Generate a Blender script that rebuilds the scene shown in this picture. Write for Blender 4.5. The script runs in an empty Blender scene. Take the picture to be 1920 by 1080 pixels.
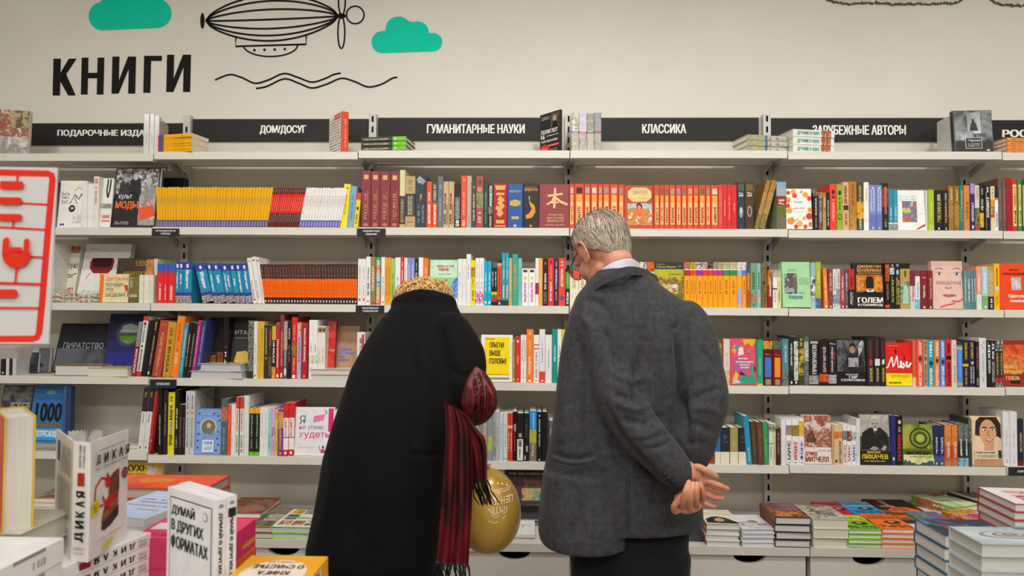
import bpy, math, random
from mathutils import Vector, Matrix
R = math.radians
C = bpy.context.scene.collection
SC = bpy.context.scene
# ---------------------------------------------------------------- camera
YAW, PIT, ROL, FPX = 0.0258, 0.0275, 0.0063, 1269.55
CAM = Vector((-0.1938, -3.4812, 1.4628))
_c, _s = math.cos(YAW), math.sin(YAW)
_R0 = Vector((_c, _s, 0)); _F0 = Vector((-_s, _c, 0)); _Z = Vector((0, 0, 1))
_F = _F0 * math.cos(PIT) + _Z * math.sin(PIT)
_U0 = _Z * math.cos(PIT) - _F0 * math.sin(PIT)
_Rt = _R0 * math.cos(ROL) + _U0 * math.sin(ROL)
_Up = _U0 * math.cos(ROL) - _R0 * math.sin(ROL)
cam_d = bpy.data.cameras.new('camera'); cam = bpy.data.objects.new('camera', cam_d); C.objects.link(cam)
cam_d.sensor_width = 36; cam_d.lens = FPX / 1920 * 36; cam_d.clip_start = 0.05
cam_d.dof.use_dof = True; cam_d.dof.focus_distance = 2.9; cam_d.dof.aperture_fstop = 5.0
m3 = Matrix((_Rt, _Up, -_F)).transposed()
cam.matrix_world = Matrix.Translation(CAM) @ m3.to_4x4()
SC.camera = cam
SC.view_settings.view_transform = 'Standard'; SC.view_settings.look = 'None'
SC.view_settings.gamma = 1; SC.view_settings.use_curve_mapping = False
SC.view_settings.exposure = -0.35
def at(px, py, Y):
    """the point of the vertical plane y = Y that the photo shows at this pixel"""
    d = _F + _Rt * ((px - 960) / FPX) - _Up * ((py - 540) / FPX)
    return CAM + d * ((Y - CAM.y) / d.y)
def atz(px, py, Z):
    d = _F + _Rt * ((px - 960) / FPX) - _Up * ((py - 540) / FPX)
    return CAM + d * ((Z - CAM.z) / d.z)
# ---------------------------------------------------------------- world, lamps and added fill lights
w = bpy.data.worlds.new('world'); SC.world = w; w.use_nodes = True
w.node_tree.nodes['Background'].inputs[0].default_value = (1, .97, .93, 1)
w.node_tree.nodes['Background'].inputs[1].default_value = 0.1
CEIL = 3.75
def area(x, y, z, tx, ty, tz, size, power, col=(1, .975, .935), spread=180, sy=None):
    l = bpy.data.lights.new('lamp_or_fill', 'AREA'); l.energy = power; l.color = col
    l.shape = 'RECTANGLE' if sy else 'DISK'; l.size = size; l.spread = R(spread)
    if sy: l.size_y = sy
    o = bpy.data.objects.new('lamp_or_fill_light', l); C.objects.link(o); o.location = (x, y, z)
    o.rotation_euler = (Vector((tx, ty, tz)) - Vector((x, y, z))).to_track_quat('-Z', 'Y').to_euler()
    return o
for lx, pw in ((-2.6, 5), (-1.1, 9), (.2, 12.3), (1.75, 9.4), (3.1, 6.6)):
    area(lx, -2.0, CEIL - .25, lx, -.2, 1.15, .22, pw, spread=100)
for lx in (-2.4, 0.0, 2.4):
    area(lx, -3.4, CEIL - .06, lx, -3.2, 0, 1.2, 32, (1, .975, .94), sy=.3)  # unseen overhead lights, added as soft fill from the front
    area(lx * .8, -5.4, CEIL - .06, lx * .8, -4.6, 0, 1.2, 48, (1, .975, .94), sy=.4)  # unseen lights behind the camera, added to brighten the foreground
# ---------------------------------------------------------------- materials
def hexc(h):
    if len(h) == 3: h = ''.join(c * 2 for c in h)
    o = []
    for i in (0, 2, 4):
        v = int(h[i:i + 2], 16) / 255
        o.append(v / 12.92 if v <= .04045 else ((v + .055) / 1.055) ** 2.4)
    return (*o, 1)
MATS = {}
def newmat(key):
    m = bpy.data.materials.new(key); m.use_nodes = True
    nt = m.node_tree; b = nt.nodes['Principled BSDF']; MATS[key] = m
    return m, nt, b
def nd(nt, t, **kw):
    n = nt.nodes.new(t)
    for k, v in kw.items():
        if k.startswith('i_'): n.inputs[k[2:].replace('_', ' ')].default_value = v
        else: setattr(n, k, v)
    return n
def coords(nt, scale=(1, 1, 1)):
    tc = nd(nt, 'ShaderNodeTexCoord'); mp = nd(nt, 'ShaderNodeMapping')
    mp.inputs['Scale'].default_value = scale
    nt.links.new(tc.outputs['Object'], mp.inputs[0]); return mp.outputs[0]
def bump(nt, b, src, strength, dist):
    bp = nd(nt, 'ShaderNodeBump', i_Strength=strength, i_Distance=dist)
    nt.links.new(src, bp.inputs['Height']); nt.links.new(bp.outputs[0], b.inputs['Normal'])
def flat(h, rough=.42, metal=0, var=.06, scale=30, bmp=0, spec=.3, coat=0, sheen=0):
    """one colour with a faint procedural unevenness"""
    key = f'{h}_{rough}_{metal}_{var}_{scale}_{bmp}_{spec}_{coat}_{sheen}'
    if key in MATS: return MATS[key]
    m, nt, b = newmat(key); c = hexc(h)
    n = nd(nt, 'ShaderNodeTexNoise', i_Scale=scale, i_Detail=2)
    nt.links.new(coords(nt), n.inputs['Vector'])
    rp = nd(nt, 'ShaderNodeValToRGB')
    rp.color_ramp.elements[0].position = .3; rp.color_ramp.elements[1].position = .7
    rp.color_ramp.elements[0].color = tuple(x * (1 - var) for x in c[:3]) + (1,)
    rp.color_ramp.elements[1].color = tuple(min(1, x * (1 + var)) for x in c[:3]) + (1,)
    nt.links.new(n.outputs[0], rp.inputs[0]); nt.links.new(rp.outputs[0], b.inputs['Base Color'])
    b.inputs['Roughness'].default_value = rough; b.inputs['Metallic'].default_value = metal
    b.inputs['Specular IOR Level'].default_value = spec; b.inputs['Coat Weight'].default_value = coat
    b.inputs['Sheen Weight'].default_value = sheen; b.inputs['Sheen Roughness'].default_value = .5
    if bmp: bump(nt, b, n.outputs[0], bmp, .01)
    return m
def photo(cols, scale=60, rough=.4):
    """a busy printed picture in the given colours"""
    key = 'print_' + '_'.join(cols) + f'_{scale}'
    if key in MATS: return MATS[key]
    m, nt, b = newmat(key)
    n = nd(nt, 'ShaderNodeTexNoise', i_Scale=scale, i_Detail=3, i_Roughness=.6, i_Distortion=.6)
    nt.links.new(coords(nt), n.inputs['Vector'])
    rp = nd(nt, 'ShaderNodeValToRGB'); el = rp.color_ramp.elements
    k = len(cols)
    while len(el) < k: el.new(.5)
    for i, c in enumerate(cols):
        el[i].position = .3 + .4 * i / max(1, k - 1); el[i].color = hexc(c)
    nt.links.new(n.outputs[0], rp.inputs[0]); nt.links.new(rp.outputs[0], b.inputs['Base Color'])
    b.inputs['Roughness'].default_value = rough; b.inputs['Specular IOR Level'].default_value = .3
    return m
def pages(h='e6e0d0', axis=0):
    key = f'pages_{h}_{axis}'
    if key in MATS: return MATS[key]
    m, nt, b = newmat(key); c = hexc(h)
    sc = [4, 4, 4]; sc[axis] = 900
    n = nd(nt, 'ShaderNodeTexNoise', i_Scale=1, i_Detail=2)
    nt.links.new(coords(nt, sc), n.inputs['Vector'])
    rp = nd(nt, 'ShaderNodeValToRGB'); el = rp.color_ramp.elements
    el[0].position = .3; el[0].color = tuple(x * .82 for x in c[:3]) + (1,)
    el[1].position = .62; el[1].color = c
    nt.links.new(n.outputs[0], rp.inputs[0]); nt.links.new(rp.outputs[0], b.inputs['Base Color'])
    b.inputs['Roughness'].default_value = .8
    return m
# ---------------------------------------------------------------- mesh building
class MB:
    def __init__(s): s.v = []; s.f = []; s.mi = []; s.mats = []
    def slot(s, m):
        if m not in s.mats: s.mats.append(m)
        return s.mats.index(m)
    def face(s, pts, m):
        n = len(s.v); s.v.extend(tuple(p) for p in pts); s.f.append(tuple(range(n, n + len(pts)))); s.mi.append(s.slot(m))
    def mesh(s, pts, faces, m):
        n = len(s.v); k = s.slot(m); s.v.extend(tuple(p) for p in pts)
        for f in faces: s.f.append(tuple(i + n for i in f)); s.mi.append(k)
    def box(s, x0, x1, y0, y1, z0, z1, m):
        p = [(x, y, z) for x in (x0, x1) for y in (y0, y1) for z in (z0, z1)]
        s.mesh(p, [(0, 1, 3, 2), (4, 6, 7, 5), (0, 4, 5, 1), (2, 3, 7, 6), (0, 2, 6, 4), (1, 5, 7, 3)], m)
    def prism(s, poly, to3, m, msides=None):
        """poly (2D, CCW seen from the front) swept from to3(p, 0) front to to3(p, 1) back"""
        n = len(poly); a = [to3(p, 0) for p in poly]; b = [to3(p, 1) for p in poly]
        s.face(a, m); s.face(b[::-1], m)
        for i in range(n):
            j = (i + 1) % n; s.face([a[j], a[i], b[i], b[j]], msides or m)
    def tube(s, pts, rad, m, seg=8, closed=False, cap=True):
        pts = [Vector(p) for p in pts]; n = len(pts)
        rr = rad if isinstance(rad, (list, tuple)) else [rad] * n
        base = len(s.v); k = s.slot(m); prev = None
        for i, p in enumerate(pts):
            t = (pts[(i + 1) % n] - pts[i - 1]) if closed else (pts[min(i + 1, n - 1)] - pts[max(i - 1, 0)])
            t.normalize()
            if prev is None:
                a = t.cross(Vector((0, 0, 1)));  a = a if a.length > .1 else t.cross(Vector((1, 0, 0)))
            else: a = prev - t * prev.dot(t)
            a.normalize(); prev = a; b = t.cross(a)
            for q in range(seg):
                an = 2 * math.pi * q / seg
                s.v.append(tuple(p + (a * math.cos(an) + b * math.sin(an)) * rr[i]))
        for i in range(n if closed else n - 1):
            for q in range(seg):
                i2 = (i + 1) % n; q2 = (q + 1) % seg
                s.f.append((base + i * seg + q, base + i * seg + q2, base + i2 * seg + q2, base + i2 * seg + q)); s.mi.append(k)
        if cap and not closed:
            s.f.append(tuple(base + q for q in range(seg))[::-1]); s.mi.append(k)
            s.f.append(tuple(base + (n - 1) * seg + q for q in range(seg))); s.mi.append(k)
    def me(s, name, smooth=False):
        me = bpy.data.meshes.new(name); me.from_pydata(s.v, [], s.f)
        for m in s.mats: me.materials.append(m)
        me.polygons.foreach_set('material_index', s.mi)
        if smooth: me.polygons.foreach_set('use_smooth', [True] * len(s.f))
        me.update(); return me
    def build(s, name, parent=None, smooth=False, **props):
        return link(name, s.me(name, smooth), parent, **props)
def link(name, me, parent=None, **props):
    o = bpy.data.objects.new(name, me); C.objects.link(o)
    if parent: o.parent = parent
    for k, v in props.items():
        if v: o[k] = v
    return o
def thing(name, label, category, loc=(0, 0, 0), rz=0, group=None):
    o = bpy.data.objects.new(name, None); C.objects.link(o); o.empty_display_size = .05
    o.location = loc; o.rotation_euler = (0, 0, rz); o['label'] = label; o['category'] = category
    if group: o['group'] = group
    return o
# ---------------------------------------------------------------- lettering and printed shapes
_TX = {}
def text2d(t, bold):
    key = (t, bold)
    if key in _TX: return _TX[key]
    cu = bpy.data.curves.new('lettering', 'FONT'); cu.body = t; cu.resolution_u = 2; cu.offset = bold
    ob = bpy.data.objects.new('lettering', cu); me = ob.to_mesh()
    vs = [(v.co.x, v.co.y) for v in me.vertices]; fs = [tuple(p.vertices) for p in me.polygons]
    ob.to_mesh_clear(); bpy.data.objects.remove(ob); bpy.data.curves.remove(cu)
    xs = [a for a, _ in vs] or [0, 1]; ys = [b for _, b in vs] or [0, 1]
    x0, y0, W, H = min(xs), min(ys), max(1e-6, max(xs) - min(xs)), max(1e-6, max(ys) - min(ys))
    _TX[key] = ([((a - x0) / W, (b - y0) / H) for a, b in vs], fs, W / H)
    return _TX[key]
class Sheet:
    """a printed rectangle: O bottom-left corner, U and V its full sides; ops lie in 0..1 coordinates"""
    def __init__(s, mb, O, U, V, lift=.0003, rough=.42):
        s.mb, s.O, s.U, s.V = mb, Vector(O), Vector(U), Vector(V); s.N = s.U.cross(s.V).normalized(); s.k = 0; s.lift = lift; s.rough = rough
    def p(s, x, y): return s.O + s.U * x + s.V * y + s.N * (s.lift * (s.k + 1))
    def m(s, h): return flat(h, s.rough)
    def poly(s, pts, m): s.mb.face([s.p(min(1, max(0, x)), min(1, max(0, y))) for x, y in pts], m); s.k += 1
    def draw(s, ops):
        for op in ops.split(';'):
            a = op.split()
            if not a: continue
            c, a = a[0], a[1:]
            if c == 'R': x0, y0, x1, y1 = map(float, a[:4]); s.poly([(x0, y0), (x1, y0), (x1, y1), (x0, y1)], s.m(a[4]))
            elif c == 'E':
                x, y, rx, ry = map(float, a[:4])
                s.poly([(x + rx * math.cos(t * .3142), y + ry * math.sin(t * .3142)) for t in range(20)], s.m(a[4]))
            elif c == 'P': s.poly([tuple(map(float, q.split(','))) for q in a[1:]], s.m(a[0]))
            elif c == 'K':      # a line through points: K colour width x,y x,y ...
                pts = [Vector(tuple(map(float, q.split(',')))) for q in a[2:]]; wd = float(a[1]) / 2
                ul, vl = s.U.length, s.V.length
                L = []; Rr = []
                for i, q in enumerate(pts):
                    t = pts[min(i + 1, len(pts) - 1)] - pts[max(i - 1, 0)]
                    t = Vector((t.x * ul, t.y * vl)).normalized()
                    nn = Vector((-t.y * wd / ul * vl, t.x * wd)); L.append(q + nn); Rr.append(q - nn)
                n = len(pts); s.mb.mesh([s.p(*q) for q in Rr + L], [(i, i + 1, n + i + 1, n + i) for i in range(n - 1)], s.m(a[0])); s.k += 1
            elif c == 'N':
                x0, y0, x1, y1 = map(float, a[:4]); sc = float(a[5]) if len(a) > 5 else 60
                s.poly([(x0, y0), (x1, y0), (x1, y1), (x0, y1)], photo(a[4].split(','), sc))
            elif c == 'M':      # a mottled polygon: M c,c,c scale x,y x,y ...
                s.poly([tuple(map(float, q.split(','))) for q in a[2:]], photo(a[0].split(','), float(a[1])))
            elif c in ('T', 'B', 'V', 'W'):     # T thin and B bold lettering; V the same upright book title read upwards, W downwards (bold)
                x0, y0, x1, y1 = map(float, a[:4]); vs, fs, asp = text2d(' '.join(a[5:]), .008 if c in 'BVW' else .004)
                sh = (.05 / max(asp, .3) if c != 'T' else 0)        # heavier strokes: two impressions side by side
                for dx in ((0,) if c == 'T' else (-sh, 0, sh)):
                    vv = [(.5 + (u - .5) * (1 - 2 * sh) + dx, v) for u, v in vs]
                    if c in 'TB': q = [s.p(x0 + u * (x1 - x0), y0 + v * (y1 - y0)) for u, v in vv]
                    elif c == 'V': q = [s.p(x1 - v * (x1 - x0), y0 + u * (y1 - y0)) for u, v in vv]
                    else: q = [s.p(x0 + v * (x1 - x0), y1 - u * (y1 - y0)) for u, v in vv]
                    s.mb.mesh(q, fs, s.m(a[4])); s.k += .45
            elif c in ('L', 'S'):    # L: lines of small print too fine to read; S: one such line running up a spine
                x0, y0, x1, y1 = map(float, a[:4]); n = int(a[5]) if len(a) > 5 else 1; rd = random.Random(len(s.mb.v) + int(x0 * 99)); m = s.m(a[4])
                asp = (s.V.length / s.U.length) if c == 'L' else (s.U.length / s.V.length)
                for i in range(n):
                    if c == 'L': ya = y1 - (i + .85) * (y1 - y0) / n; yb = y1 - (i + .25) * (y1 - y0) / n; u, ue = x0, x1
                    else: ya = x0; yb = x1; u, ue = y0, y1
                    lw = (yb - ya) * asp * .55
                    while u < ue - lw * .5:
                        wd = lw * rd.uniform(.7, 1.2)
                        if rd.random() < .86:
                            g = rd.choice((0, 0, 1))
                            q = [(u, ya), (u + wd * .72, ya), (u + wd * .72, yb), (u, yb)]
                            if g: q = [(u, ya), (u + wd * .3, ya), (u + wd * .75, yb), (u + wd * .2, yb)]
                            if c == 'S': q = [(ya + yb - b_, a_) for a_, b_ in q]
                            s.mb.face([s.p(*z) for z in q], m)
                        u += wd
                s.k += 1
# ---------------------------------------------------------------- the room
def structure(mb, name, **k): return mb.build(name, kind='structure', **k)
m_wall = flat('dfdbd0', .9, var=.02, scale=3, bmp=.05)
def slab(name, x0, x1, y0, y1, z0, z1, m):
    b = MB(); b.box(x0, x1, y0, y1, z0, z1, m); return structure(b, name)
RX, RY = 4.4, -6.6
slab('wall_back', -RX - .1, RX + .1, 0, .12, 0, CEIL, m_wall)
slab('wall_left', -RX - .12, -RX, RY, 0, 0, CEIL, m_wall)
slab('wall_right', RX, RX + .12, RY, 0, 0, CEIL, m_wall)
slab('wall_front', -RX - .1, RX + .1, RY - .12, RY, 0, CEIL, m_wall)
slab('floor', -RX, RX, RY, 0, -.1, 0, flat('8d8880', .35, var=.1, scale=5))
slab('ceiling', -RX, RX, RY, 0, CEIL, CEIL + .1, flat('d8d4cc', .9, var=.03))
# bare concrete showing through the plaster near the top of the wall
def patch(px, name, sd):
    rd = random.Random(sd); b = MB(); m = flat('cfcabb', .95, var=.12, scale=40, bmp=.6); md = flat('6e6a60', .95, var=.4, scale=120, bmp=.8)
    lo = [at(x, y, 0) for x, y in px]; fine = []
    for i in range(len(lo) - 1):
        for t in range(8):
            q = lo[i].lerp(lo[i + 1], t / 8); fine.append((q.x, q.z + rd.uniform(-.004, .004)))
    fine.append((lo[-1].x, lo[-1].z)); top = CEIL - .03
    n = len(fine)
    f0 = [(x, -.002, z) for x, z in fine]; f1 = [(x + rd.uniform(-.002, .002), -.012, z + rd.uniform(.004, .012)) for x, z in fine]
    tp = [(x, -.012, top + .02 * math.sin(x * 20)) for x, z in fine]
    b.mesh(f0 + f1, [(i, i + 1, n + i + 1, n + i) for i in range(n - 1)], md)
    b.mesh(f1 + tp, [(i, i + 1, n + i + 1, n + i) for i in range(n - 1)], m)
    structure(b, name)
patch([(1538, -10), (1550, 2), (1565, 7), (1590, 10), (1618, 9), (1640, 8), (1652, 9), (1675, 12), (1710, 10), (1745, 10), (1766, 9), (1785, 9), (1803, 4), (1808, -8)], 'trim_1', 3)
patch([(1850, -6), (1862, 7), (1888, 13), (1910, 14), (1935, 10), (1960, 2)], 'trim_2', 4)
# ---------------------------------------------------------------- painted mural
mk = flat('161514', .7, spec=.2); teal = flat('0ecdae', .7, var=.03, spec=.15)
def decal(name, label, polys, m, cat='wall decal'):
    """flat vinyl shapes on the wall; polys are closed outlines in photo pixels"""
    b = MB()
    for pl in polys:
        q = [at(x, y, -.0012) for x, y in pl]; b.face(q[::-1] if False else q, m)
    return b.build(name, label=label, category=cat)
def arc(cx, cy, rx, ry, a0, a1, n=18): return [(cx + rx * math.cos(R(a0 + (a1 - a0) * i / n)), cy - ry * math.sin(R(a0 + (a1 - a0) * i / n))) for i in range(n + 1)]
decal('cloud_decal', 'teal cloud painted high on the wall above the black lettering',
      [arc(192, 31, 26, 26, 275, 90) [0:0] + arc(193, 30, 27, 27, 268, 100) + arc(244, -14, 48, 40, 190, -8) + arc(294, 25, 27.5, 27.5, 84, -88)], teal)
decal('cloud_decal', 'teal cloud painted on the wall right of the airship and wave lines',
      [arc(717, 79, 20.5, 21, 268, 85) + arc(747, 53, 24, 22, 190, 40) + arc(782, 60, 22, 20, 110, -5) + arc(812, 79, 17.5, 17.5, 105, -85)], teal)
def stroke(pts, wd):
    out = []
    n = len(pts); L = []; Rr = []
    for i, (x, y) in enumerate(pts):
        a = pts[max(i - 1, 0)]; b = pts[min(i + 1, n - 1)]; dx, dy = b[0] - a[0], b[1] - a[1]; l = math.hypot(dx, dy) or 1
        L.append((x - dy / l * wd / 2, y + dx / l * wd / 2)); Rr.append((x + dy / l * wd / 2, y - dx / l * wd / 2))
    return [[L[i], L[i + 1], Rr[i + 1], Rr[i]] for i in range(n - 1)]
def spl(pts, n=10):
    o = []
    for i in range(len(pts) - 1):
        p0 = pts[max(i - 1, 0)]; p1 = pts[i]; p2 = pts[i + 1]; p3 = pts[min(i + 2, len(pts) - 1)]
        for k in range(n):
            t = k / n
            o.append(tuple(.5 * (2 * b + (c - a) * t + (2 * a - 5 * b + 4 * c - d) * t * t + (3 * b - a - 3 * c + d) * t ** 3) for a, b, c, d in zip(p0, p1, p2, p3)))
    o.append(tuple(pts[-1])); return o
ship = []
N1, N2 = (386, 39), (634, 30)
for off in (-44, -33, -17, 2, 19, 32, 42):
    ship += stroke([(N1[0] + 248 * t / 30 + 0, N1[1] - 9 * t / 30 + off * math.sin(math.pi * t / 30) ** .62) for t in range(31)], 3.6)
ship += stroke([(442, 68), (442, 87), (574, 83), (574, 66)], 3.4) + stroke([(442, 85.5), (442, 87), (574, 83), (574, 80)], 3)
ship += stroke(arc(507, 84, 51, 22, 183, 357, 20), 3)
for i in range(4): ship.append(arc(477 + i * 19, 94 - i * .6, 2.6, 2.6, 0, 342, 19))
ship += [arc(379.5, 39, 4.2, 15, 0, 342, 19)]
ship += stroke(arc(666, 28, 16.5, 16.5, 0, 360, 26), 3)
ship += stroke(arc(640, 61, 6.5, 30, 0, 360, 26), 3) + stroke(arc(641, -1, 6.5, 30, 0, 360, 26), 3)
ship += [arc(640, 30, 9, 5, 0, 342, 19)]
ship += stroke([(451, 3), (452, -12), (560, -14)], 3)
decal('airship_decal', 'black outline airship with propeller painted on the cream wall', ship, mk)
decal('wave_decal', 'black wavy line painted under the airship, upper one of two', stroke(spl([(403, 150), (430, 140), (452, 145), (478, 156), (503, 150), (532, 138), (558, 145), (585, 154), (610, 147), (625, 140), (639, 137)]), 3.4), mk)
decal('wave_decal', 'black wavy line painted under the airship, lower one of two', stroke(spl([(480, 166), (500, 162), (533, 148), (560, 156), (585, 165), (612, 158), (640, 147), (665, 153), (690, 163), (715, 158), (735, 147), (745, 145)]), 3.4), mk)
def Kp(x0, x1, yb, yt, shape):
    sk = .012
    return [[(x0 + u * (x1 - x0) + (yb - (yb + (yt - yb) * v)) * sk * 2, yb + (yt - yb) * v) for u, v in pl] for pl in shape]
gK = [[(0, 0), (.32, 0), (.32, 1), (0, 1)], [(.32, .38), (.67, 0), (1, 0), (.55, .6)], [(.32, .36), (.56, .57), (1, 1), (.66, 1), (.32, .62)]]
gH = [[(0, 0), (.3, 0), (.3, 1), (0, 1)], [(.7, 0), (1, 0), (1, 1), (.7, 1)], [(.3, .44), (.7, .44), (.7, .59), (.3, .59)]]
gI = [[(0, 0), (.3, 0), (.3, 1), (0, 1)], [(.7, 0), (1, 0), (1, 1), (.7, 1)], [(.3, 0), (.7, .66), (.7, 1), (.66, 1), (.3, .36)]]
gG = [[(0, 0), (.4, 0), (.4, 1), (0, 1)], [(.4, .86), (1, .86), (1, 1), (.4, 1)]]
for x0, x1, yb, yt, g, nm in ((98.5, 142, 179, 110, gK, 'first letter'), (151.5, 194, 177.3, 108, gH, 'second letter'), (209, 253.5, 175.6, 106, gI, 'third letter'), (268.5, 302, 174, 104.5, gG, 'fourth letter'), (311.5, 356.5, 172.5, 102.5, gI, 'last letter')):
    decal('letter_decal', f'big black Cyrillic {nm} of the word on the wall', Kp(x0, x1, yb, yt, g), mk, 'wall letter')
# ---------------------------------------------------------------- wall shelving
D, BD = .302, .559          # shelf depth, bench depth
SP = {1: [(287.5, 286.5), (669, 282.5), (1068, 281.5), (1476.5, 282.7), (1878, 285.8)],
      2: [(283, 426), (667, 426), (1067.6, 427.5), (1479, 430.5), (1882, 433.3)],
      3: [(280, 568), (667.5, 571), (1066, 574), (1479, 578.5), (1884, 580.5)],
      4: [(281, 707), (668, 713.5), (1068, 720.5), (1479, 724.5), (1886, 726)],
      5: [(280, 850), (668, 861.5), (1068, 868), (1479, 874), (1885.7, 875)]}
LZ = {1: (289, 50), 2: (427, 86), 3: (567, 86), 4: (704, 20), 5: (844, 60)}
SX = [sum(at(*SP[s][k], -D).x for s in SP) / 5 for k in range(5)]
SX = [SX[0] - 1.0] + SX + [SX[-1] + 1.0]
SZ = {}
for s in SP:
    z = [at(*p, -D).z for p in SP[s]]; z = [at(LZ[s][1], LZ[s][0], -D).z] + z + [z[-1]]
    for b in range(6): SZ[s, b] = (z[b] + z[b + 1]) / 2
UX = [at(x, y, -.03).x for x, y in ((345.5, 600), (697, 480), (1065, 480), (1437.5, 540), (1807, 540))]
UX = [UX[0] - 1.0] + UX
m_board = flat('d8d4c9', .38, var=.015); m_panel = flat('d2ccbe', .6, var=.03, scale=8); m_steel = flat('c9c8c4', .4, var=.03)
m_slot = flat('0b0b0b', .8); m_sign = flat('201f1e', .55, var=.03); m_signl = flat('454342', .5, var=.03)
BAY = ['gift', 'home', 'humanities', 'classics', 'foreign', 'cut-off']
SIGN = [('B .215 .3 .85 .72 f0eee8 ПОДАРОЧНЫЕ ИЗДАНИЯ', 30), ('B .378 .3 .64 .72 f0eee8 ДОМ/ДОСУГ', 1), ('B .27 .3 .81 .71 f0eee8 ГУМАНИТАРНЫЕ НАУКИ', 2), ('B .38 .3 .615 .72 f0eee8 КЛАССИКА', 3), ('B .24 .27 .745 .69 f0eee8 ЗАРУБЕЖНЫЕ АВТОРЫ', 4), ('B .09 .22 .6 .66 f0eee8 РОССИЙСКИЕ', 5)]
SGX = [(53, 232, 272, -60), (361, 224, 265, 695), (709, 221.5, 263, 1049), (1071, 221.5, 263, 1423), (1441, 222, 265, 1788), (1851, 226, 267, 2210)]
BAYNAME = ['shelving bay for gift editions, at the cut-off end behind the acrylic sign', 'white shelving bay under the home and leisure sign', 'white shelving bay under the humanities sign, above the yellow cover', 'white shelving bay under the classics sign, behind the grey jacket', 'white shelving bay under the foreign authors sign', 'white shelving bay cut off by the edge, beyond the foreign authors bay']
PANTOP = [.0] * 6
for b in range(6):
    root = thing('shelving_bay', BAYNAME[b], 'shelving', (0, 0, 0), 0, 'wall shelving bays')
    xa, xb = SX[b], SX[b + 1]; ua, ub = UX[b], (UX[b + 1] if b < 5 else UX[5] + 1)
    x0p, yt, yb_, x1p = SGX[b]
    zt = at((x0p + x1p) / 2 if b not in (0, 5) else (200 if b == 0 else 1880), yt - 3, -.02).z; zb = at((x0p + x1p) / 2 if b not in (0, 5) else (200 if b == 0 else 1880), yb_, -.02).z
    p = MB(); p.box(ua, ub, -.012, -.001, .05, zt, m_panel); p.build('back_panel', root)
    g = MB()
    sx0 = at(x0p if b else 0, yt, -.03).x - (0 if b else .45); sx1 = at(x1p, yt, -.03).x if 0 < b < 5 else (ub - .03 if b == 0 else ub - .03)
    zt2 = zt - .008
    g.box(sx0, sx1, -.026, -.0125, zb, zt2, m_sign)
    sh = Sheet(g, (sx0, -.0262, zb), (sx1 - sx0, 0, 0), (0, 0, zt2 - zb)); sh.draw(SIGN[b][0]) if b else Sheet(g, (at(53, 240, -.03).x, -.0262, zb), (at(345, 240, -.03).x - at(53, 240, -.03).x, 0, 0), (0, 0, zt2 - zb)).draw('B .185 .36 .86 .7 f0eee8 ПОДАРОЧНЫЕ ИЗДАНИЯ')
    g.build('header_sign', root, label='black header sign with white lettering')
    u = MB(); u.box(ua - .019, ua + .019, -.045, -.0125, .05, zt + .008, m_steel)
    z = .5
    while z < zt - .03: u.box(ua - .005, ua + .005, -.0465, -.044, z, z + .03, m_slot); z += .0545
    u.build('upright', root)
    for s in range(1, 6):
        zz = SZ[s, b]; q = MB()
        q.box(xa + .0025, xb - .0025, -D + .0035, -.047, zz - .02, zz, m_board)
        q.box(xa + .0025, xb - .0025, -D, -D + .003, zz - .036, zz, m_board)
        q.box(xa + .0025, xb - .0025, -D + .03, -D + .033, zz - .034, zz - .02, m_board)
        q.box(xa + .03, xb - .03, -.13, -.127, zz - .03, zz - .02, m_board)
        sb = q.build('shelf_board', root)
        for ex in (max(ua + .021, xa + .004), min(ub - .024, xb - .007)):
            k = MB(); k.prism([(-.047, zz - .021), (-.047, zz - .075), (-.065, zz - .07), (-.17, zz - .034), (-.17, zz - .021)], lambda c, t, ex=ex: (ex + .003 * t, c[0], c[1]), m_steel)
            k.build('bracket', sb)
# drawer bench under the shelves
BX = at(1519, 1029, -BD).x; BZ = .45
m_bench = flat('cbc6bb', .4, var=.015); m_dark = flat('0a0a0a', .9)
BN = ['below the gift shelves behind the table of books', 'below the home shelves with green-edged books on top', 'behind the black coat', 'behind the grey jacket, in front of the classics shelves', 'under the neon green and orange stacks', 'behind the blue-covered stack']
for b in range(6):
    xa = BX + (b - 4); xb = xa + 1
    root = thing('drawer_bench', 'white drawer bench ' + BN[b], 'bench', (xa, 0, 0), 0, 'drawer benches along the wall')
    t = MB(); t.box(.002, .998, -BD, -.05, BZ - .034, BZ, m_bench); t.build('bench_top', root)
    c = MB(); c.box(.006, .024, -BD + .04, -.05, .0, BZ - .035, m_bench); c.box(.976, .994, -BD + .04, -.05, 0, BZ - .035, m_bench)
    c.box(.025, .975, -.075, -.06, 0, BZ - .035, m_bench); c.box(.025, .975, -BD + .06, -BD + .07, 0, .07, m_bench)
    c.box(.025, .975, -BD + .1, -.08, .07, .08, m_dark); c.box(.49, .51, -BD + .05, -.08, .08, BZ - .035, m_dark); c.build('carcass', root)
    for h in (0, 1):
        d = MB(); x0, x1 = (.006 + h * .4965, .4945 + h * .4965) if not h else (.5005, .985)
        zc = BZ - .037; mid = .25 + .5 * h
        poly = [(x0, .085), (x1, .085), (x1, zc)] + [(mid + .0685 * math.cos(a), zc - .036 * math.sin(a)) for a in [math.pi * i / 16 for i in range(17)]] + [(x0, zc)]
        d.prism(poly, lambda c, k: (c[0], -BD + .012 + .018 * k, c[1]), m_bench)
        d.box(x0 + .03, x1 - .03, -BD + .1, -BD + .105, .09, zc, m_dark); d.box(x0 + .03, x1 - .03, -BD + .03, -.12, .088, .095, m_dark)
        d.build('drawer', root)

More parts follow.
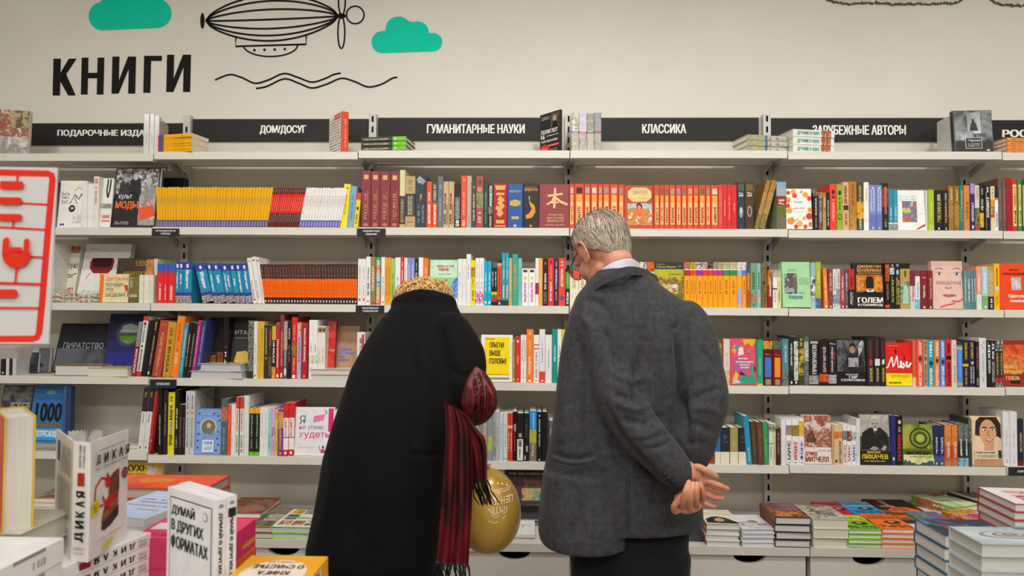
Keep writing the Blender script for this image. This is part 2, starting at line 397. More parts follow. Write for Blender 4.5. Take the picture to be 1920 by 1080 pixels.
# ---------------------------------------------------------------- books
PAGE = 'e9e4d6'
def book_mesh(w, h, dp, col, spine='', front='', back='', hard=True, page=PAGE, rough=.36):
    """spine in the plane y = 0 facing -y, front board on +x, foot of the spine at the origin"""
    c = MB(); g = MB(); m = flat(col, rough); t = .0026 if hard else .0009; e = min(.0028 if hard else .0012, w * .22)
    bands = []; rest = []
    for op in spine.split(';'):
        a = op.split()
        if a and a[0] == 'b': bands.append((float(a[1]), float(a[2]), flat(a[3], rough)))
        elif a and a[0] == 'n': bands.append((float(a[1]), float(a[2]), photo(a[3].split(','), float(a[4]) if len(a) > 4 else 70)))
        elif a: rest.append(op)
    cuts = sorted({0., 1., *[b[0] for b in bands], *[b[1] for b in bands]})
    pr = [(-w / 2, e * 1.2), (-w / 2 + e * .5, e * .25), (-w / 2 + e * 1.2, 0), (w / 2 - e * 1.2, 0), (w / 2 - e * .5, e * .25), (w / 2, e * 1.2)]
    for a, b in zip(cuts, cuts[1:]):
        mm = m
        for f0, f1, q in bands:
            if f0 - 1e-6 <= a and b <= f1 + 1e-6: mm = q
        for (xa, ya), (xb, yb) in zip(pr, pr[1:]): c.face([(xa, ya, a * h), (xb, yb, a * h), (xb, yb, b * h), (xa, ya, b * h)], mm)
    for z in (0, h): c.face([(x, y, z) for x, y in pr], m)
    c.face([(-w / 2, e * 1.2, 0), (-w / 2, e * 1.2, h), (w / 2, e * 1.2, h), (w / 2, e * 1.2, 0)], m)
    for x0, x1 in ((-w / 2, -w / 2 + t), (w / 2 - t, w / 2)): c.box(x0, x1, e * 1.2, dp, 0, h, m)
    i = .003 if hard else .0002
    pm = pages(page)
    g.box(-w / 2 + t + .0001, w / 2 - t - .0001, e * 1.2 + .0001, dp - (.004 if hard else .0004), i, h - i, pm)
    if rest: Sheet(c, (-w / 2 + e * .6, 0, 0), (w - e * 1.2, 0, 0), (0, 0, h), .00022, rough).draw(';'.join(rest))
    if front: Sheet(c, (w / 2, e, 0), (0, dp - e, 0), (0, 0, h), .00022, rough).draw(front)
    if back: Sheet(c, (-w / 2, dp, 0), (0, -dp + e, 0), (0, 0, h), .00022, rough).draw(back)
    return c, g
_BM = {}; BOOKS = []
def put_book(M, w, h, dp, col, desc, where, spine='', front='', back='', hard=None, page=PAGE, parts=True, same=None, group=None, left=None, rough=.36, cat='book', kind=None, quant=False):
    if hard is None: hard = w > .021
    if quant: w, h, dp = round(w, 4), round(h, 3), round(dp, 3)
    key = (w, h, dp, col, spine, front, back, hard, page, parts, rough)
    name = kind or ('hardcover_book' if hard else 'paperback_book')
    if key not in _BM:
        c, g = book_mesh(*key[:9], rough=rough)
        if not parts:
            for f, k in zip(g.f, g.mi): c.face([g.v[i] for i in f], g.mats[k])
        _BM[key] = (c.me(name), g.me('page_block') if parts else None)
    cm, gm = _BM[key]
    if parts:
        o = bpy.data.objects.new(name, None); C.objects.link(o); o.empty_display_size = .03
        link('cover', cm, o); link('page_block', gm, o)
    else: o = link(name, cm)
    o.matrix_world = M; o['category'] = cat; o['group'] = group or ('books on ' + where.replace('under', 'of the bay under'))
    BOOKS.append([o, desc, where, left, same]); return o
RY = lambda a: Matrix.Rotation(a, 4, 'Y'); RZ = lambda a: Matrix.Rotation(a, 4, 'Z'); RXm = lambda a: Matrix.Rotation(a, 4, 'X'); TR = Matrix.Translation
ORD = {1: 'top', 2: 'second', 3: 'third', 4: 'fourth', 5: 'fifth'}
rnd = random.Random(7)
def shelf_py(s, px):
    p = [(LZ[s][1], 0, LZ[s][0])] + [(a, 0, b) for a, b in SP[s]]
    for (x0, _, y0), (x1, _, y1) in zip(p, p[1:]):
        if px <= x1: return y0 + (y1 - y0) * (px - x0) / (x1 - x0)
    return p[-1][2]
def bay_of(s, px):
    for i, (x, y) in enumerate(SP[s]):
        if px < x: return i
    return 5
def row(sec, s, x, items, Y0=-D + .014, parts=None):
    """one stretch of a shelf, read off a magnified view sec = (x0, y0, scale); x is where its first spine starts.
    item: (right edge, top, colour, description, printing, options)"""
    ox, oy, sc = sec; left = None
    if parts is None: parts = s >= 4
    hp = lambda it: max(40, (shelf_py(s, ox + it[0] / sc) - oy) * sc - (it[1] or 0))
    ln = [(it[5].get('lean', 0) / hp(it) if len(it) > 5 and it[1] is not None and 'lean1' not in it[5] else 0) for it in items]
    for i in range(len(ln) - 2, -1, -1):            # a book may not lean further than the one it leans on
        if ln[i] > 0 and ln[i + 1] > 0: ln[i] = min(ln[i], ln[i + 1] - .003)
    for i in range(1, len(ln)):
        if ln[i] < 0 and ln[i - 1] < 0: ln[i] = max(ln[i], ln[i - 1] + .003)
    ln = [l * hp(it) for l, it in zip(ln, items)]
    lean_of = {id(it): l for it, l in zip(items, ln)}
    for it in items:
        x1, yt, col, desc = it[:4]; ops = it[4] if len(it) > 4 else ''; o = it[5] if len(it) > 5 else {}
        if yt is None: x = x1; continue
        x0 = o.get('x0', x); n = o.get('n', 1); ld = o.get('lean', 0) if 'lean1' in o else lean_of[id(it)]; l1 = o.get('lean1', ld)
        for i in range(n):
            a = ox + (x0 + (x1 - x0) * i / n) / sc; b = ox + (x0 + (x1 - x0) * (i + 1) / n) / sc; pm = (a + b) / 2
            py = shelf_py(s, pm); bay = bay_of(s, pm); z = max(SZ[s, bay], SZ[s, bay_of(s, a + 1)], SZ[s, bay_of(s, b - 1)]) + .0004
            where = f'{ORD[s]} shelf under {BAY[bay]} sign'
            if 'f' in o:                              # a book facing outwards
                Y = -D + .02 + o.get('back', 0)
                xa = at(a, py, Y).x; xb = at(b, py, Y).x; W = xb - xa; H = at(pm, oy + yt / sc, Y).z - z
                H = min(H, SZ[s - 1, bay] - .041 - z); tl = R(o.get('tilt', 6)); yw = R(o.get('yaw', 0)); th = o.get('th', .02)
                M = TR(((xa + xb) / 2, Y, z + th * math.sin(tl))) @ RZ(yw) @ RXm(-tl) @ TR((-W / 2 / math.cos(yw), th / 2, 0)) @ RZ(-math.pi / 2)
                put_book(M, th, H, W / math.cos(yw), col, desc, where, front=ops, spine=o.get('sp', ''), hard=o.get('hard', True), left=left, parts=parts, rough=o.get('rough', .36), kind=row.kind)
            else:
                Y = Y0 + rnd.uniform(-.004, .006) + o.get('back', 0)
                xa = at(a, py, Y).x; xb = at(b, py, Y).x; H = at(pm, oy + (yt + rnd.uniform(-2, 2) * (n > 1)) / sc, Y).z - z
                lean = (ld + (l1 - ld) * (i + .5) / n) / sc / FPX * (Y - CAM.y); th = math.atan2(lean, H)
                H = min(H, SZ[s - 1, bay] - .041 - z)
                wd = (xb - xa) * math.cos(th) - .0004; H = H / math.cos(th) - abs(wd * math.sin(th))
                dp = min(-.052 - Y, o.get('dp', min(.235, max(.11, H * .66))))
                if th >= 0: M = TR((xb, Y, z)) @ RY(th) @ TR((-wd / 2, 0, 0))
                else: M = TR((xa, Y, z)) @ RY(th) @ TR((wd / 2, 0, 0))
                if 'yaw' in o: M = M @ RZ(R(o['yaw']))
                put_book(M, wd, H, dp, col, desc, where, spine=ops, hard=o.get('hard'), left=left, parts=parts, same=o.get('same'), group=o.get('same'), kind=o.get('kind') or row.kind, rough=o.get('rough', .36), quant=n > 4)
            left = desc
        x = x1
Z7 = (0, 290, 3.483); Z8 = (280, 300, 3.724); Y1 = (660, 300, 3.724); Y2 = (1060, 320, 3.857); Y3 = (1440, 320, 3.857)
Y4 = (0, 570, 3.6); Y5 = (250, 570, 3.6); Y6 = (860, 580, 3.6); Y7 = (1300, 600, 3.725); Y8 = (1600, 600, 3.725)
_ = None
# ---- second shelf
row.kind = 'fashion_book'
row(Z7, 2, 322, [
 (345, 170, '3a3c40', 'dark grey spine'), (366, 178, '2c2e33', 'charcoal spine'),
 (530, 165, 'ece9e2', 'white cover with sketched shoe', 'T .08 .68 .4 .76 555 Бьюти;T .08 .6 .4 .67 555 мифы;E .55 .4 .13 .075 1d1d1d;B .49 .38 .62 .43 eee 20;L .08 .5 .38 .58 888 4;K d8c820 .02 .6,.78 .75,.86 .9,.82;K 222 .02 .62,.7 .8,.6 .9,.72 .95,.66;K 333 .012 .45,.5 .6,.68 .75,.5;N .62 .1 .95 .3 888,ddd,eee 90;R .12 .04 .3 .08 3a62b0', {'f': 1, 'th': .02}),
 (566, 172, 'e9e7e1', 'white paperback', 's .2 .8 888'), (604, 190, 'edebe6', 'white slim paperback', ''), (640, 142, 'e8e5de', 'tall white hardcover', 'S .3 .45 .7 .8 c66;R .2 .86 .8 .96 d88', {}),
 (718, 150, 'e9e6df', 'white cover with long legs', 'K 333 .03 .5,.98 .45,.75 .55,.6;K 333 .03 .75,.98 .7,.75 .6,.6;B .1 .38 .98 .48 555 ПАРИЖ;B .2 .18 .9 .25 e0614a ПАРИЖ;L .2 .1 .9 .16 e0614a', {'f': 1, 'th': .03}),
 (1012, 80, '2a2a2b', 'black-and-white cover with orange bag', 'N .02 .55 .98 .99 222,555,888,ccc,eee 45;R .02 .02 .56 .52 2b2b2b;M 222,333,555 60 .1,.55 .12,.75 .22,.82 .32,.75 .36,.55;M 1a1a1a,333 50 .32,.5 .34,.78 .45,.88 .58,.8 .62,.5;E .46 .86 .06 .07 b9b4ad;E .24 .8 .05 .05 a9a49d;M ccc,999,777 40 .6,.02 .58,.5 .66,.7 .82,.78 .95,.6 .98,.02;E .77 .77 .07 .075 b5b0aa;P e8562a .62,.1 .6,.32 .92,.36 .98,.18;K e8562a .02 .68,.34 .74,.44 .84,.42 .88,.35;T .12 .45 .42 .54 eee культ;B .06 .28 .58 .43 ef6a35 МОДЫ;L .08 .03 .4 .09 bbb 2', {'f': 1, 'th': .03, 'x0': 718, 'tilt': 8, 'back': .01}),
])
row.kind = 'travel_guide'
row(Z8, 2, 55, [
 (822, 190, 'ecb00a', 'slim yellow guidebook with blue foot', 'b 0 .015 c33;b .015 .18 4a5490;S .2 .04 .8 .16 b9bcd8;S .3 .55 .7 .78 a99a6a', {'n': 40, 'lean': -17, 'lean1': 40, 'same': 'yellow guidebooks', 'kind': 'guidebook', 'hard': False}),
 (1042, 195, 'e2301f', 'slim red guidebook with dark ends', 'b .85 1 4c2320;b 0 .12 6a2622;b .12 .36 45302f;S .35 .42 .65 .78 f0b0a4;S .3 .14 .7 .34 a99;S .3 .88 .7 .97 c99', {'n': 17, 'lean': 40, 'lean1': 52, 'same': 'red guidebooks', 'kind': 'guidebook', 'hard': False}),
 (1330, 193, 'e7e5e2', 'slim white guidebook with blue foot', 'b 0 .015 c33;b .015 .18 5560ac;S .2 .04 .8 .16 c9cce8;S .3 .52 .7 .8 c9a3a0', {'n': 15, 'lean': 52, 'lean1': 50, 'same': 'white guidebooks', 'kind': 'guidebook', 'hard': False}),
 (1378, 165, 'efdf26', 'bright yellow leaning book', 'V .3 .3 .7 .75 b9a21a ИСПАНИЯ;E .5 .9 .25 .02 333', {'lean': 52}),
 (1424, 180, '7aa7cc', 'light blue leaning book', 'S .3 .2 .7 .8 5a87ac', {'lean': 46}),
 (1456, 228, 'f0d220', 'small yellow and red book', 'b .8 1 dd4a28;E .5 .55 .3 .05 333;S .3 .1 .7 .4 5a4a20', {'lean': 22})])
MR = 'E .5 .9 .16 .018 d8ac7a;K d8ac7a .08 .5,.85 .5,.93;S .3 .15 .58 .6 c58d68;S .62 .2 .78 .66 b07a60;E .5 .05 .3 .03 b07a5a'
row.kind = 'gift_volume'
row(Y1, 2, 62, [
 (128, 75, '87393e', 'tall maroon volume, gilt emblem', MR), (192, 77, '87393e', 'tall maroon volume, red emblem', MR.replace('E .5 .9 .16 .018 d8ac7a', 'E .5 .9 .2 .02 d4584c')),
 (262, 79, '87393e', 'tall maroon volume, blue emblem', MR.replace('E .5 .9 .16 .018 d8ac7a', 'E .5 .9 .16 .02 4a6a98')), (329, 80, '82353a', 'tall maroon volume, plain head', MR.replace('E .5 .9 .16 .018 d8ac7a', '')),
 (368, 70, 'd9cf9a', 'cream and dark slim volume', 'b 0 .06 b9a97a;b .06 .55 4a4639;S .2 .1 .8 .5 a99f7a'),
 (440, 113, 'b8a070', 'tan book with navy band', 'b .22 .66 3c4450;V .25 .25 .75 .62 c9b27a ПСИХОЛОГОС;S .3 .72 .7 .95 8f7a4c;R .2 .1 .8 .13 9a855a'),
 (518, 110, '41474e', 'charcoal wrapped book, orange flame', 'P e09a30 .45,.5 .6,.64 .4,.64;S .2 .86 .8 .94 c9ccd0;S .2 .1 .4 .44 8d949b;S .6 .1 .8 .44 8d949b;K 9aa2aa .1 .2,.96 .8,.86', {'rough': .15}),
 (557, 150, 'e5542e', 'orange-red paperback', 'V .2 .08 .8 .5 fbeee6 ДЕЙСТВУЙ;S .3 .56 .7 .8 f3c9b8'),
 (594, 155, '4b5348', 'dark green book, orange half', 'b 0 .55 e5542e;V .2 .08 .8 .5 fbeee6 И ПОЛУЧАЙ;S .2 .6 .8 .95 b9c0b0'),
 (634, 115, '66737f', 'slate blue hardcover', 'E .5 .8 .15 .05 a9a070;S .35 .1 .65 .6 9fb0bf'),
 (673, 150, 'c9a880', 'tan paperback with brown numerals', 'V .1 .38 .62 .54 7a2f28 2000;V .15 .56 .6 .74 5a3a2a РОССИЯ;S .7 .08 .9 .5 6a4a38;V .15 .08 .6 .3 5a3a2a И ДРУГИЕ'),
 (712, 150, 'c9a880', 'tan paperback with brown numerals', 'V .1 .38 .62 .54 7a2f28 2000;V .15 .56 .6 .74 5a3a2a РОССИЯ;S .7 .08 .9 .5 6a4a38;V .15 .08 .6 .3 5a3a2a И ДРУГИЕ'),
 (758, 165, '27292c', 'black book with white numerals', 'V .2 .03 .8 .18 f1efe9 50;S .15 .2 .35 .7 c9c9c9;S .42 .2 .62 .7 c9c9c9;S .7 .2 .85 .7 c9c9c9'),
 (800, 110, 'e8552e', 'tall orange-red hardcover', 'S .35 .25 .65 .7 f3a98c;S .25 .05 .75 .16 f6d2c0;E .5 .92 .15 .02 f3a98c'),
 (834, 110, 'b6ad9b', 'tall plain stone-grey hardcover', 'S .4 .1 .6 .3 998f7c'),
 (864, 150, '55463f', 'dark brown book', 'S .3 .15 .7 .75 c9b9a9;R .2 .86 .8 .89 a88'),
 (916, 112, 'a8504e', 'rose red volume, green landscape', 'n .38 .68 5a6a40,6f7a4a,9aa070,4a5038;E .5 .88 .3 .05 4a5a40;R .15 .7 .85 .78 c98a70;S .25 .1 .75 .3 e0b9a0'),
 (950, 160, '2f4b40', 'dark green slim book', 'S .35 .1 .65 .8 7f9a88'),
 (984, 172, '3b3836', 'narrow black book, grey portrait', 'V .15 .5 .85 .97 d9d9d9 МАКИАВЕЛЛИ;n .32 .48 333,8a7a6a,aaa;V .2 .03 .8 .28 b9b9b9 НИЦШЕ'),
 (1084, 165, 'b2242c', 'red hardcover with gilt dragon', 'R .1 .93 .9 .96 d9aa5c;S .15 .86 .85 .92 d9aa5c;S .2 .74 .8 .84 d9aa5c;K d9aa5c .12 .35,.68 .6,.64 .45,.56 .65,.5 .4,.42 .55,.34 .35,.28;K d9aa5c .06 .55,.68 .75,.6;K d9aa5c .05 .3,.5 .2,.42;S .2 .1 .8 .2 d9aa5c;R .1 .03 .9 .06 d9aa5c', {'hard': True}),
 (1192, 168, '2e5ca0', 'royal blue hardcover, gilt tree', 'S .15 .86 .85 .9 e0c270;T .12 .8 .88 .86 e0c270 МУДРОСТЬ;M e0b840,d9a830,2e5ca0 90 .12,.52 .15,.62 .5,.65 .88,.61 .86,.52 .5,.49;S .25 .2 .75 .3 c9b070;E .5 .05 .1 .03 d9c280', {'hard': True}),
 (1304, 162, '2e2e30', 'black hardcover with orange swirl', 'T .1 .88 .9 .92 c97a2a МУДРОСТЬ ВОСТОКА;B .08 .82 .92 .88 e0922e МУДРОСТИ;M d87a1e,e0a030,a85a18 90 .35,.72 .45,.7 .42,.6 .75,.5 .8,.36 .6,.24 .2,.2 .15,.28 .4,.34 .55,.42 .4,.55;E .5 .05 .08 .03 c98a3a', {'hard': True}),
 (1516, 168, '8c3238', 'maroon cover with gold character', 'K e0be80 .045 .28,.73 .78,.78;K e0be80 .05 .5,.9 .53,.9 .5,.45;K e0be80 .04 .5,.72 .42,.6 .25,.53;K e0be80 .055 .53,.7 .7,.6 .94,.53;K e0be80 .035 .4,.57 .64,.58;T .3 .28 .8 .32 e0be80 Большая книга;T .27 .2 .82 .26 e0be80 ВОСТОЧНОЙ;T .27 .12 .82 .18 e0be80 МУДРОСТИ;L .2 .05 .85 .08 e0be80', {'f': 1, 'th': .035, 'tilt': 4})])
def cl(n, t='', pc='3a2a2a,c9a080,8a5a40,e0d0b0'): return f'R .16 .1 .84 .6 f1bd7e;R .16 .6 .84 .76 efa043;N .16 .79 .84 .92 {pc} 160;' + (f'V .3 .14 .74 .5 8a4a20 {t}' if t else 'S .35 .15 .65 .5 a8643a')
OC = 'd44a2b'
row.kind = 'classics_volume'
row(Y2, 2, 28, [
 (65, 95, OC, 'orange classics volume, grey picture', cl(0, '', '888,ccc,a08060')), (135, 95, OC, 'thick orange classics volume, black picture', cl(0, 'ДАНТЕ', '2a2020,4a2020,1a1a1a')), (182, 96, OC, 'orange classics volume, pale picture', cl(0, 'ДЮМА', 'ddd,a99,b9a090')),
 (235, 96, OC, 'orange classics volume, leafy picture', cl(0, 'ДЮМА', '6a7a4a,ddd,8a6a4a')), (270, 97, OC, 'narrow orange classics volume', cl(0, '', 'e8e0a0,6a7a4a,eee')), (322, 97, OC, 'orange classics volume, street picture', cl(0, 'ЗОЛЯ', 'b9a080,8a7a6a,d9c9a9')),
 (382, 98, OC, 'wide orange classics volume, sky picture', cl(0, 'МАНН', '88a0b8,c9b090,e0d0c0')), (425, 100, OC, 'orange classics volume, brown picture', cl(0, '', '6a4a3a,a88,c9a080')),
 (642, 105, 'b94325', 'orange cover with harvest painting', 'P f0c488 .12,.72 .12,.86 .28,.95 .75,.95 .92,.86 .92,.72 .75,.62 .28,.62;T .28 .79 .78 .87 5a3018 ОРУЭЛЛ;L .3 .68 .75 .72 c9955a;N .1 .08 .93 .58 3a5a40,e8e0d0,b05a2a,e09a30,8a3a20 45;N .1 .46 .93 .58 7a9ab0,b9c8d0,5a7a60 40;M e8792a,d8601e 30 .3,.3 .28,.42 .4,.47 .65,.46 .72,.36 .6,.28;M 2a2220,4a2a20 60 .42,.46 .4,.56 .5,.6 .6,.55 .6,.46;E .5 .49 .06 .05 d09070', {'f': 1, 'th': .03, 'tilt': 4}),
 (682, 104, OC, 'slim orange classics volume, amber picture', cl(0, 'ПРУСТ', '4a3a30,b98a50')), (715, 104, OC, 'slim orange classics volume, rust picture', cl(0, '', '7a3a20,a86a40')), (752, 104, OC, 'orange classics volume, blue picture', cl(0, 'РЕМАРК', '3a4a70,6a7a90,222')), (798, 104, OC, 'orange classics volume, meadow picture', cl(0, 'РЕМАРК', '5a7a30,a0a050,e0c040')),
 (840, 104, OC, 'orange classics volume, violet picture', cl(0, '', '5a5a90,a09ab0,888')), (880, 104, OC, 'orange classics volume, dusk picture', cl(0, 'РЕМАРК', '3a3a40,806a5a,c9a080')), (925, 104, OC, 'orange classics volume, portrait picture', cl(0, 'РЕМАРК', '8a3a2a,e0b090,5a2a20')), (965, 104, OC, 'orange classics volume, sand picture', cl(0, 'РЕМАРК', 'd9a070,b97a4a,8a4a2a')), (1015, 104, OC, 'orange classics volume, garden picture', cl(0, 'РЕМАРК', '6a8a3a,3a5a3a,c9b060')), (1052, 105, OC, 'narrow orange classics volume, stone picture', cl(0, '', 'aaa,777,c9b9a0')), (1108, 105, OC, 'wide orange classics volume, mint picture', cl(0, 'ХЕМИНГУЭЙ', 'a0c890,e0e0c0,60a070')),
 (1137, 100, 'd9483c', 'wrapped red hardcover', 'S .2 .1 .4 .9 e89a90;S .6 .1 .8 .9 e89a90', {'rough': .15}), (1170, 100, 'd62b2e', 'slim red paperback', 'S .4 .3 .6 .66 f0b0a8'), (1202, 100, 'd62b2e', 'slim red paperback, long title', 'S .4 .2 .6 .75 f0b0a8'), (1242, 102, 'd62b2e', 'slim red paperback, short title', 'S .4 .4 .6 .6 f0b0a8'),
 (1300, 84, '303b45', 'blue-black hardcover with silver figure', 'R .1 .82 .9 .96 50584a;S .2 .7 .8 .78 d0d0d0;E .5 .36 .28 .12 8d969c;E .5 .4 .14 .06 d0d4d6;P c33 .4,.03 .6,.03 .5,.07', {'hard': True}), (1364, 84, '4b3a2e', 'brown hardcover with oval portrait', 'R .1 .82 .9 .96 7a5a28;S .2 .7 .8 .78 d0c0a0;E .5 .38 .3 .12 b9a080;E .5 .38 .2 .09 6a4a38;P c33 .4,.03 .6,.03 .5,.07', {'hard': True}),
 (1398, 66, '8a6a3c', 'leaning gilt-brown volume', 'n .3 .75 5a3a20,c99a50,8a6a40,e0c890 120;n .75 1 8a5a20,c08a3a 90;n 0 .3 a08a40,6a5a2a 90', {'lean': 92, 'hard': True}), (1442, 66, '8a6a3c', 'leaning gilt-brown volume', 'n .3 .75 5a3a20,c99a50,8a6a40,e0c890 120;n .75 1 8a5a20,c08a3a 90;n 0 .3 a08a40,6a5a2a 90', {'lean': 96, 'hard': True}),
 (1528, _, '', ''), (1600, 80, '8f9a70', 'landscape volume with red label', 'b .88 1 7fa8c8;b .7 .88 9fa8b0;b .5 .7 8a2f28;b .28 .5 6a6a30;n 0 .28 4a4a38,7a705a,5a5848;S .2 .52 .8 .68 e0c0a0', {'hard': True})])
row.kind = 'novel'
row(Y3, 2, 133, [
 (322, 130, 'f2ede4', 'white cover with orange blossoms', ';'.join(f'E {x} {y} {r} {r*.62:.3f} {c}' for x, y, r, c in ((.1, .9, .08, 'd8332c'), (.3, .93, .1, 'e8a03a'), (.08, .72, .11, 'ef8a2e'), (.35, .83, .1, 'e0483a'), (.78, .85, .11, 'ef9a3a'), (.92, .76, .09, 'd8402c'), (.93, .48, .09, 'ef8a2e'), (.9, .32, .13, 'd8332c'), (.12, .46, .11, 'f09a30'), (.07, .58, .08, 'd8332c'), (.15, .2, .13, 'ef8a2e'), (.5, .14, .12, 'f0a850'), (.72, .06, .08, 'd8483c'), (.93, .12, .09, 'ef7a2e'), (.35, .06, .08, 'd8332c'), (.7, .28, .07, 'f0b060'), (.62, .93, .05, 'c9b070'))) + ';K 7a9a50 .015 .2,.3 .3,.2 .45,.25;T .3 .64 .66 .7 8a9ab0 Ирвинг;L .25 .5 .72 .54 e07a70;L .3 .42 .68 .44 a9b9c9', {'f': 1, 'th': .03, 'tilt': 5}),
 (329, _, '', ''), (366, 155, '1e1e20', 'small black paperback', 'n .9 1 4a4030,a09060;V .3 .4 .7 .85 d9d9d9 КАФКА;S .35 .05 .65 .35 999'), (396, 158, '6a5348', 'small brown-violet paperback', 'n .85 1 7a6a40,b0a060;S .3 .2 .7 .8 c9b9c9'), (424, 158, '9a7a34', 'small ochre paperback', 'n 0 .5 8a6a30,c9a050,6a4a20;S .3 .6 .7 .9 e0d0a0'), (448, 158, '232020', 'narrow black paperback', 'S .3 .1 .7 .8 d0c8b8'),
 (498, 97, 'ec432f', 'bright red-orange hardcover', 'E .5 .83 .3 .05 5a2018;S .3 .2 .7 .66 f6a090;K 7a2a20 .06 .3,.74 .7,.7', {'hard': True}), (541, 100, '8fb22e', 'lime green book, black emblem', 'E .5 .3 .36 .07 2a3a18;E .5 .3 .24 .045 8fb22e;E .5 .82 .3 .05 2a3a18;S .35 .45 .65 .72 4a6a18'), (589, 82, 'd9a97c', 'peach book with black lettering', 'V .22 .55 .72 .92 2a1a14 ДЖ ХЕЛЛЕР;R .1 .42 .9 .52 4a2a20;S .3 .08 .7 .36 8a5a3a'), (645, 80, 'b57c2c', 'ochre volume', 'n 0 .3 8a5a20,c99a40,5a4a30;V .3 .5 .7 .95 8a5020 ДЖ ХЕЛЛЕР', {'hard': True}), (694, 86, '4a4636', 'dark volume with gold cloud', 'n .25 .6 4a4636,d89a20,e0b030,6a6a4a 50;V .3 .55 .7 .95 c9b070 ДЖ ХЕЛЛЕР;V .3 .03 .7 .3 e0e0d0 СУПРУГ', {'hard': True}),
 (733, 84, 'eeece6', 'white book, salmon title', 'V .35 .62 .7 .88 e8a080 НАДЕЖДА;R .05 .2 .95 .22 ddd', {}), (785, 103, '7c8cc8', 'periwinkle blue paperback', 'b 0 .36 6a7aba;S .2 .42 .4 .9 d9dcf0;S .6 .42 .8 .9 d9dcf0;E .5 .06 .12 .02 eee;E .5 .93 .12 .02 eee'), (829, 103, '7c8cc8', 'periwinkle blue paperback', 'b 0 .36 6a7aba;S .2 .42 .4 .9 d9dcf0;S .6 .42 .8 .9 d9dcf0;E .5 .06 .12 .02 eee;E .5 .93 .12 .02 eee'), (873, 90, '26242a', 'black book fading to brick', 'n .5 .9 3a2220,a8483a,5a2a24 40;V .3 .35 .75 .92 e07a5a ШАНТАРАМ;S .3 .05 .7 .3 888'), (908, 138, '358ca4', 'teal paperback, flowered foot', 'b .16 .2 e0d0c0;n 0 .16 c9a080,5a8a90,e0d0b0 90;S .3 .25 .7 .6 b0d8e0'), (942, 138, '2f98b4', 'turquoise paperback, flowered foot', 'b .16 .2 e0d0c0;n 0 .16 c9a080,5a8a90,e0d0b0 90;S .3 .25 .7 .6 b0d8e0'),
 (1142, 142, 'edebe8', 'white cover with block picture', 'T .1 .82 .7 .87 a0b8c8 Маркес;T .1 .75 .72 .81 8ab0c0 Сто лет;N .16 .2 .7 .73 2a3a2a,e0d030,3a7ab0,d0482a,70a040 26;P d8332c .62,.02 .98,.16 .98,.1 .72,.02;L .8 .4 .95 .43 ccc', {'f': 1, 'th': .04, 'tilt': 4}),
 (1160, 142, 'd8d6d2', 'pale grey spine'), (1205, 138, 'a6bf2d', 'apple green paperback', 'b 0 .16 b9c840;S .4 .25 .6 .7 d9e0a0'), (1268, 142, '23221f', 'thick black book, gold title', 'V .3 .2 .78 .72 c0a850 ЭВЕЛИНА;S .3 .74 .7 .92 c9c0a0;E .5 .05 .1 .03 eee'), (1308, 142, '23221f', 'black paperback, gold title', 'V .3 .2 .78 .72 c0a850 РЕДЖИНА;S .3 .74 .7 .92 c9c0a0;E .5 .05 .1 .03 eee'), (1350, 110, '9c7434', 'antique gold hardcover', 'n .3 .7 8a6a30,b98a40,5a4020;V .3 .7 .7 .95 e0c880 ВАРГАС', {'hard': True}), (1388, 110, '8c6a2c', 'bronze hardcover', 'n .1 .6 8a6a30,b98a40,6a4a20;V .3 .65 .7 .92 e0c880 ЛЬОСА', {'hard': True}), (1419, 106, '33786a', 'sea green slim hardcover', 'n .2 .5 33786a,5a9a88;S .3 .5 .7 .9 c9b070', {'hard': True}), (1466, 105, 'd88445', 'apricot orange hardcover', 'E .5 .6 .2 .04 a8542a;V .3 .25 .7 .55 a85428 ХОРА', {'hard': True}), (1498, 92, '3a2f62', 'violet paperback, lilac head', 'b .78 1 a98cc4;V .2 .2 .8 .6 d9d4f0 ИНТЕРНАТ;E .5 .08 .2 .04 eee'), (1534, 104, 'cfc4c4', 'pale book with red spot', 'n 0 .5 4a3a20,8a9a30,2a2a2a,c9b0b0;S .3 .7 .7 .95 c88;E .5 .06 .4 .06 c33'), (1570, 108, '2a2822', 'dark book, yellow fruit', 'n .08 .4 c9a020,e0c040,4a3a18;V .25 .45 .75 .7 e0e0d0 ЛЕТО;S .3 .8 .7 .95 aaa'), (1612, 108, '22211f', 'black book, broad white title', 'V .3 .3 .78 .75 e8e8e0 КАЛАМИТУ;S .15 .05 .3 .85 aaa;S .3 .85 .7 .97 ccc'), (1643, 112, 'd9d2a4', 'cream book, orange stripe', 'b .55 .7 e08a30;b .3 .36 c33;n .36 .55 222,e0c050;S .3 .72 .7 .95 8a7a4a'), (1668, 118, 'e9e9ec', 'white book, black head', 'b .75 1 222;b .7 .75 c84;V .3 .1 .75 .42 5a5a70 РАВНЫ'),
 (1697, 54, '6a5751', 'taupe hardcover', 'S .3 .2 .7 .8 8a7670', {'hard': True}), (1730, 52, '6a5751', 'taupe hardcover', 'S .3 .2 .7 .8 8a7670', {'hard': True}), (1764, 52, 'a3242b', 'crimson tall hardcover', '', {'hard': True}), (1808, 62, 'd52d2b', 'red volume, yellow panel', 'R .2 .1 .85 .9 f0d080;V .35 .14 .75 .4 2a1a10 Алтай;S .4 .45 .7 .85 8a5a30', {'hard': True}), (1840, 64, '2f8a3c', 'green volume, yellow panel', 'R .2 .1 .85 .9 f0d080;V .35 .14 .75 .4 2a1a10 Алтай;S .4 .45 .7 .85 8a5a30', {'hard': True}), (1862, 66, '1f5a34', 'dark green tall volume', 'R .2 .1 .85 .9 e0c070', {'hard': True}), (1900, 60, '8a2a2a', 'garnet tall volume', '', {'hard': True})])
row.kind = None
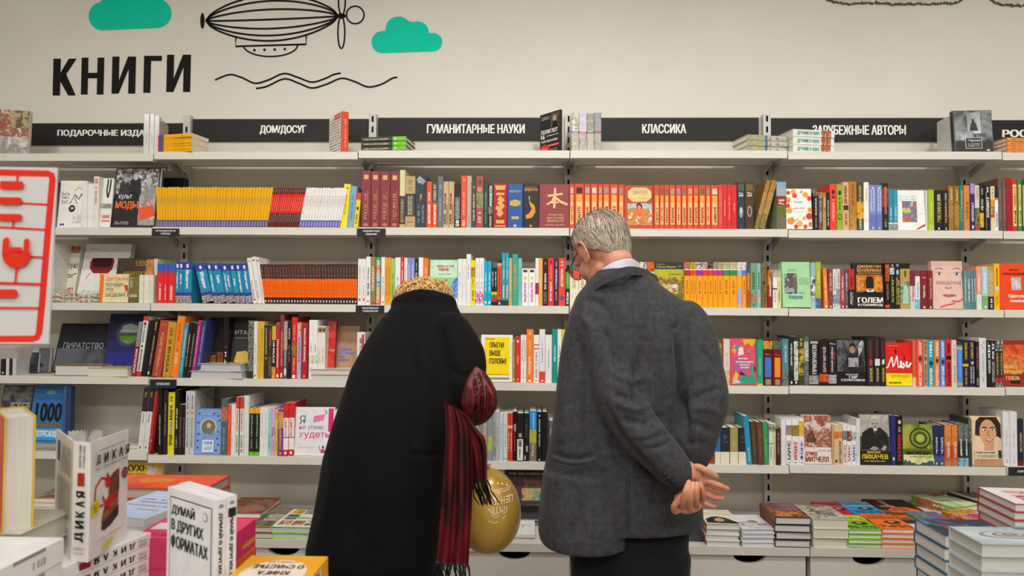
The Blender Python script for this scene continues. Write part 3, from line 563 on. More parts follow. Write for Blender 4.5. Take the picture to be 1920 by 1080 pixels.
row((280, 300, 3.724), 2, 88, [(240, 125, '1c1c1e', 'black box-like volume behind yellow guidebooks', '', {'back': .2, 'dp': .04, 'hard': True})])
# ---- third shelf
row.kind = 'design_book'
row(Z7, 3, 300, [
 (345, 580, 'e4e0d6', 'white spine with small dot', 'E .5 .88 .25 .02 333;S .35 .3 .65 .7 666', {'back': .03}),
 (480, 585, 'e0d6c4', 'cream cover with script title', 'N .02 .86 .98 .99 2a7a80,d06a40,333,e0d0c0 30;E .2 .86 .1 .05 d88a5a;T .2 .56 .95 .7 333 Рисую;K 333 .015 .15,.6 .3,.66 .35,.56;K 333 .015 .3,.52 .7,.46 .95,.5;L .45 .42 .8 .45 555;P 2a8a80 .2,.08 .3,.28 .5,.2;P b8483a .5,.1 .6,.25 .8,.2;P 3a6a70 .2,.3 .35,.36 .3,.25;N .2 .05 .9 .25 2a8a80,e0d6c4,b05a48,e0d6c4 24', {'f': 1, 'th': .02, 'x0': 335, 'back': .1, 'tilt': 10}),
 (800, 572, 'e7e3da', 'large white cover with red armchair', 'T .1 .9 .3 .92 999 Линия;P 8e1f2c .16,.68 .2,.75 .64,.75 .68,.7 .66,.55 .58,.48 .26,.48 .17,.57;P 3a1418 .21,.74 .63,.74 .63,.62 .58,.59 .26,.59 .22,.62;K 555 .008 .2,.49 .12,.38;K 555 .008 .42,.48 .42,.44;K 555 .008 .58,.48 .64,.4;T .1 .14 .7 .2 ccc РЕШАЙ;T .3 .04 .85 .12 8a9ab0 ДИЗАЙН', {'f': 1, 'th': .03, 'x0': 490, 'back': .1, 'tilt': 14}),
 (985, 675, '3c3022', 'dark brown cover with gold numerals', 'N .02 .02 .98 .98 3a2a1a,4a3a28,2a2018 30;T .5 .82 .8 .95 b08a40 1000;B .16 .6 .8 .7 a08030 АРХИТЕКТ;N .78 .05 .99 .98 a06a3a,c98a50,6a4a2a 20', {'f': 1, 'th': .02, 'x0': 738, 'back': .05, 'tilt': 8}),
 (836, 780, 'e2d4a6', 'cream cover with orange title', 'R 0 0 .13 1 ef7a22;T .22 .74 .95 .92 e0562e ДИЗАЙН;T .22 .55 .8 .68 3a3628 ПОЧЕМУ;T .22 .37 .48 .5 3a3628 ЭТО;T .22 .18 .82 .32 3a3628 ШЕДЕВР;P d8402a .82,.62 .96,.6 .99,.4 .9,.4;K 3a2a20 .02 .88,.4 .86,.2;K 3a2a20 .02 .98,.4 .97,.2', {'f': 1, 'th': .02, 'x0': 640, 'tilt': 4, 'back': 0}),
 (903, 785, '6a5f2e', 'olive paperback, picture spine', 'n .3 .95 5a5028,8a7a30,4a4a38;R .1 .2 .9 .3 b9b49a;S .15 .55 .4 .9 c9c0a0'),
 (935, 785, 'e3ddcb', 'cream page-out paperback', ''), (970, 785, 'e6e0d0', 'ivory page-out paperback', ''), (1000, 785, 'ddd6c6', 'buff page-out paperback', ''), (1024, 680, 'cfcabf', 'tall pale spine', '', {'back': .06})])
TG = 'b .82 1 3c3f9c;n 0 .18 c9803a,3a5aa0,e0c080,6a3a2a 60;b .18 .26 3a3f90;E .5 .9 .16 .02 dfe6f4;K dfe6f4 .05 .5,.86 .5,.95;'
RG = 'b .82 1 2c62c4;n .76 .82 2c62c4,c8382c,805;S .35 .08 .65 .5 f3d6d0'
row.kind = 'travel_guide'
row(Z8, 3, 48, [
 (96, 725, 'e02d30', 'wide red city guide', RG), (123, 725, 'e02d30', 'narrow red city guide', RG), (179, 725, 'e02d30', 'wide red city guide', RG),
 (204, 712, '1f8db6', 'narrow blue country guide', TG + 'W .25 .34 .75 .74 e6f2f6 Германия'), (231, 712, '1f8db6', 'narrow blue country guide, short title', TG + 'W .25 .46 .75 .7 e6f2f6 Вена'), (292, 712, '1f8db6', 'thick blue country guide', TG + 'W .3 .36 .7 .8 f2f8fa Испания'),
 (372, _, '', ''), (450, 716, '1f8db6', 'thick blue leaning country guide', TG + 'W .3 .36 .72 .78 f2f8fa Италия', {'lean': -68}), (480, 718, '2a9ab0', 'yellow-footed leaning country guide', TG.replace('c9803a', 'e0b030') + 'W .25 .3 .75 .7 e6f2f6 Канары', {'lean': -58}), (539, 718, '1f8db6', 'blue leaning guide, golden foot', TG.replace('c9803a', 'e0a030') + 'W .3 .5 .72 .7 f2f8fa Куба', {'lean': -56}), (600, 722, '2489b0', 'blue leaning guide, sunset foot', TG + 'W .2 .3 .45 .76 e6f2f6 Лондон;W .55 .4 .85 .7 e6f2f6 Париж', {'lean': -54}), (637, 722, '1f9ab0', 'turquoise leaning guide', TG + 'W .3 .45 .72 .62 f2f8fa Рим', {'lean': -50}), (676, 720, '2489b0', 'narrow blue leaning guide', TG + 'W .25 .28 .75 .8 e6f2f6 Скандинавия', {'lean': -48}), (724, 718, '2489b8', 'blue leaning guide, pale foot', TG.replace('c9803a', '9ac0e0') + 'W .28 .34 .72 .8 f2f8fa Франция', {'lean': -50}),
 (756, 682, 'e6e2da', 'white leaning volume, red spot', 'V .2 .1 .6 .5 a99 КРИСТИ;E .5 .93 .2 .02 999;E .5 .08 .3 .02 c55', {'lean': -62}), (788, 674, 'e8e4dc', 'white leaning volume, tall', 'V .2 .1 .6 .5 999 ДОМ СТО;E .5 .93 .25 .025 666', {'lean': -58}), (806, 680, 'e6e2da', 'narrow white leaning volume', 'S .3 .1 .7 .6 c99;E .5 .93 .3 .02 444', {'lean': -50}),
 (1450, 727, 'fb6a0a', 'slim orange guidebook with dark head', 'b .63 1 37312d;b 0 .16 2b2724;R .3 .04 .7 .09 e8e4dc;S .3 .68 .7 .94 9a6a4a;S .35 .22 .65 .55 c8561a', {'n': 32, 'lean': -40, 'lean1': 0, 'same': 'orange and black guidebooks', 'kind': 'guidebook', 'hard': False})])
row.kind = 'psychology_book'
row(Y1, 3, 38, [
 (66, 690, 'e8e6e2', 'white paperback, red foot mark', 'S .35 .2 .65 .85 999;R .25 .08 .75 .14 e0604a'), (94, 690, 'e8e6e2', 'white paperback, red foot mark', 'S .35 .2 .65 .85 aaa;R .25 .08 .75 .14 e0604a'), (128, 675, 'eae8e4', 'white paperback with black title', 'V .3 .5 .7 .78 333 Почему;V .3 .2 .7 .46 444 мы такие;R .3 .05 .7 .09 e0604a'), (160, 677, '9a7d50', 'sand-brown paperback', 'V .25 .3 .75 .8 f0e8d8 ПСИХЕЯ;n 0 .06 6a4a2a,a08050'), (201, 678, '7a8a5a', 'patchwork-coloured paperback', 'b 0 .15 e05a2a;b .15 .3 a8683a;b .3 .42 6a8a50;b .42 .56 5a8aa8;b .56 .66 7a9a60;b .66 .8 a8503a;b .8 1 4a9a5a;S .2 .04 .8 .95 d9d9c0'), (228, 678, 'eceae5', 'white paperback, fine print', 'S .35 .2 .65 .6 777;E .5 .05 .25 .02 e0604a'), (249, 680, 'e8a224', 'amber paperback', 'S .3 .2 .7 .8 b9781a'), (268, 680, 'e8a224', 'amber paperback', 'S .3 .2 .7 .8 b9781a'), (297, 690, '9bcb6c', 'light green paperback', 'S .3 .2 .7 .7 5a8a3a;b 0 .08 b9dc90'), (336, 680, 'eae8e6', 'wide white paperback', 'S .35 .15 .65 .6 a88;R .25 .04 .75 .07 e07a60'), (362, 676, 'd8332e', 'red over dark paperback', 'b 0 .42 3a3030;S .3 .5 .7 .9 f0c0b8'), (384, 682, 'ecebea', 'narrow white paperback', 'S .3 .3 .7 .8 aaa'), (408, 682, '8b90d4', 'lavender blue paperback', 'S .3 .3 .7 .85 c9ccf0'), (434, 684, '8b90d4', 'lavender blue paperback', 'S .3 .3 .7 .85 c9ccf0'), (461, 690, '2b2b2e', 'black paperback, white capitals', 'V .25 .5 .75 .7 eee ПРОСТО;S .35 .75 .65 .92 aaa'), (495, 680, 'eceae6', 'white paperback, centre dot', 'S .35 .5 .65 .6 999'), (531, 685, 'f07b26', 'bright orange paperback', 'S .3 .35 .7 .8 f8c090'),
 (738, 695, '8fc48a', 'green cover with orange-haired figure', 'N .02 .6 .98 .98 a9d4a8,c8e4d0,8cc48a 14;M 2f8a9a,3a6ac0,8ab0e0,2a4aa0 30 .7,.02 .74,.4 .85,.55 .99,.62 .99,.02;P e8f0f4 .78,.02 .85,.12 .99,.14 .99,.02;E .58 .5 .06 .07 b5652a;E .6 .48 .045 .05 e0b090;P e0a030 .48,.42 .56,.46 .62,.36 .5,.34;B .25 .83 .85 .89 c07a6a ЖИЗНЬ НА ТРОЙ;B .3 .75 .66 .81 c8604a ЭНЕРГИЯ;L .32 .66 .74 .7 6a9a70;K 3a9a4a .05 .02,.3 .3,.4 .7,.3', {'f': 1, 'th': .02, 'x0': 534, 'tilt': 5}),
 (768, 690, 'e9e7e6', 'white paperback by green cover', 'S .3 .4 .6 .7 bbb'), (796, 690, 'e9e7e6', 'white paperback, faint title', 'V .35 .4 .65 .85 ccc СИЛА'), (828, 657, 'e8e6e4', 'taller white paperback', 'S .3 .5 .6 .8 aaa;R .3 .04 .7 .06 bbb'), (859, 700, 'efdc1e', 'yellow paperback with black photo', 'n .62 .85 1a1a1a,c9a020,5a4a20;S .3 .1 .7 .35 4a4020;V .25 .4 .75 .6 e0702a СТИВ'), (889, 684, 'ece6ea', 'white paperback, pink blossoms', 'n .03 .3 e88ac0,f0d0e0,b84a88,4a2a40 80;V .35 .55 .65 .9 bbb ЛЮБОВЬ;S .3 .35 .7 .5 a98'), (920, 684, 'ece6ea', 'white paperback, pink blossoms', 'n .03 .3 e88ac0,f0d0e0,b84a88,4a2a40 80;V .35 .55 .65 .9 bbb ЛЮБОВЬ;S .3 .35 .7 .5 a98'), (945, 706, '1ba6c6', 'cyan paperback', 'S .3 .3 .7 .75 b0e4f0;R .25 .04 .75 .09 e0f0f4'), (972, 706, '1ba6c6', 'cyan paperback', 'S .3 .3 .7 .75 b0e4f0;R .25 .04 .75 .09 e0f0f4'), (991, 752, '26262a', 'short black paperback, striped foot', 'S .3 .5 .7 .9 eee;b .28 .36 e0c030;b .2 .28 3a8a4a;b .1 .2 c83a30'), (1012, 752, '26262a', 'short black paperback, striped foot', 'S .3 .5 .7 .9 eee;b .28 .36 e0c030;b .2 .28 3a8a4a;b .1 .2 c83a30'), (1045, 694, '3a2e2c', 'dark book with vermilion middle', 'b .12 .86 e8542c;b .86 .92 c8b0a0;S .3 .2 .7 .8 7a2a1a;R .2 .02 .8 .08 aaa'), (1070, 648, '2e9dba', 'tall ocean blue paperback', 'b 0 .1 22404c;S .3 .5 .7 .9 b0e0ec;V .25 .14 .75 .4 e0f0f4 ЖИЗНЬ'), (1094, 648, '2e9dba', 'tall ocean blue paperback', 'b 0 .1 22404c;S .3 .5 .7 .9 b0e0ec;V .25 .14 .75 .4 e0f0f4 ЖИЗНЬ'), (1117, 685, 'e6a03c', 'ochre yellow paperback', 'S .35 .3 .65 .7 f4d09a'), (1158, 658, '2eaa9c', 'teal green hardcover, orange dots', 'S .3 .3 .7 .8 d88050;E .5 .24 .15 .015 e08a50;E .5 .16 .15 .015 e08a50', {'hard': True}), (1185, 685, '7cc3b4', 'pale teal paperback', 'S .35 .3 .65 .8 5aa090'), (1232, 757, 'ece9ea', 'short white book, pink letters', 'V .3 .1 .75 .62 e83a98 РЫДИ МОЛЧИ;E .5 .74 .22 .05 e8d028;R .15 .9 .85 .96 333'), (1279, 757, 'ece9ea', 'short white book, pink letters', 'V .3 .1 .75 .62 e83a98 РЫДИ МОЛЧИ;E .5 .74 .22 .05 e8d028;R .15 .9 .85 .96 333'), (1303, 685, 'eae6e2', 'white paperback, plum foot', 'b .24 .48 9a2a68;S .35 .55 .65 .9 ccc'), (1330, 685, 'f0ab3c', 'honey yellow paperback', 'S .4 .4 .6 .6 f8dca0'), (1366, 690, '2a2625', 'black paperback, white bold title', 'V .3 .35 .75 .7 eee ВСЯ ЖИЗНЬ;S .2 .05 .4 .3 aaa;S .6 .05 .8 .3 aaa;E .5 .9 .25 .03 777'), (1409, 685, 'df3a33', 'red paperback, white title', 'V .3 .1 .75 .5 f6e0d8 ВЕТКА ИДЕАЛ;S .4 .55 .6 .85 f0b0a0;E .5 .92 .25 .03 8a2020'), (1441, 688, '35305e', 'navy violet paperback', 'V .3 .36 .75 .78 e0e0f0 СТОИЦИЗМ;S .3 .1 .7 .3 d88;S .3 .84 .7 .94 aab'), (1490, 685, 'e5483a', 'scarlet paperback', 'V .3 .4 .72 .78 f8e8e0 ДОСТОИНСТВО;R .2 .12 .8 .2 5a5a8a;S .3 .84 .7 .94 f8d0c0'), (1520, 755, '1f2320', 'black paperback, green stripe', 'b .45 .9 4a9a2e;V .2 .04 .8 .36 f4f4f0 ЯЛОМ;S .35 .5 .65 .85 a0d080')])
row.kind = 'novel'
row(Y2, 3, 30, [
 (96, 762, 'e8e0c2', 'cream paperback behind the spectacles', 'S .3 .6 .7 .9 a99a70'), (150, 762, 'e6dcc0', 'cream paperback behind the spectacles', 'b .9 1 c33;S .3 .6 .7 .9 a99a70'),
 (470, _, '', ''), (535, 660, 'f3a51f', 'novel with dark and yellow head', 'n .84 1 222,c9c020,e0d050 60;b .76 .84 d8c020'), (588, 660, 'f3a51f', 'novel with black-and-white portrait head', 'n .8 1 222,eee,333,ccc 50;b .74 .8 ddd'), (642, 660, 'f3a51f', 'novel with glowing portrait head', 'n .78 1 5a2010,e0702a,c9501a,3a1810 50;b .7 .78 ddd'),
 (860, 662, 'c9a82a', 'black-topped cover with golden field', 'R 0 .84 1 1 2b2b28;R 0 .68 1 .84 aeb028;T .08 .93 .35 .97 b9a850 Габриэль;T .08 .86 .75 .92 d0b84a Гарсиа Маркес;E .87 .91 .08 .03 5a5a50;L .5 .71 .9 .75 5a5a20;N 0 .0 1 .66 b08a28,d8b040,6a5a20,8a7a30,e0c870 16;N .3 .3 .8 .5 3a3018,b08a30,e0d0a0,5a4a20 30;E .68 .46 .1 .05 d8cdb0', {'f': 1, 'th': .025, 'tilt': 4})]
 + [(x1, 662, 'f5a41c', f'orange novel, {c} band', f'n .85 1 {p} 90;b .825 .85 e8e0d0;b .7 .825 {h};S .3 .3 .7 .6 b06a10') for x1, c, h, p in ((902, 'brick', 'a8382c', '3a1a10,c98060,7a2a18'), (928, 'scarlet', 'e8402a', '222,c9c020,111'), (949, 'vermilion', 'e84a2c', '222,d0c828,111'), (993, 'purple', '8a3aa8', '6a2a8a,eee,333,9a4ab0'), (1031, 'red', 'e03a38', '222,d8b0b0,333'), (1070, 'tomato', 'e0402e', '5a2a3a,222,b07a80'), (1102, 'orchid', 'c0388a', '4a4a30,a8a080,6a5a40'), (1139, 'magenta', 'b83a90', '5a4a3a,c9b080,333'), (1190, 'green', '3f8a46', '8aa050,c9b898,4a5a28'), (1244, 'leaf green', '3a8a4a', 'a0b060,c9c098,5a6a30'))]
 + [(1279, 662, 'f5a41c', 'orange novel, lilac label', 'n .85 1 222,eee,555 90;b .825 .85 e8e0d0;b .7 .825 a9aee0;b .03 .42 b0a8e0'), (1311, 662, 'f5a41c', 'orange novel, blue band', 'n .85 1 444,eee,b55 90;b .825 .85 e8e0d0;b .7 .825 5a80c0;S .3 .3 .7 .6 b06a10'),
 (1340, 668, 'b8642a', 'slim book in fiery colours', 'n .78 1 3a6a90,2a4a60,8a5a40;n 0 .4 6a3a1a,b8642a,8a2a18;S .3 .4 .6 .75 e0b060'), (1384, 668, '6fa07a', 'sage green hardcover', 'V .28 .42 .72 .8 2a4a38 РЕМАРК;n .12 .3 5a2a20,c08a70,3a4a38;E .5 .06 .14 .03 3a5a48', {'hard': True}), (1416, 668, '82b6b8', 'pale aqua hardcover', 'V .28 .42 .72 .8 2a5a60 РЕМАРК;n .1 .26 6a8a8a,c9c0b0,4a3a38', {'hard': True}), (1463, 666, '7a5a38', 'weathered brown hardcover', 'n 0 1 7a5a38,8a6a40,5a4a2a,9a7a4a 60;E .5 .55 .2 .05 4a3a20', {'hard': True}), (1501, 716, '8a2820', 'dark red paperback, sunset', 'n .6 1 5a1a10,c06020,e0a040 50;V .3 .3 .7 .75 f0d8c0 ВИШНЯ'), (1533, 718, 'e6e6e2', 'white paperback, photo head', 'n .8 1 5a4a3a,c9c9b9,222;b .48 .52 444;S .3 .15 .7 .45 999'), (1563, 718, 'd6d892', 'pale yellow paperback, photo head', 'n .8 1 5a4a3a,c9c9a9,222;S .3 .15 .7 .7 7a7a4a')])
row.kind = 'novel'
row(Y3, 3, 108, [
 (312, 663, 'a5d5a2', 'mint green cover with couple', 'T .18 .78 .48 .86 6a8a70 Джек;N .06 .3 .52 .75 6a80a0,b0b8b0,3a3a3a,8a7a60 30;M 3a4a60,6a5a50 40 .2,.4 .24,.62 .34,.66 .4,.45;M 8a7060,4a4440 40 .36,.4 .4,.66 .52,.7 .52,.42;P 222 .08,.3 .3,.34 .32,.3;L .58 .5 .94 .66 8ab890 6;B .2 .17 .72 .27 4a8a9a Керуак;T .58 .3 .8 .34 5a8a60 В дороге', {'f': 1, 'th': .045, 'tilt': 4}),
 (346, 665, '9ab8c4', 'light blue spine with figure', 'n .25 .7 9ab8c4,222,e8e8e8,9ab8c4 40;b 0 .14 aac4d0'), (386, 660, 'a8b82c', 'yellow-green hardcover, blue foot', 'n 0 .22 2a7a9a,3a5ab0,a0b030;V .35 .4 .65 .8 d9e080 ДОМ;E .5 .52 .1 .03 5a6a18', {'hard': True}), (408, _, '', ''),
 (438, 706, 'ef7e3e', 'coral orange leaning paperback', 'S .3 .2 .7 .8 f8c8a0;E .5 .06 .15 .03 fff', {'lean': -10}), (470, 710, '8a4c30', 'rust brown paperback', 'n .1 .4 5a2a1a,a0603a;S .3 .45 .7 .9 d9b098;E .5 .05 .2 .02 eee'), (496, 712, 'd6dbe4', 'white paperback, blue foot', 'n .12 .35 3a5aa0,6a8ac0,dde;S .3 .05 .7 .12 335;S .3 .45 .7 .9 888'), (526, 710, 'd5cbbb', 'greige paperback', 'n .1 .5 c9b9a0,8a7a6a,d5cbbb;S .3 .55 .7 .9 877'), (556, 710, 'a34650', 'raspberry paperback', 'S .3 .2 .7 .8 f0c0c0;E .5 .05 .2 .02 eee'), (583, 712, '49586c', 'slate paperback, brick foot', 'n .15 .4 49586c,8a6a58;S .3 .45 .7 .9 c9d0d8;E .5 .05 .2 .02 eee'), (628, 710, '26211f', 'black hardcover, red head', 'b .48 1 c2301f;S .3 .55 .7 .8 5a1a10;V .25 .12 .5 .42 eee МАСТЕР;S .6 .1 .75 .42 ccc', {'hard': True}),
 (850, 668, '2a211a', 'dark cover with headless silhouette', 'N .06 .36 .94 .74 3a2010,a8581c,e08a2e,7a3a14 14;M b8641e,e89a38,5a2a10 40 .1,.4 .1,.7 .3,.66 .32,.4;M b8641e,e89a38,5a2a10 40 .66,.4 .7,.66 .92,.7 .92,.4;P 1c1a1a .38,.44 .38,.64 .42,.7 .6,.7 .64,.64 .64,.44;P 17171a .1,.26 .3,.36 .5,.4 .74,.36 .94,.26 .94,.24 .1,.24;P e6e2da .4,.36 .62,.36 .66,.42 .5,.38 .38,.42;B .1 .88 .9 .95 e0a050 ДЖОНАТАН;B .1 .8 .9 .87 e0a050 КЕЛЛЕРМАН;B .1 .75 .9 .785 c98a40 ДЖЕССИ КЕЛЛЕРМАН;B .08 .12 .92 .24 f2efe8 ГОЛЕМ;B .08 .04 .92 .1 e0dcd4 В ГОЛЛИВУДЕ', {'f': 1, 'th': .03, 'tilt': 4}),
 (884, 668, '1e1a18', 'black paperback, flaming head', 'n .6 .97 e0621e,8a2a10,f0a030;V .25 .2 .5 .55 e06a2a СИЯНИЕ;b .03 .09 e0501e;S .6 .2 .75 .55 a88'), (919, 668, '1f2422', 'black paperback, blue-white head', 'n .75 .9 4a8ab0,c9d8e0,222;V .25 .15 .5 .7 b0a050 СТИВЕН;V .55 .15 .8 .7 c0b060 КИНГ;S .2 .92 .8 .98 aaa'), (958, 668, '20221f', 'black paperback, blue orb', 'E .5 .8 .28 .06 9ac0d8;V .2 .1 .5 .7 b0a040 КЛАДБИЩЕ;V .55 .1 .85 .7 c0b050 КИНГ;S .2 .92 .8 .98 aaa'), (1030, 670, 'b59a4e', 'thick gilt book with green ghost', 'b .88 1 1f1d18;b .62 .86 b89a50;n .1 .6 4a5a40,6a9a70,b9b080,3a3020 40;M 8ac09a,b0d8b8,5a8a6a 30 .2,.12 .3,.5 .5,.58 .75,.45 .85,.12;b 0 .1 b59a4e;B .42 .7 .6 .84 2a2418 КИНГ', {'hard': True}), (1067, 722, 'c9ccd2', 'pale paperback, wine head', 'b .6 1 7a2a3c;n .25 .6 c9a0a8,e8e8ec;V .3 .2 .7 .6 a8485a Полночь'), (1103, 722, 'dfe6ea', 'white paperback, aqua foot', 'n 0 .25 3aa8b8,6ac0c8,dfe6ea;b .85 1 8a3a44;V .3 .3 .7 .7 6a9ab0 Море'), (1158, 722, '7c262c', 'wine red hardcover', 'V .3 .3 .7 .62 f0d8d0 Первая ночь;S .3 .8 .7 .92 e0b0a8;E .5 .05 .15 .025 eee', {'hard': True}), (1196, 722, '86282c', 'dark red paperback, cursive title', 'V .3 .25 .7 .8 e0b8b0 Тысяча ночей;E .5 .05 .15 .025 eee'),
 (1420, 655, 'ddb9aa', 'cover with pale close-up face', 'E .5 .5 .48 .47 e2bfb0;P d9b0a0 .0,.9 .0,.99 1,.99 1,.9;E .23 .73 .1 .03 efe6e0;E .23 .73 .05 .03 5a7a90;E .23 .73 .022 .016 1a1a1a;E .81 .73 .1 .03 efe6e0;E .81 .73 .05 .03 5a7a90;E .81 .73 .022 .016 1a1a1a;K a0786a .012 .12,.75 .22,.775 .34,.74;K a0786a .012 .7,.74 .8,.775 .92,.75;K b88a7a .02 .1,.84 .22,.86 .36,.83;K b88a7a .02 .68,.83 .8,.86 .94,.84;T .1 .5 .92 .58 b89088 звездочка;K a87a70 .01 .4,.45 .46,.43 .5,.44 .55,.43 .62,.45;E .44 .45 .02 .008 8a5a50;E .58 .45 .02 .008 8a5a50;P c07068 .3,.28 .4,.31 .5,.3 .6,.31 .76,.28 .5,.25;K 7a4a48 .008 .3,.28 .5,.285 .76,.28;K e05048 .02 .2,.04 .4,.08 .7,.12 .6,.17 .8,.16 .98,.22', {'f': 1, 'th': .03, 'tilt': 4}),
 (1440, 722, '6a8f94', 'grey-teal slim paperback', 'S .3 .2 .7 .8 c9dcdc'), (1470, 722, '5f878c', 'grey-teal slim paperback', 'S .3 .2 .7 .8 c9dcdc'), (1490, 722, '5a8288', 'grey-teal slim paperback', 'S .3 .2 .7 .8 c9dcdc'), (1508, 722, '557d84', 'grey-teal slim paperback', 'S .3 .2 .7 .8 c9dcdc'), (1550, 692, 'ee927c', 'salmon over white paperback', 'b 0 .35 dcdcd8;S .3 .4 .7 .85 f8d8cc'), (1596, 694, 'a8cfdc', 'sky blue over green paperback', 'b 0 .32 7fae74;V .3 .4 .6 .85 e8f4f8 НЕБО;E .5 .06 .15 .03 eee'), (1637, 692, 'b89a6a', 'tan over black paperback', 'b 0 .3 1e1c1c;S .3 .04 .7 .26 ddd;n .3 .9 b89a6a,c9b080,9a7a4a'), (1680, 672, 'f0b51d', 'golden yellow hardcover', 'V .3 .5 .7 .9 8a5a10 ЖВАНЕЦКИЙ;E .5 .46 .36 .05 c9dce0;S .3 .1 .7 .3 c98a18', {'hard': True}), (1890, 675, 'ef491f', 'vermilion cover with small picture', 'B .38 .84 .72 .89 7a1a10 МИХАИЛ;B .13 .74 .97 .82 7a1a10 ЖВАНЕЦКИЙ;R .42 .42 .76 .7 9ac8e0;N .45 .45 .73 .67 c83a3a,e8e0d0,3a60a0 60;B .28 .24 .95 .33 f6e4d8 Одесские;B .32 .13 .97 .22 f6e4d8 телефоны', {'f': 1, 'th': .03, 'tilt': 4}), (1920, 690, 'd8402a', 'vermilion spine at row end')])
# ---- fourth shelf
row.kind = 'cookbook'
row(Y4, 4, 0, [
 (38, 372, '1e1e20', 'black slim case', 'R .3 .1 .7 .2 ccc'), (58, 355, 'cfcfcd', 'pale grey case', ''), (80, 345, '2a2b2e', 'black slim case by grey case', ''), (105, 320, 'c4c6c6', 'silver grey case', '', {'hard': True}),
 (250, 330, '33363c', 'smoky grey box face', 'R .05 .05 .95 .4 2a2c30;N .1 .45 .9 .95 2a2c33,44484f,1c1e22 8', {'f': 1, 'th': .03, 'x0': 112, 'tilt': 5, 'back': .08}), (322, 300, '53565b', 'grey box end, ringed', 'R .1 .1 .9 .9 5c5f64;E .3 .3 .2 .08 2a2a40', {'f': 1, 'th': .03, 'tilt': 4, 'back': .1}),
 (690, 132, '1d1e22', 'wide black cover with silver title', 'N .02 .5 .98 .98 15161a,202228,2a2c32 6;N .02 .02 .98 .48 4a4e55,5a5e66,33363c 5;T .12 .48 .92 .6 b4b6ba ПИРАТСТВО;E .52 .05 .012 .05 111', {'f': 1, 'th': .03, 'x0': 345, 'tilt': 16, 'back': .1}),
 (938, 68, '23265a', 'tall navy cover with round landscape', 'N .02 .55 .98 .98 1a1c30,23264a,15172a 8;E .58 .66 .38 .23 2a2f5c;E .58 .66 .36 .215 3a3f66;E .58 .66 .3 .18 4a5a50;M 8a9a9a,a9b4b0,6a7a7a 12 .32,.68 .4,.8 .58,.83 .76,.8 .84,.68;M 4a7a28,6a9a30,2a4a20 20 .32,.62 .84,.62 .76,.53 .58,.49 .4,.53;R .05 .05 .95 .35 2a2a80;T .45 .12 .85 .2 3a3f88 ОТЕЛЬ', {'f': 1, 'th': .035, 'x0': 685, 'tilt': 12, 'back': .07, 'yaw': 0})])
row.kind = 'cookbook'
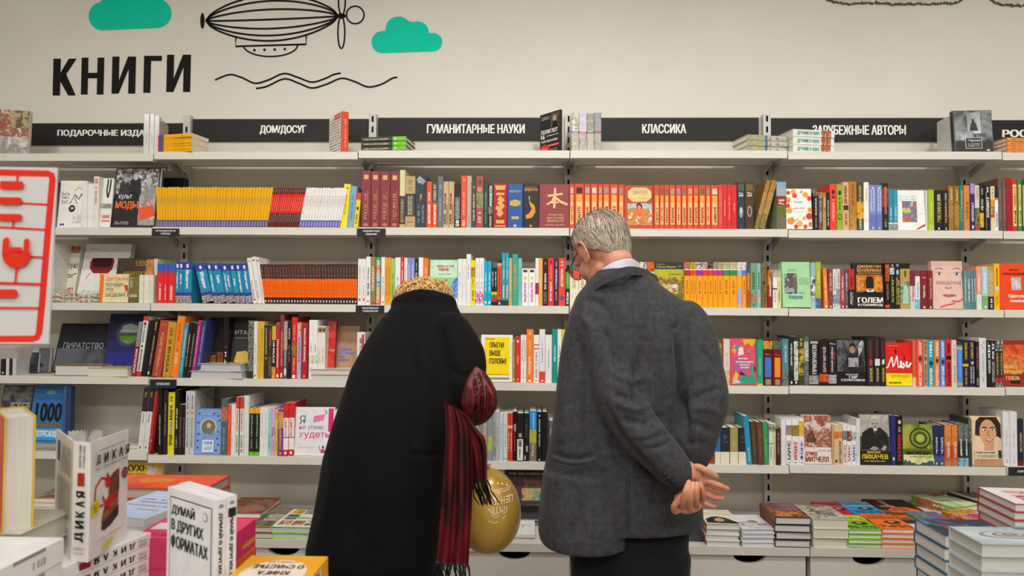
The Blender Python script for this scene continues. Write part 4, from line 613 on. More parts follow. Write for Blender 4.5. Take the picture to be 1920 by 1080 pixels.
row(Y5, 4, -15, [
 (12, 120, '8a2a24', 'dark red leaning book, silver head', 'b .55 1 8a8d92;V .2 .05 .8 .5 e8d8d0 ЗАКУСКИ', {'lean': 50}), (48, 82, 'e2dfda', 'white leaning book, red ends', 'b 0 .08 d8302a;b .93 1 d8302a;V .25 .1 .75 .45 333 МОНАТЕССОЙ;E .5 .5 .2 .02 333;E .5 .88 .25 .03 333;S .35 .56 .65 .84 777', {'lean': 50}), (84, 110, '1c1a1a', 'thick black leaning book', '', {'lean': 52, 'hard': True}), (112, 96, '26211f', 'black leaning book, gold title', 'V .35 .2 .75 .7 d0a050 ПОРЦИЯ ЛЮБИМАЯ;E .5 .06 .2 .03 eee;S .3 .8 .7 .95 c9b030', {'lean': 56}),
 (118, _, '', ''), (184, 108, 'b3463a', 'brick red leaning cookbook', 'V .3 .12 .7 .8 d89a5a ФОРМУЛА ВКУСА;R .15 .92 .85 .94 c9705a;E .5 .05 .16 .03 c9705a', {'lean': 56, 'hard': True}), (192, _, '', ''), (248, 118, 'c8972e', 'mustard leaning cookbook', 'V .3 .1 .7 .55 6a4a18 КУХНЯ;S .3 .58 .7 .9 7a5a20;n .0 .04 c89a40,a07020', {'lean': 50, 'hard': True}), (300, 78, 'f0852a', 'orange leaning cookbook', 'V .3 .6 .7 .88 b85a14 РЕЦЕПТ;S .3 .15 .7 .4 f8c890;E .5 .45 .12 .02 b85a14', {'lean': 52, 'hard': True}), (330, 130, '3b93b8', 'azure leaning paperback', 'S .35 .1 .65 .9 b9e0ec', {'lean': 48}), (358, 120, '201d1d', 'black leaning paperback, yellow print', 'S .35 .2 .65 .8 c9b84a', {'lean': 46}), (385, 128, '1f1d1e', 'black leaning paperback, red spot', 'S .35 .2 .65 .8 999;E .5 .1 .15 .02 c33', {'lean': 44}), (412, 112, 'b02c72', 'magenta leaning paperback', 'S .35 .2 .65 .9 f0a0c0', {'lean': 46}), (445, 112, '3f4587', 'indigo leaning paperback', 'S .35 .2 .65 .9 9aa0d0', {'lean': 46}),
 (600, 92, '1c1714', 'dark cookbook cover with bowl', 'N .05 .04 .95 .4 4a2a14,1c1612,8a4a1c,120e0c 14;E .4 .28 .26 .12 3a2416;N .25 .22 .55 .34 b06a2a,6a3a18,d08a3a 40', {'f': 1, 'th': .03, 'x0': 470, 'tilt': 12, 'back': .06}), (640, 92, '1d1a18', 'black spine with white emblems', 'P e8e4dc .3,.42 .5,.36 .3,.34 .7,.34 .5,.38 .7,.42;P e8e4dc .3,.3 .7,.22 .3,.22;E .5 .5 .15 .02 8a3a2a', {'hard': True, 'back': .06}), (768, 90, '2b2d2b', 'dark cover with yellow food', 'T .1 .7 .98 .77 c9c9c4 ИТАЛ;L .12 .62 .95 .66 8a8d8a;M c89a3a,e0b850,a8782a 30 .2,.24 .3,.4 .8,.42 .99,.36 .99,.22 .5,.18;N .05 .02 .95 .17 7a7a50,a09a70,4a4a38 30', {'f': 1, 'th': .03, 'tilt': 12, 'back': .06}),
 (808, 112, '34342f', 'charcoal patterned spine', 'n .12 1 34342f,9a9a92,2a2a28,44443e 130', {'hard': True}), (832, 116, 'e3e0d6', 'white cookbook spine', 'S .35 .25 .65 .6 aaa;E .5 .05 .2 .02 333'), (850, 120, 'e0b63a', 'yellow cookbook spine', 'S .35 .3 .65 .9 a07a20'), (879, 120, 'dfb036', 'yellow cookbook spine, wider', 'S .35 .3 .65 .9 a07a20'), (906, 142, '3b342f', 'dark brown cookbook spine', 'V .35 .45 .7 .95 d0c0b0 ДОМАШНЯЯ;E .5 .38 .16 .03 c9a050'), (931, 142, '4a3a30', 'brown spine, vermilion title', 'V .3 .6 .8 .92 e05a3a ЗАПАС;n .05 .4 4a3a30,8a6a50'), (958, 142, '2a2624', 'black spine, yellow head', 'b .72 .98 d9b038;V .25 .3 .75 .7 e8e4dc КУХНЯ;n 0 .22 e0702a,e0a030,4a2a1a'), (985, 124, 'c92a2a', 'red spine, bold white title', 'V .3 .2 .7 .7 f6e6e0 МАШБАРИД;n .88 1 333,c55;E .5 .05 .25 .03 fff'), (1010, 70, '8b3438', 'tall claret spine', 'V .3 .2 .7 .75 d9a890 ВЕЛИКИЕ;R .2 .02 .8 .09 e8d8c8', {'hard': True}), (1036, 112, '5b5a58', 'grey spine with food photo', 'n .5 .98 6a8a90,c9b0a0,8a5a3a;E .5 .12 .3 .07 e8e8e8;S .3 .22 .7 .5 bbb'), (1062, 122, '1e1c1c', 'black cookbook spine', 'V .3 .7 .7 .9 e0dcd4 ЕДА;S .3 .3 .7 .6 777'), (1101, 88, 'd32a25', 'bright red spine, fruit picture', 'n .38 .58 e0c030,c83a20,4a7a2a,e08a30 60;S .3 .62 .7 .9 e88a80;S .35 .1 .65 .34 f0b0a8;R .2 .01 .8 .06 eee'), (1130, 126, 'b2b4cc', 'lilac grey spine, collage head', 'n .8 1 c8583a,e0c0a0,5a7a9a;V .3 .3 .7 .75 7a6a9a МАМА'), (1172, 126, 'b3262a', 'deep red spine, white italic title', 'V .3 .3 .7 .9 f0dcd4 Записки мясника;P eee .4,.03 .6,.03 .5,.09', {'hard': True}), (1180, 140, '7a2226', 'very thin red spine', ''), (1211, 108, 'eae9e5', 'white spine, green sprig', 'n .26 .4 4a9a2a,e0f0d8,6ab040 60;S .35 .45 .65 .6 9a9;S .4 .1 .6 .2 999'), (1240, 108, 'eae9e5', 'white spine, green sprig', 'n .26 .4 4a9a2a,e0f0d8,6ab040 60;S .35 .45 .65 .6 9a9;S .4 .1 .6 .2 999'), (1263, 150, 'e6e2dc', 'white spine, dark label', 'n .88 .98 3a3020,c9a050;S .35 .3 .65 .6 c99'), (1291, 150, 'e6e2dc', 'white spine, dark label', 'n .88 .98 3a3020,c9a050;S .35 .3 .65 .6 c99'),
 (1352, 112, '8a1f1c', 'red cover with peppers', 'N .02 .02 .98 .98 8a1512,c8281e,e0483a,4a0e0c 14;T .3 .45 .95 .5 e0c0b0 Перцы', {'f': 1, 'th': .02, 'tilt': 8, 'back': .03}), (1505, 150, 'a88560', 'kraft cover with blue words', 'N .02 .55 .98 .98 a07a58,b08a68,8a6a4c 10;R .1 .2 .95 .58 b08e64;B .15 .5 .7 .56 4a60c0 СЕМЬЯ;B .15 .43 .9 .485 5a70d0 КУЛИНАР;B .15 .36 .4 .41 4a60c0 ИЗ;B .15 .29 .6 .34 4a60c0 КНИГИ', {'f': 1, 'th': .03, 'tilt': 12, 'back': .07}), (1560, 190, 'e4e0da', 'white spine beside kraft cover', 'R .6 .5 .95 .95 c84a40;S .3 .5 .7 .9 555')])
row.kind = 'self_help_book'
row(Y6, 4, 38, [
 (70, 175, 'e4e2de', 'white spine by black sleeve', ''), (102, 178, 'e4e2de', 'white spine, creased', ''), (148, 236, 'a51f2a', 'dark red hardcover', 'V .3 .42 .7 .78 f0d0c8 Развитие', {'hard': True}),
 (362, 175, 'ece9df', 'yellow cover with white border', 'R .1 .13 .9 .95 f3d817;R .1 .045 .9 .09 8a8a88;B .26 .72 .72 .84 4a4010 ПРЫГНИ;B .26 .55 .62 .67 4a4010 ВЫШЕ;B .26 .38 .8 .5 4a4010 ГОЛОВЫ!;L .12 .9 .42 .93 6a5a10;L .2 .15 .88 .17 8a7a18', {'f': 1, 'th': .03, 'tilt': 4}), (379, 212, '9b8c52', 'olive gold slim spine', 'B .1 .05 .9 .1 eee 2000;S .3 .3 .7 .6 c9b98a'), (417, 187, 'de2f2b', 'red paperback spine', 'V .35 .4 .65 .6 f0b0a8 СИЛА;R .3 .88 .7 .93 f8d0c8;R .4 .05 .6 .08 eee'), (438, 175, 'e9e9ec', 'white spine, grey print', 'S .3 .45 .7 .9 8a8a94;E .5 .1 .15 .01 333'), (456, 175, 'e9e9ec', 'white spine, violet print', 'S .3 .45 .7 .9 8a7aa4;E .5 .1 .15 .01 333'), (504, 135, 'f07f26', 'tall orange spine', 'V .3 .15 .7 .5 fbe8d4 ПОХУДЕТЬ;E .5 .92 .2 .03 f8b880;S .4 .55 .6 .8 f8c898;R .3 .02 .7 .05 fff'), (543, 173, 'eae8e6', 'white spine, two red bars', 'R .0 .78 1 .805 e0402e;R .0 .7 1 .725 e0402e;S .3 .1 .7 .5 aaa;S .3 .52 .7 .65 888;R .3 .03 .7 .05 e0604a'), (583, 135, 'e2e0de', 'tall white spine, red foot', 'b 0 .21 e8482c;V .35 .36 .65 .66 8a8a88 Теория;S .4 .7 .6 .8 aaa;R .3 .03 .7 .05 fff'), (630, 172, 'e6e4e2', 'wide white spine', 'V .35 .3 .6 .7 999 Здоровье'), (666, 135, '1f938c', 'teal spine by jacket', 'V .3 .4 .7 .7 d0f0ec Время'), (692, 136, 'e9e7df', 'white spine by jacket', 'S .3 .3 .7 .7 999'), (740, 136, 'd8c92a', 'yellow spine by jacket', 'n .3 .7 c9b820,6a6a20')])
row.kind = 'novel'
row(Y7, 4, 60, [
 (96, 132, '2c3a34', 'black-green spine behind sleeve', ''), (132, 132, '2f4a46', 'dark green spine, candle head', 'n .84 1 3a2a20,e0803a,5a3020;S .3 .3 .7 .8 8aa098'), (166, 130, '2c3c50', 'midnight blue spine', 'n .82 .98 222,ccc,777;S .3 .3 .7 .8 c9d0d8'), (211, 130, '74431f', 'chestnut hardcover', 'V .3 .35 .75 .9 c9a060 АНТОЛОГИЯ;S .3 .1 .55 .35 e0c8a0', {'hard': True}), (257, 133, 'd9d0c0', 'white spine, desert foot', 'n 0 .32 c98a4a,e0b070,d9d0c0;S .4 .4 .6 .7 b9a;R .1 .67 .9 .68 c9b9a0'),
 (445, 132, 'd84a58', 'cover with bright abstract shapes', 'R .02 .02 .98 .98 d8506a;P e8b020 .5,.98 .55,.85 .7,.9 .85,.82 .98,.92 .98,.98;P e8a020 .05,.72 .15,.86 .3,.84 .2,.66;P b05a90 .15,.3 .1,.5 .3,.64 .55,.55 .75,.5 .8,.35 .5,.25;P 4a8ac0 .1,.78 .25,.85 .45,.8 .3,.76;P e8d8d0 .3,.62 .34,.8 .5,.82 .52,.66;P 2a9a78 .3,.05 .35,.18 .6,.2 .95,.15 .95,.02 .3,.02;P 8a2a28 .82,.3 .9,.42 .98,.36 .96,.28;P 2a2a38 .34,.22 .38,.3 .6,.2;P 3aa090 .72,.18 .8,.4 .86,.42 .9,.18;P e0c020 .05,.08 .2,.3 .3,.2 .2,.06;P c9b8c8 .02,.02 .2,.15 .4,.04;R .64 .68 .78 .76 b08060;B .3 .54 .66 .58 f0e8e0 МИЛАН КУНДЕРА;B .2 .47 .88 .51 f0e8e0 НЕВЫНОСИМАЯ;B .34 .41 .76 .45 f0e8e0 ЛЕГКОСТЬ;B .38 .35 .7 .39 f0e8e0 БЫТИЯ', {'f': 1, 'th': .03, 'tilt': 4}),
 (489, 138, '28a07a', 'emerald green spine', 'S .35 .2 .6 .6 8ad0b8;b 0 .04 c9b060', {'hard': True}), (557, 132, '54171c', 'dark wine volume, blue panel', 'n .78 .96 2a1a14,e0a030,8a4a18;R .14 .18 .84 .6 4a72c8;R .2 .02 .8 .14 a08a60;S .2 .64 .8 .7 8a5a40', {'hard': True}), (620, 132, '6a1a1c', 'dark wine volume, orange panel', 'n .78 .96 2a3a28,5a7a5a,1a1a14;R .14 .18 .84 .6 ef8f1e;R .2 .02 .8 .14 a08a60;S .2 .64 .8 .7 8a5a40', {'hard': True}), (668, 132, '4f8590', 'misty teal spine', 'n 0 .3 b86030,5a7a78,3a4a48;S .4 .5 .65 .9 c9e0e0'), (703, 114, '1f2322', 'black fantasy spine', 'V .3 .4 .75 .85 d9d9d4 ДРАГОЦЕН;E .5 .06 .2 .03 ddd;n .3 .4 3a4a40,222'), (734, 114, '2c302f', 'black and white fantasy spine', 'n .1 .9 2c302f,e8e8e4,9aa09c,2c302f 50;E .5 .06 .2 .03 ddd'), (776, 112, '3c4420', 'moss fantasy spine, glowing fire', 'n .2 .75 4a5a20,d8b020,2a3018,8a8a30 40;S .3 .8 .7 .95 c9c070', {'hard': True}), (809, 116, '5a6668', 'grey-green spine with pale figure', 'n .5 .9 5a6668,c9c9c0,2a3030;n .1 .4 444c4e,8a8a88', {'hard': True}), (881, 140, '1f1d1f', 'wide black hardcover, silver title', 'V .3 .25 .75 .9 c9c9c9 ПРИЗРАКОВ;n .03 .22 222,aaa,333;S .1 .92 .9 .98 aaa', {'hard': True}), (945, 140, '241a1a', 'wide black hardcover, ember foot', 'V .3 .3 .75 .85 b9a9a9 БУРЯ МЕЧЕЙ;n .08 .26 241a1a,e0602a,6a1a10;S .1 .9 .9 .97 c88', {'hard': True}), (1003, 140, '221e1f', 'wide black hardcover, red line', 'V .25 .3 .55 .85 c9c9c9 ПЛАМЯ ВОЙНЫ;V .62 .5 .78 .8 b03030 НИК;n .05 .24 222,bbb,555;S .1 .9 .9 .97 aaa', {'hard': True}),
 (1210, 138, '17181a', 'black cover with armoured figure', 'N .02 .3 .98 .98 111214,3a3c40,6a6c70,1a1b1d 16;M 0c0c0d,1e1f22,3a3b3e 20 .2,.28 .35,.62 .5,.7 .8,.7 .95,.5 .95,.28;E .56 .78 .1 .09 b08060;M 1a1210,2a1a14 40 .45,.8 .48,.9 .6,.93 .68,.85 .66,.78 .6,.86 .5,.84;M e8e8ea,b9b9bd,333 30 .75,.6 .78,.9 .9,.98 .96,.9 .88,.75;N .4 .4 .75 .6 1a1a1c,aaa,555 30;B .3 .22 .72 .25 ccc МИРЫ И ГЕРОИ;B .4 .15 .7 .21 d0d0d0 ГИР;B .12 .09 .95 .14 d0d0d0 СТЕРВЯТНИКОВ', {'f': 1, 'th': .03, 'tilt': 4})])
row.kind = 'novel'
row(Y8, 4, 98, [
 (148, 122, '29282a', 'dark spine with red crown', 'V .25 .6 .65 .95 8a2a2a КОРОНА;P c8302c .3,.42 .7,.42 .75,.52 .5,.58 .25,.52;V .3 .1 .75 .38 c9b060 КАНЮК'), (190, 122, '29282a', 'dark spine with white cross', 'V .25 .6 .65 .95 8a2a2a КОРОНА;K ddd .1 .5,.42 .5,.56;K ddd .03 .25,.5 .75,.5;V .3 .1 .75 .38 c9b060 КАНЮК'), (228, 122, '29282a', 'dark spine with white card', 'V .25 .6 .65 .95 8a2a2a КОРОНА;P ddd .2,.44 .8,.46 .75,.56 .3,.54;V .3 .1 .75 .38 c9b060 КАНЮК'),
 (416, 163, 'e01f20', 'red and yellow cover, white script', 'R 0 0 1 .29 f4dc0a;P f6f2ee .03,.4 .1,.42 .26,.66 .22,.68;P f6f2ee .22,.68 .28,.66 .3,.44 .26,.42;P f6f2ee .28,.44 .34,.46 .46,.7 .42,.7;P f6f2ee .41,.7 .47,.69 .49,.44 .45,.42;K f6f2ee .035 .47,.43 .53,.43 .57,.5;K f6f2ee .05 .58,.58 .58,.44 .64,.42 .7,.46 .68,.52 .6,.52;K f6f2ee .05 .8,.57 .79,.44 .86,.44 .97,.54;K f6f2ee .03 .0,.42 .06,.42;E .4 .8 .03 .06 4a0a0a;E .72 .65 .02 .05 4a0a0a;L .08 .92 .5 .94 f0b0a8;L .2 .2 .9 .26 c9a808 2;B .1 .05 .55 .09 3a3a08 МОДЕРН', {'f': 1, 'th': .03, 'tilt': 4}),
 (445, 142, 'd8604e', 'faded coral spine', 'b 0 .2 d8c8b8'), (492, 140, 'e5583a', 'tangerine spine, round emblem', 'V .25 .02 .75 .5 f4dcd0 МОСТОВАЯ;E .5 .6 .3 .05 4a3a38;V .25 .68 .75 .97 f4dcd0 ЗАХАР'), (520, 140, 'b9a578', 'khaki spine, round emblem', 'V .25 .02 .75 .5 6a4a38 ЛЮБОВЬ;E .5 .6 .3 .05 8a3a28;V .25 .68 .75 .97 5a4a38 УЛЬЯ'), (568, 140, '2898b2', 'peacock blue spine, round emblem', 'V .25 .02 .75 .4 e8f4f4 ПРИЗРАК;E .5 .5 .3 .05 1a3a48;V .25 .62 .75 .97 e8f4f4 УЛИЦ'), (606, 140, 'd98a42', 'caramel spine, round emblem', 'V .25 .02 .75 .45 f6e8d4 ЗДОРОВЬЕ;E .5 .56 .3 .05 4a2a1a;V .25 .65 .75 .97 f6e8d4 АЛИНА'), (648, 140, '5d82d2', 'cornflower blue spine, round emblem', 'V .25 .02 .75 .45 f0f2fa ОБРУЧЕНИЕ;E .5 .53 .3 .05 2a3a6a;V .25 .62 .75 .97 f0f2fa ЗАХАРИЯ'), (689, 138, 'd62f2c', 'scarlet spine, black capitals', 'V .2 .04 .8 .54 1a1212 ПАЛАНИК;K 1a1212 .1 .5,.58 .5,.66;V .2 .7 .8 .94 1a1212 ЧАК'), (726, 140, 'd9cfc2', 'ivory spine, pink print', 'S .3 .55 .7 .9 c98a90;V .35 .08 .65 .45 a87a80 Записки;R .1 .5 .9 .51 b9a9a0'), (768, 150, '4a88d8', 'blue spine, gold head', 'b .92 1 333a4a;b .82 .88 d0b030;b .04 .1 c9a030;S .4 .2 .6 .8 a0c0e8'), (809, 145, '2e2924', 'dark spine, gold title', 'V .3 .6 .75 .96 d9b030 САМОЕ ЯРКОЕ;b .44 .5 e0b020;S .35 .05 .65 .4 d0a0a0'), (856, 145, '232a44', 'navy spine, gold title', 'V .3 .62 .75 .96 d9b030 КАМЕНЬ ДНЯ;S .2 .08 .4 .45 ccc;S .6 .08 .8 .45 ccc;E .5 .52 .25 .04 aab'), (881, 150, '191818', 'narrow black spine', 'S .3 .4 .7 .9 b55;S .3 .05 .7 .2 ccc'), (936, 125, 'd6d7d5', 'tall white-grey spine, specks', 'E .3 .85 .1 .01 333;E .6 .9 .1 .01 333;E .5 .8 .1 .01 555;V .35 .3 .65 .7 b9bab8 ПАЛАТА;S .4 .1 .6 .2 aaa', {'hard': True}), (965, 140, '1d1d1e', 'black spine, white block capitals', 'V .2 .6 .8 .96 f0f0ee ХЕГ;V .2 .3 .5 .58 e0e0de НОВЫЙ;V .55 .3 .85 .58 e0e0de РОМАН'), (993, 142, '222223', 'black spine, stacked capitals', 'V .2 .6 .8 .96 f0f0ee ЯХ ЕГ;S .2 .1 .4 .55 ddd;S .6 .1 .8 .55 ddd'), (1023, 142, '3a3228', 'speckled spine, gold title', 'n .78 1 eee,222,888;V .3 .25 .75 .72 b9a050 АКУНИН;n 0 .18 eee,555,222;K a33 .1 .3,.1 .7,.2'), (1048, 142, '3a3228', 'speckled spine, gold title', 'n .78 1 eee,222,888;V .3 .25 .75 .72 b9a050 АКУНИН;n 0 .18 eee,555,222;K a33 .1 .3,.1 .7,.2'),
 (1215, 145, '9a2a22', 'red cover with golden figures', 'N .02 .3 .98 .9 a82018,d8452a,e08a3a,6a1410 14;M e0a050,c87a3a,a03020 30 .1,.4 .3,.6 .6,.64 .8,.5 .8,.4;B .02 .38 .6 .46 e8c060 ЖЕЛЕЗ;B .02 .25 .8 .34 e8c060 ЖЕНЩИНЫ;B .1 .13 .7 .22 e8c060 ГУЗЕЛЬ;R .3 .06 .7 .13 2a1a14', {'f': 1, 'th': .03, 'tilt': 4})])
# ---- fifth shelf
row.kind = 'travel_guide'
row(Y4, 5, -10, [
 (170, 555, '2a2c30', 'dark photo-grid cover with numerals', 'N .02 .02 .98 .98 1c1e22,4a4c50,8a8a88,2a2c30 12;R .3 .5 .95 .72 9a9c9e;B .42 .53 .85 .69 2a2a30 365;R .1 .54 .28 .68 5a1a40', {'f': 1, 'th': .02, 'tilt': 10, 'back': .05, 'x0': -40}),
 (418, 552, '2f6fb0', 'bright blue cover with black numerals', 'R .0 .88 1 1 2a68a8;E .5 .88 .14 .03 7aa0a8;B .1 .42 .88 .72 101418 1000;N .12 .34 .9 .4 222,8a6a3a,5a4a30 40;R 0 .14 1 .32 3d9ad8;B .18 .17 .9 .29 e6f0f6 ПОТРЯСАЮЩИХ', {'f': 1, 'th': .02, 'tilt': 8, 'back': .01, 'x0': 180}),
 (440, 556, '3a5a8a', 'blue spine beside blue cover', '', {'dp': .03}), (470, 556, '2c3f66', 'dark blue spine beside blue cover', '', {'dp': .03})])
row.kind = 'cookbook'
row(Y5, 5, 24, [
 (62, 560, 'dcdad6', 'white leaning spine, black head', 'b .62 1 2a2a30;S .3 .84 .7 .92 b08a30;V .35 .45 .6 .6 555 Вкусно;E .5 .06 .12 .02 333', {'lean': 40, 'dp': .12}), (99, 560, 'dcdad6', 'white leaning spine, black head', 'b .62 1 2a2a30;S .3 .84 .7 .92 b08a30;V .35 .45 .6 .6 555 Вкусно;E .5 .06 .12 .02 333', {'lean': 40, 'dp': .12}), (117, 592, 'c5262a', 'red leaning spine', 'n 0 .3 8a1a18,c5262a,e0a0a0', {'lean': 40, 'dp': .12}), (129, 600, '8a1c1e', 'dark red leaning spine', 'n 0 .3 5a1010,8a1c1e', {'lean': 40, 'dp': .12}),
 (162, _, '', ''), (194, 570, '1d1b1c', 'black spine, white print', 'S .4 .15 .6 .6 ddd', {'lean': -6}), (226, 578, '2b2320', 'brown-black spine', 'S .35 .3 .65 .8 a87'), (274, 595, 'e9d917', 'yellow spine, black title', 'V .25 .55 .75 .8 3a3a10 МИРА;V .25 .34 .75 .53 4a8ab0 КОКТЕЙЛИ;V .25 .14 .75 .33 3a3a10 ЛУЧШИЕ;S .3 .85 .7 .95 8a7a10'), (302, 580, '1f1d1e', 'black spine, white capitals', 'V .3 .4 .75 .72 e0e0dc ВИНО И ЕДА;S .3 .1 .7 .3 999'), (326, 680, '33201f', 'short dark maroon spine', 'V .25 .15 .75 .75 8a6a68 ШОКОЛАД'), (347, 680, '33201f', 'short dark maroon spine, plain', 'S .3 .15 .7 .75 8a6a68'), (376, 588, 'c5c9c8', 'pale grey spine, orange dot', 'E .5 .66 .3 .025 e08030;S .35 .1 .65 .6 777;S .35 .72 .65 .94 555'), (408, 588, 'c5c9c8', 'pale grey spine, orange dot', 'E .5 .66 .3 .025 e08030;S .35 .1 .65 .6 777;S .35 .72 .65 .94 555'),
 (587, 715, '7a9ad6', 'periwinkle cover with round portrait', 'N .03 .03 .97 .97 7a9ad6,86a6e0,6f90cc 20;' + ';'.join(f'E {x} {y} .045 .02 3a5a8a' for x, y in ((.12, .9), (.85, .85), (.9, .75), (.1, .7), (.88, .5), (.12, .45), (.1, .3), (.85, .35), (.9, .22), (.12, .15), (.82, .1), (.7, .9))) + ';E .5 .6 .31 .19 e8ecf4;E .5 .6 .28 .175 6a7a60;M c9a070,8a5a3a,e0c090 20 .4,.45 .4,.7 .55,.75 .64,.66 .64,.46;M 5a6a78,7a8a98 20 .3,.46 .4,.56 .6,.56 .72,.47 .6,.43 .42,.43;E .52 .64 .08 .06 d8b090;R .3 .05 .74 .32 dfe8f6;B .36 .22 .68 .29 4a6ab0 КУХНЯ;L .36 .09 .68 .19 7a92c8 3;T .2 .86 .8 .9 a8c0ea Едим вместе', {'f': 1, 'th': .03, 'tilt': 4}),
 (632, 640, '55656f', 'blue-grey hardcover', 'n .6 .85 55656f,d8704a,55656f 40;S .3 .1 .6 .5 8a9aa4', {'hard': True}), (655, 678, 'ef5429', 'flame orange spine', 'S .4 .5 .6 .8 f8b090'), (686, 678, 'e6e4e0', 'white spine, tiny spots', 'E .5 .62 .12 .01 a33;E .3 .3 .12 .01 a33'), (708, 628, 'e6e4dc', 'white spine, scarlet and green title', 'b .8 1 d8402c;V .25 .4 .75 .78 d8402c ТРЕНИРОВКА;V .25 .05 .75 .35 3a6a3a НЕ РАБОТА'), (714, 628, '3a3028', 'very thin brown spine', ''), (741, 628, 'e6e4dc', 'white spine, scarlet and green title', 'b .8 1 d8402c;V .25 .4 .75 .78 d8402c ТРЕНИРОВКА;V .25 .05 .75 .35 3a6a3a НЕ РАБОТА'), (775, 620, 'dedfdd', 'tall white-grey spine', 'S .4 .3 .6 .6 ccc'), (778, _, '', ''), (814, 700, '22251f', 'black spine, yellow head', 'b .88 1 f0a81c;b 0 .08 6ac02a;V .35 .4 .65 .85 c9d0a0 Построй;S .35 .15 .65 .35 aaa'), (850, 700, '22251f', 'black spine, yellow head', 'b .88 1 f0a81c;b 0 .08 6ac02a;V .35 .4 .65 .85 c9d0a0 Построй;S .35 .15 .65 .35 aaa'), (878, 700, 'e6e6e3', 'white wellness spine', 'S .35 .4 .65 .9 aab'), (905, 700, 'e6e6e3', 'white wellness spine', 'S .35 .4 .65 .9 aab'), (930, 700, 'a8d4d4', 'pale aqua spine', 'S .35 .5 .65 .9 7aa;V .3 .1 .7 .45 6a9ab0 СЛИШКОМ'), (952, 700, 'd4b0d0', 'pale orchid spine', 'n .4 .6 e8d0e8,9a60a0,d4b0d0;S .35 .1 .65 .35 a7a'), (972, 715, 'e8c440', 'sunny yellow spine', 'S .35 .1 .65 .6 b08a20;n .8 .95 e8c440,c85a8a'), (1008, 712, '8a3f88', 'plum spine, dotted', 'n .6 .95 8a3f88,e0b040,b05aa8 60;V .3 .15 .7 .6 e8c050 СЛАДКАЯ;E .5 .06 .2 .03 e0b040'), (1042, 668, 'd8282c', 'red spine, white middle', 'b .36 .72 eae6e2;b .12 .34 f2efec;V .3 .38 .7 .7 c8302e БЕЗ ДИЕТ;E .5 .06 .25 .03 fff', {'hard': True}), (1083, 668, 'd8282c', 'red spine, white middle', 'b .36 .72 eae6e2;b .12 .34 f2efec;V .3 .38 .7 .7 c8302e БЕЗ ДИЕТ;E .5 .06 .25 .03 fff', {'hard': True}),
 (1345, 702, 'e9e7ea', 'white cover with pink lettering', 'T .1 .65 .26 .83 6a7a78 Я;T .1 .52 .74 .62 6a8a88 не умею;T .1 .34 .9 .48 e83a88 худеть;P f07ab0 .46,.68 .48,.82 .76,.86 .74,.74;R .86 .5 .99 .98 e0307a;L .1 .16 .55 .18 f0a0c0;P e03a80 .68,.06 .7,.14 .78,.14 .8,.06;E .74 .18 .025 .03 333;K 555 .012 .68,.1 .64,.2;K 777 .015 .76,.95 .82,.9 .78,.86', {'f': 1, 'th': .02, 'tilt': 4}), (1400, 720, 'e4e4e8', 'white spine by black coat', '')])
row.kind = 'self_help_book'
row(Y6, 5, 60, [
 (95, 740, 'e6e0e0', 'white spine, red letters, by scarf', 'V .3 .4 .75 .8 d84a5a ЖИЗНЬ'), (125, 740, 'e6e0e0', 'white spine, pink letters, by scarf', 'V .3 .5 .75 .9 e0508a ЛЕГКО'), (158, 740, '9a948c', 'taupe spine, coral bars', 'b .55 .6 e0704a;b .45 .5 e0704a'), (192, 735, 'a8a29a', 'warm grey spine, coral bars', 'b .55 .6 e0804a;b .45 .5 e0804a'), (228, 695, '8f9694', 'grey-green spine', 'n .2 .5 8f9694,b0c040,8f9694 30'), (250, 690, 'a2a2a4', 'cool grey spine', 'S .35 .4 .65 .8 666;n .1 .3 a2a2a4,6a6a6c'), (273, 690, 'b9b9ba', 'light grey spine', 'S .35 .3 .65 .7 777'), (301, 705, 'c9d0d8', 'pale blue-grey spine', 'S .35 .3 .65 .8 9ab'), (328, 705, 'd4d6d6', 'white-grey spine', 'S .35 .3 .65 .8 9a9;b .04 .06 7ab'), (345, 700, 'd8432c', 'rust red spine', 'V .3 .2 .7 .6 f4d0c0 ПЕРВЫЕ;b .68 .74 e8c0b0'), (363, 700, 'd8432c', 'rust red spine', 'V .3 .2 .7 .6 f4d0c0 ПЕРВЫЕ;b .68 .74 e8c0b0'), (391, 690, '1e1b1c', 'black spine, green badge', 'R .3 .6 .8 .75 a0b0a0;S .35 .2 .65 .58 c55'), (437, 702, '1f1f20', 'black spine, white label', 'R .02 .02 .98 .46 e8e6e2;V .2 .3 .8 .44 2a2a2a 80;S .3 .06 .6 .28 666;E .5 .54 .3 .05 999'), (475, 702, '1d1e20', 'black spine, grey badge', 'R .4 .2 .8 .32 aaa;S .3 .5 .7 .9 555;R .1 .03 .4 .12 bbb'), (526, 685, '5a8a48', 'landscape spine, blue sky', 'b .62 1 2f8fd8;n .36 .62 5a9a8a,c0b830,8a9a3a 30;n 0 .36 6a5a48,8a7a60,4a4438 30;V .4 .62 .7 .95 b0d8f0 НАЙДИ;V .35 .1 .65 .35 e8e4dc Путь'), (562, 692, '1c1b1c', 'black spine, white small title', 'V .35 .3 .65 .85 d0d0d0 СИЛА ВОЛИ;R .3 .02 .7 .05 ccc;E .5 .92 .2 .02 aaa'), (600, 692, '201d1d', 'black spine by jacket', '')])
row.kind = 'biography'
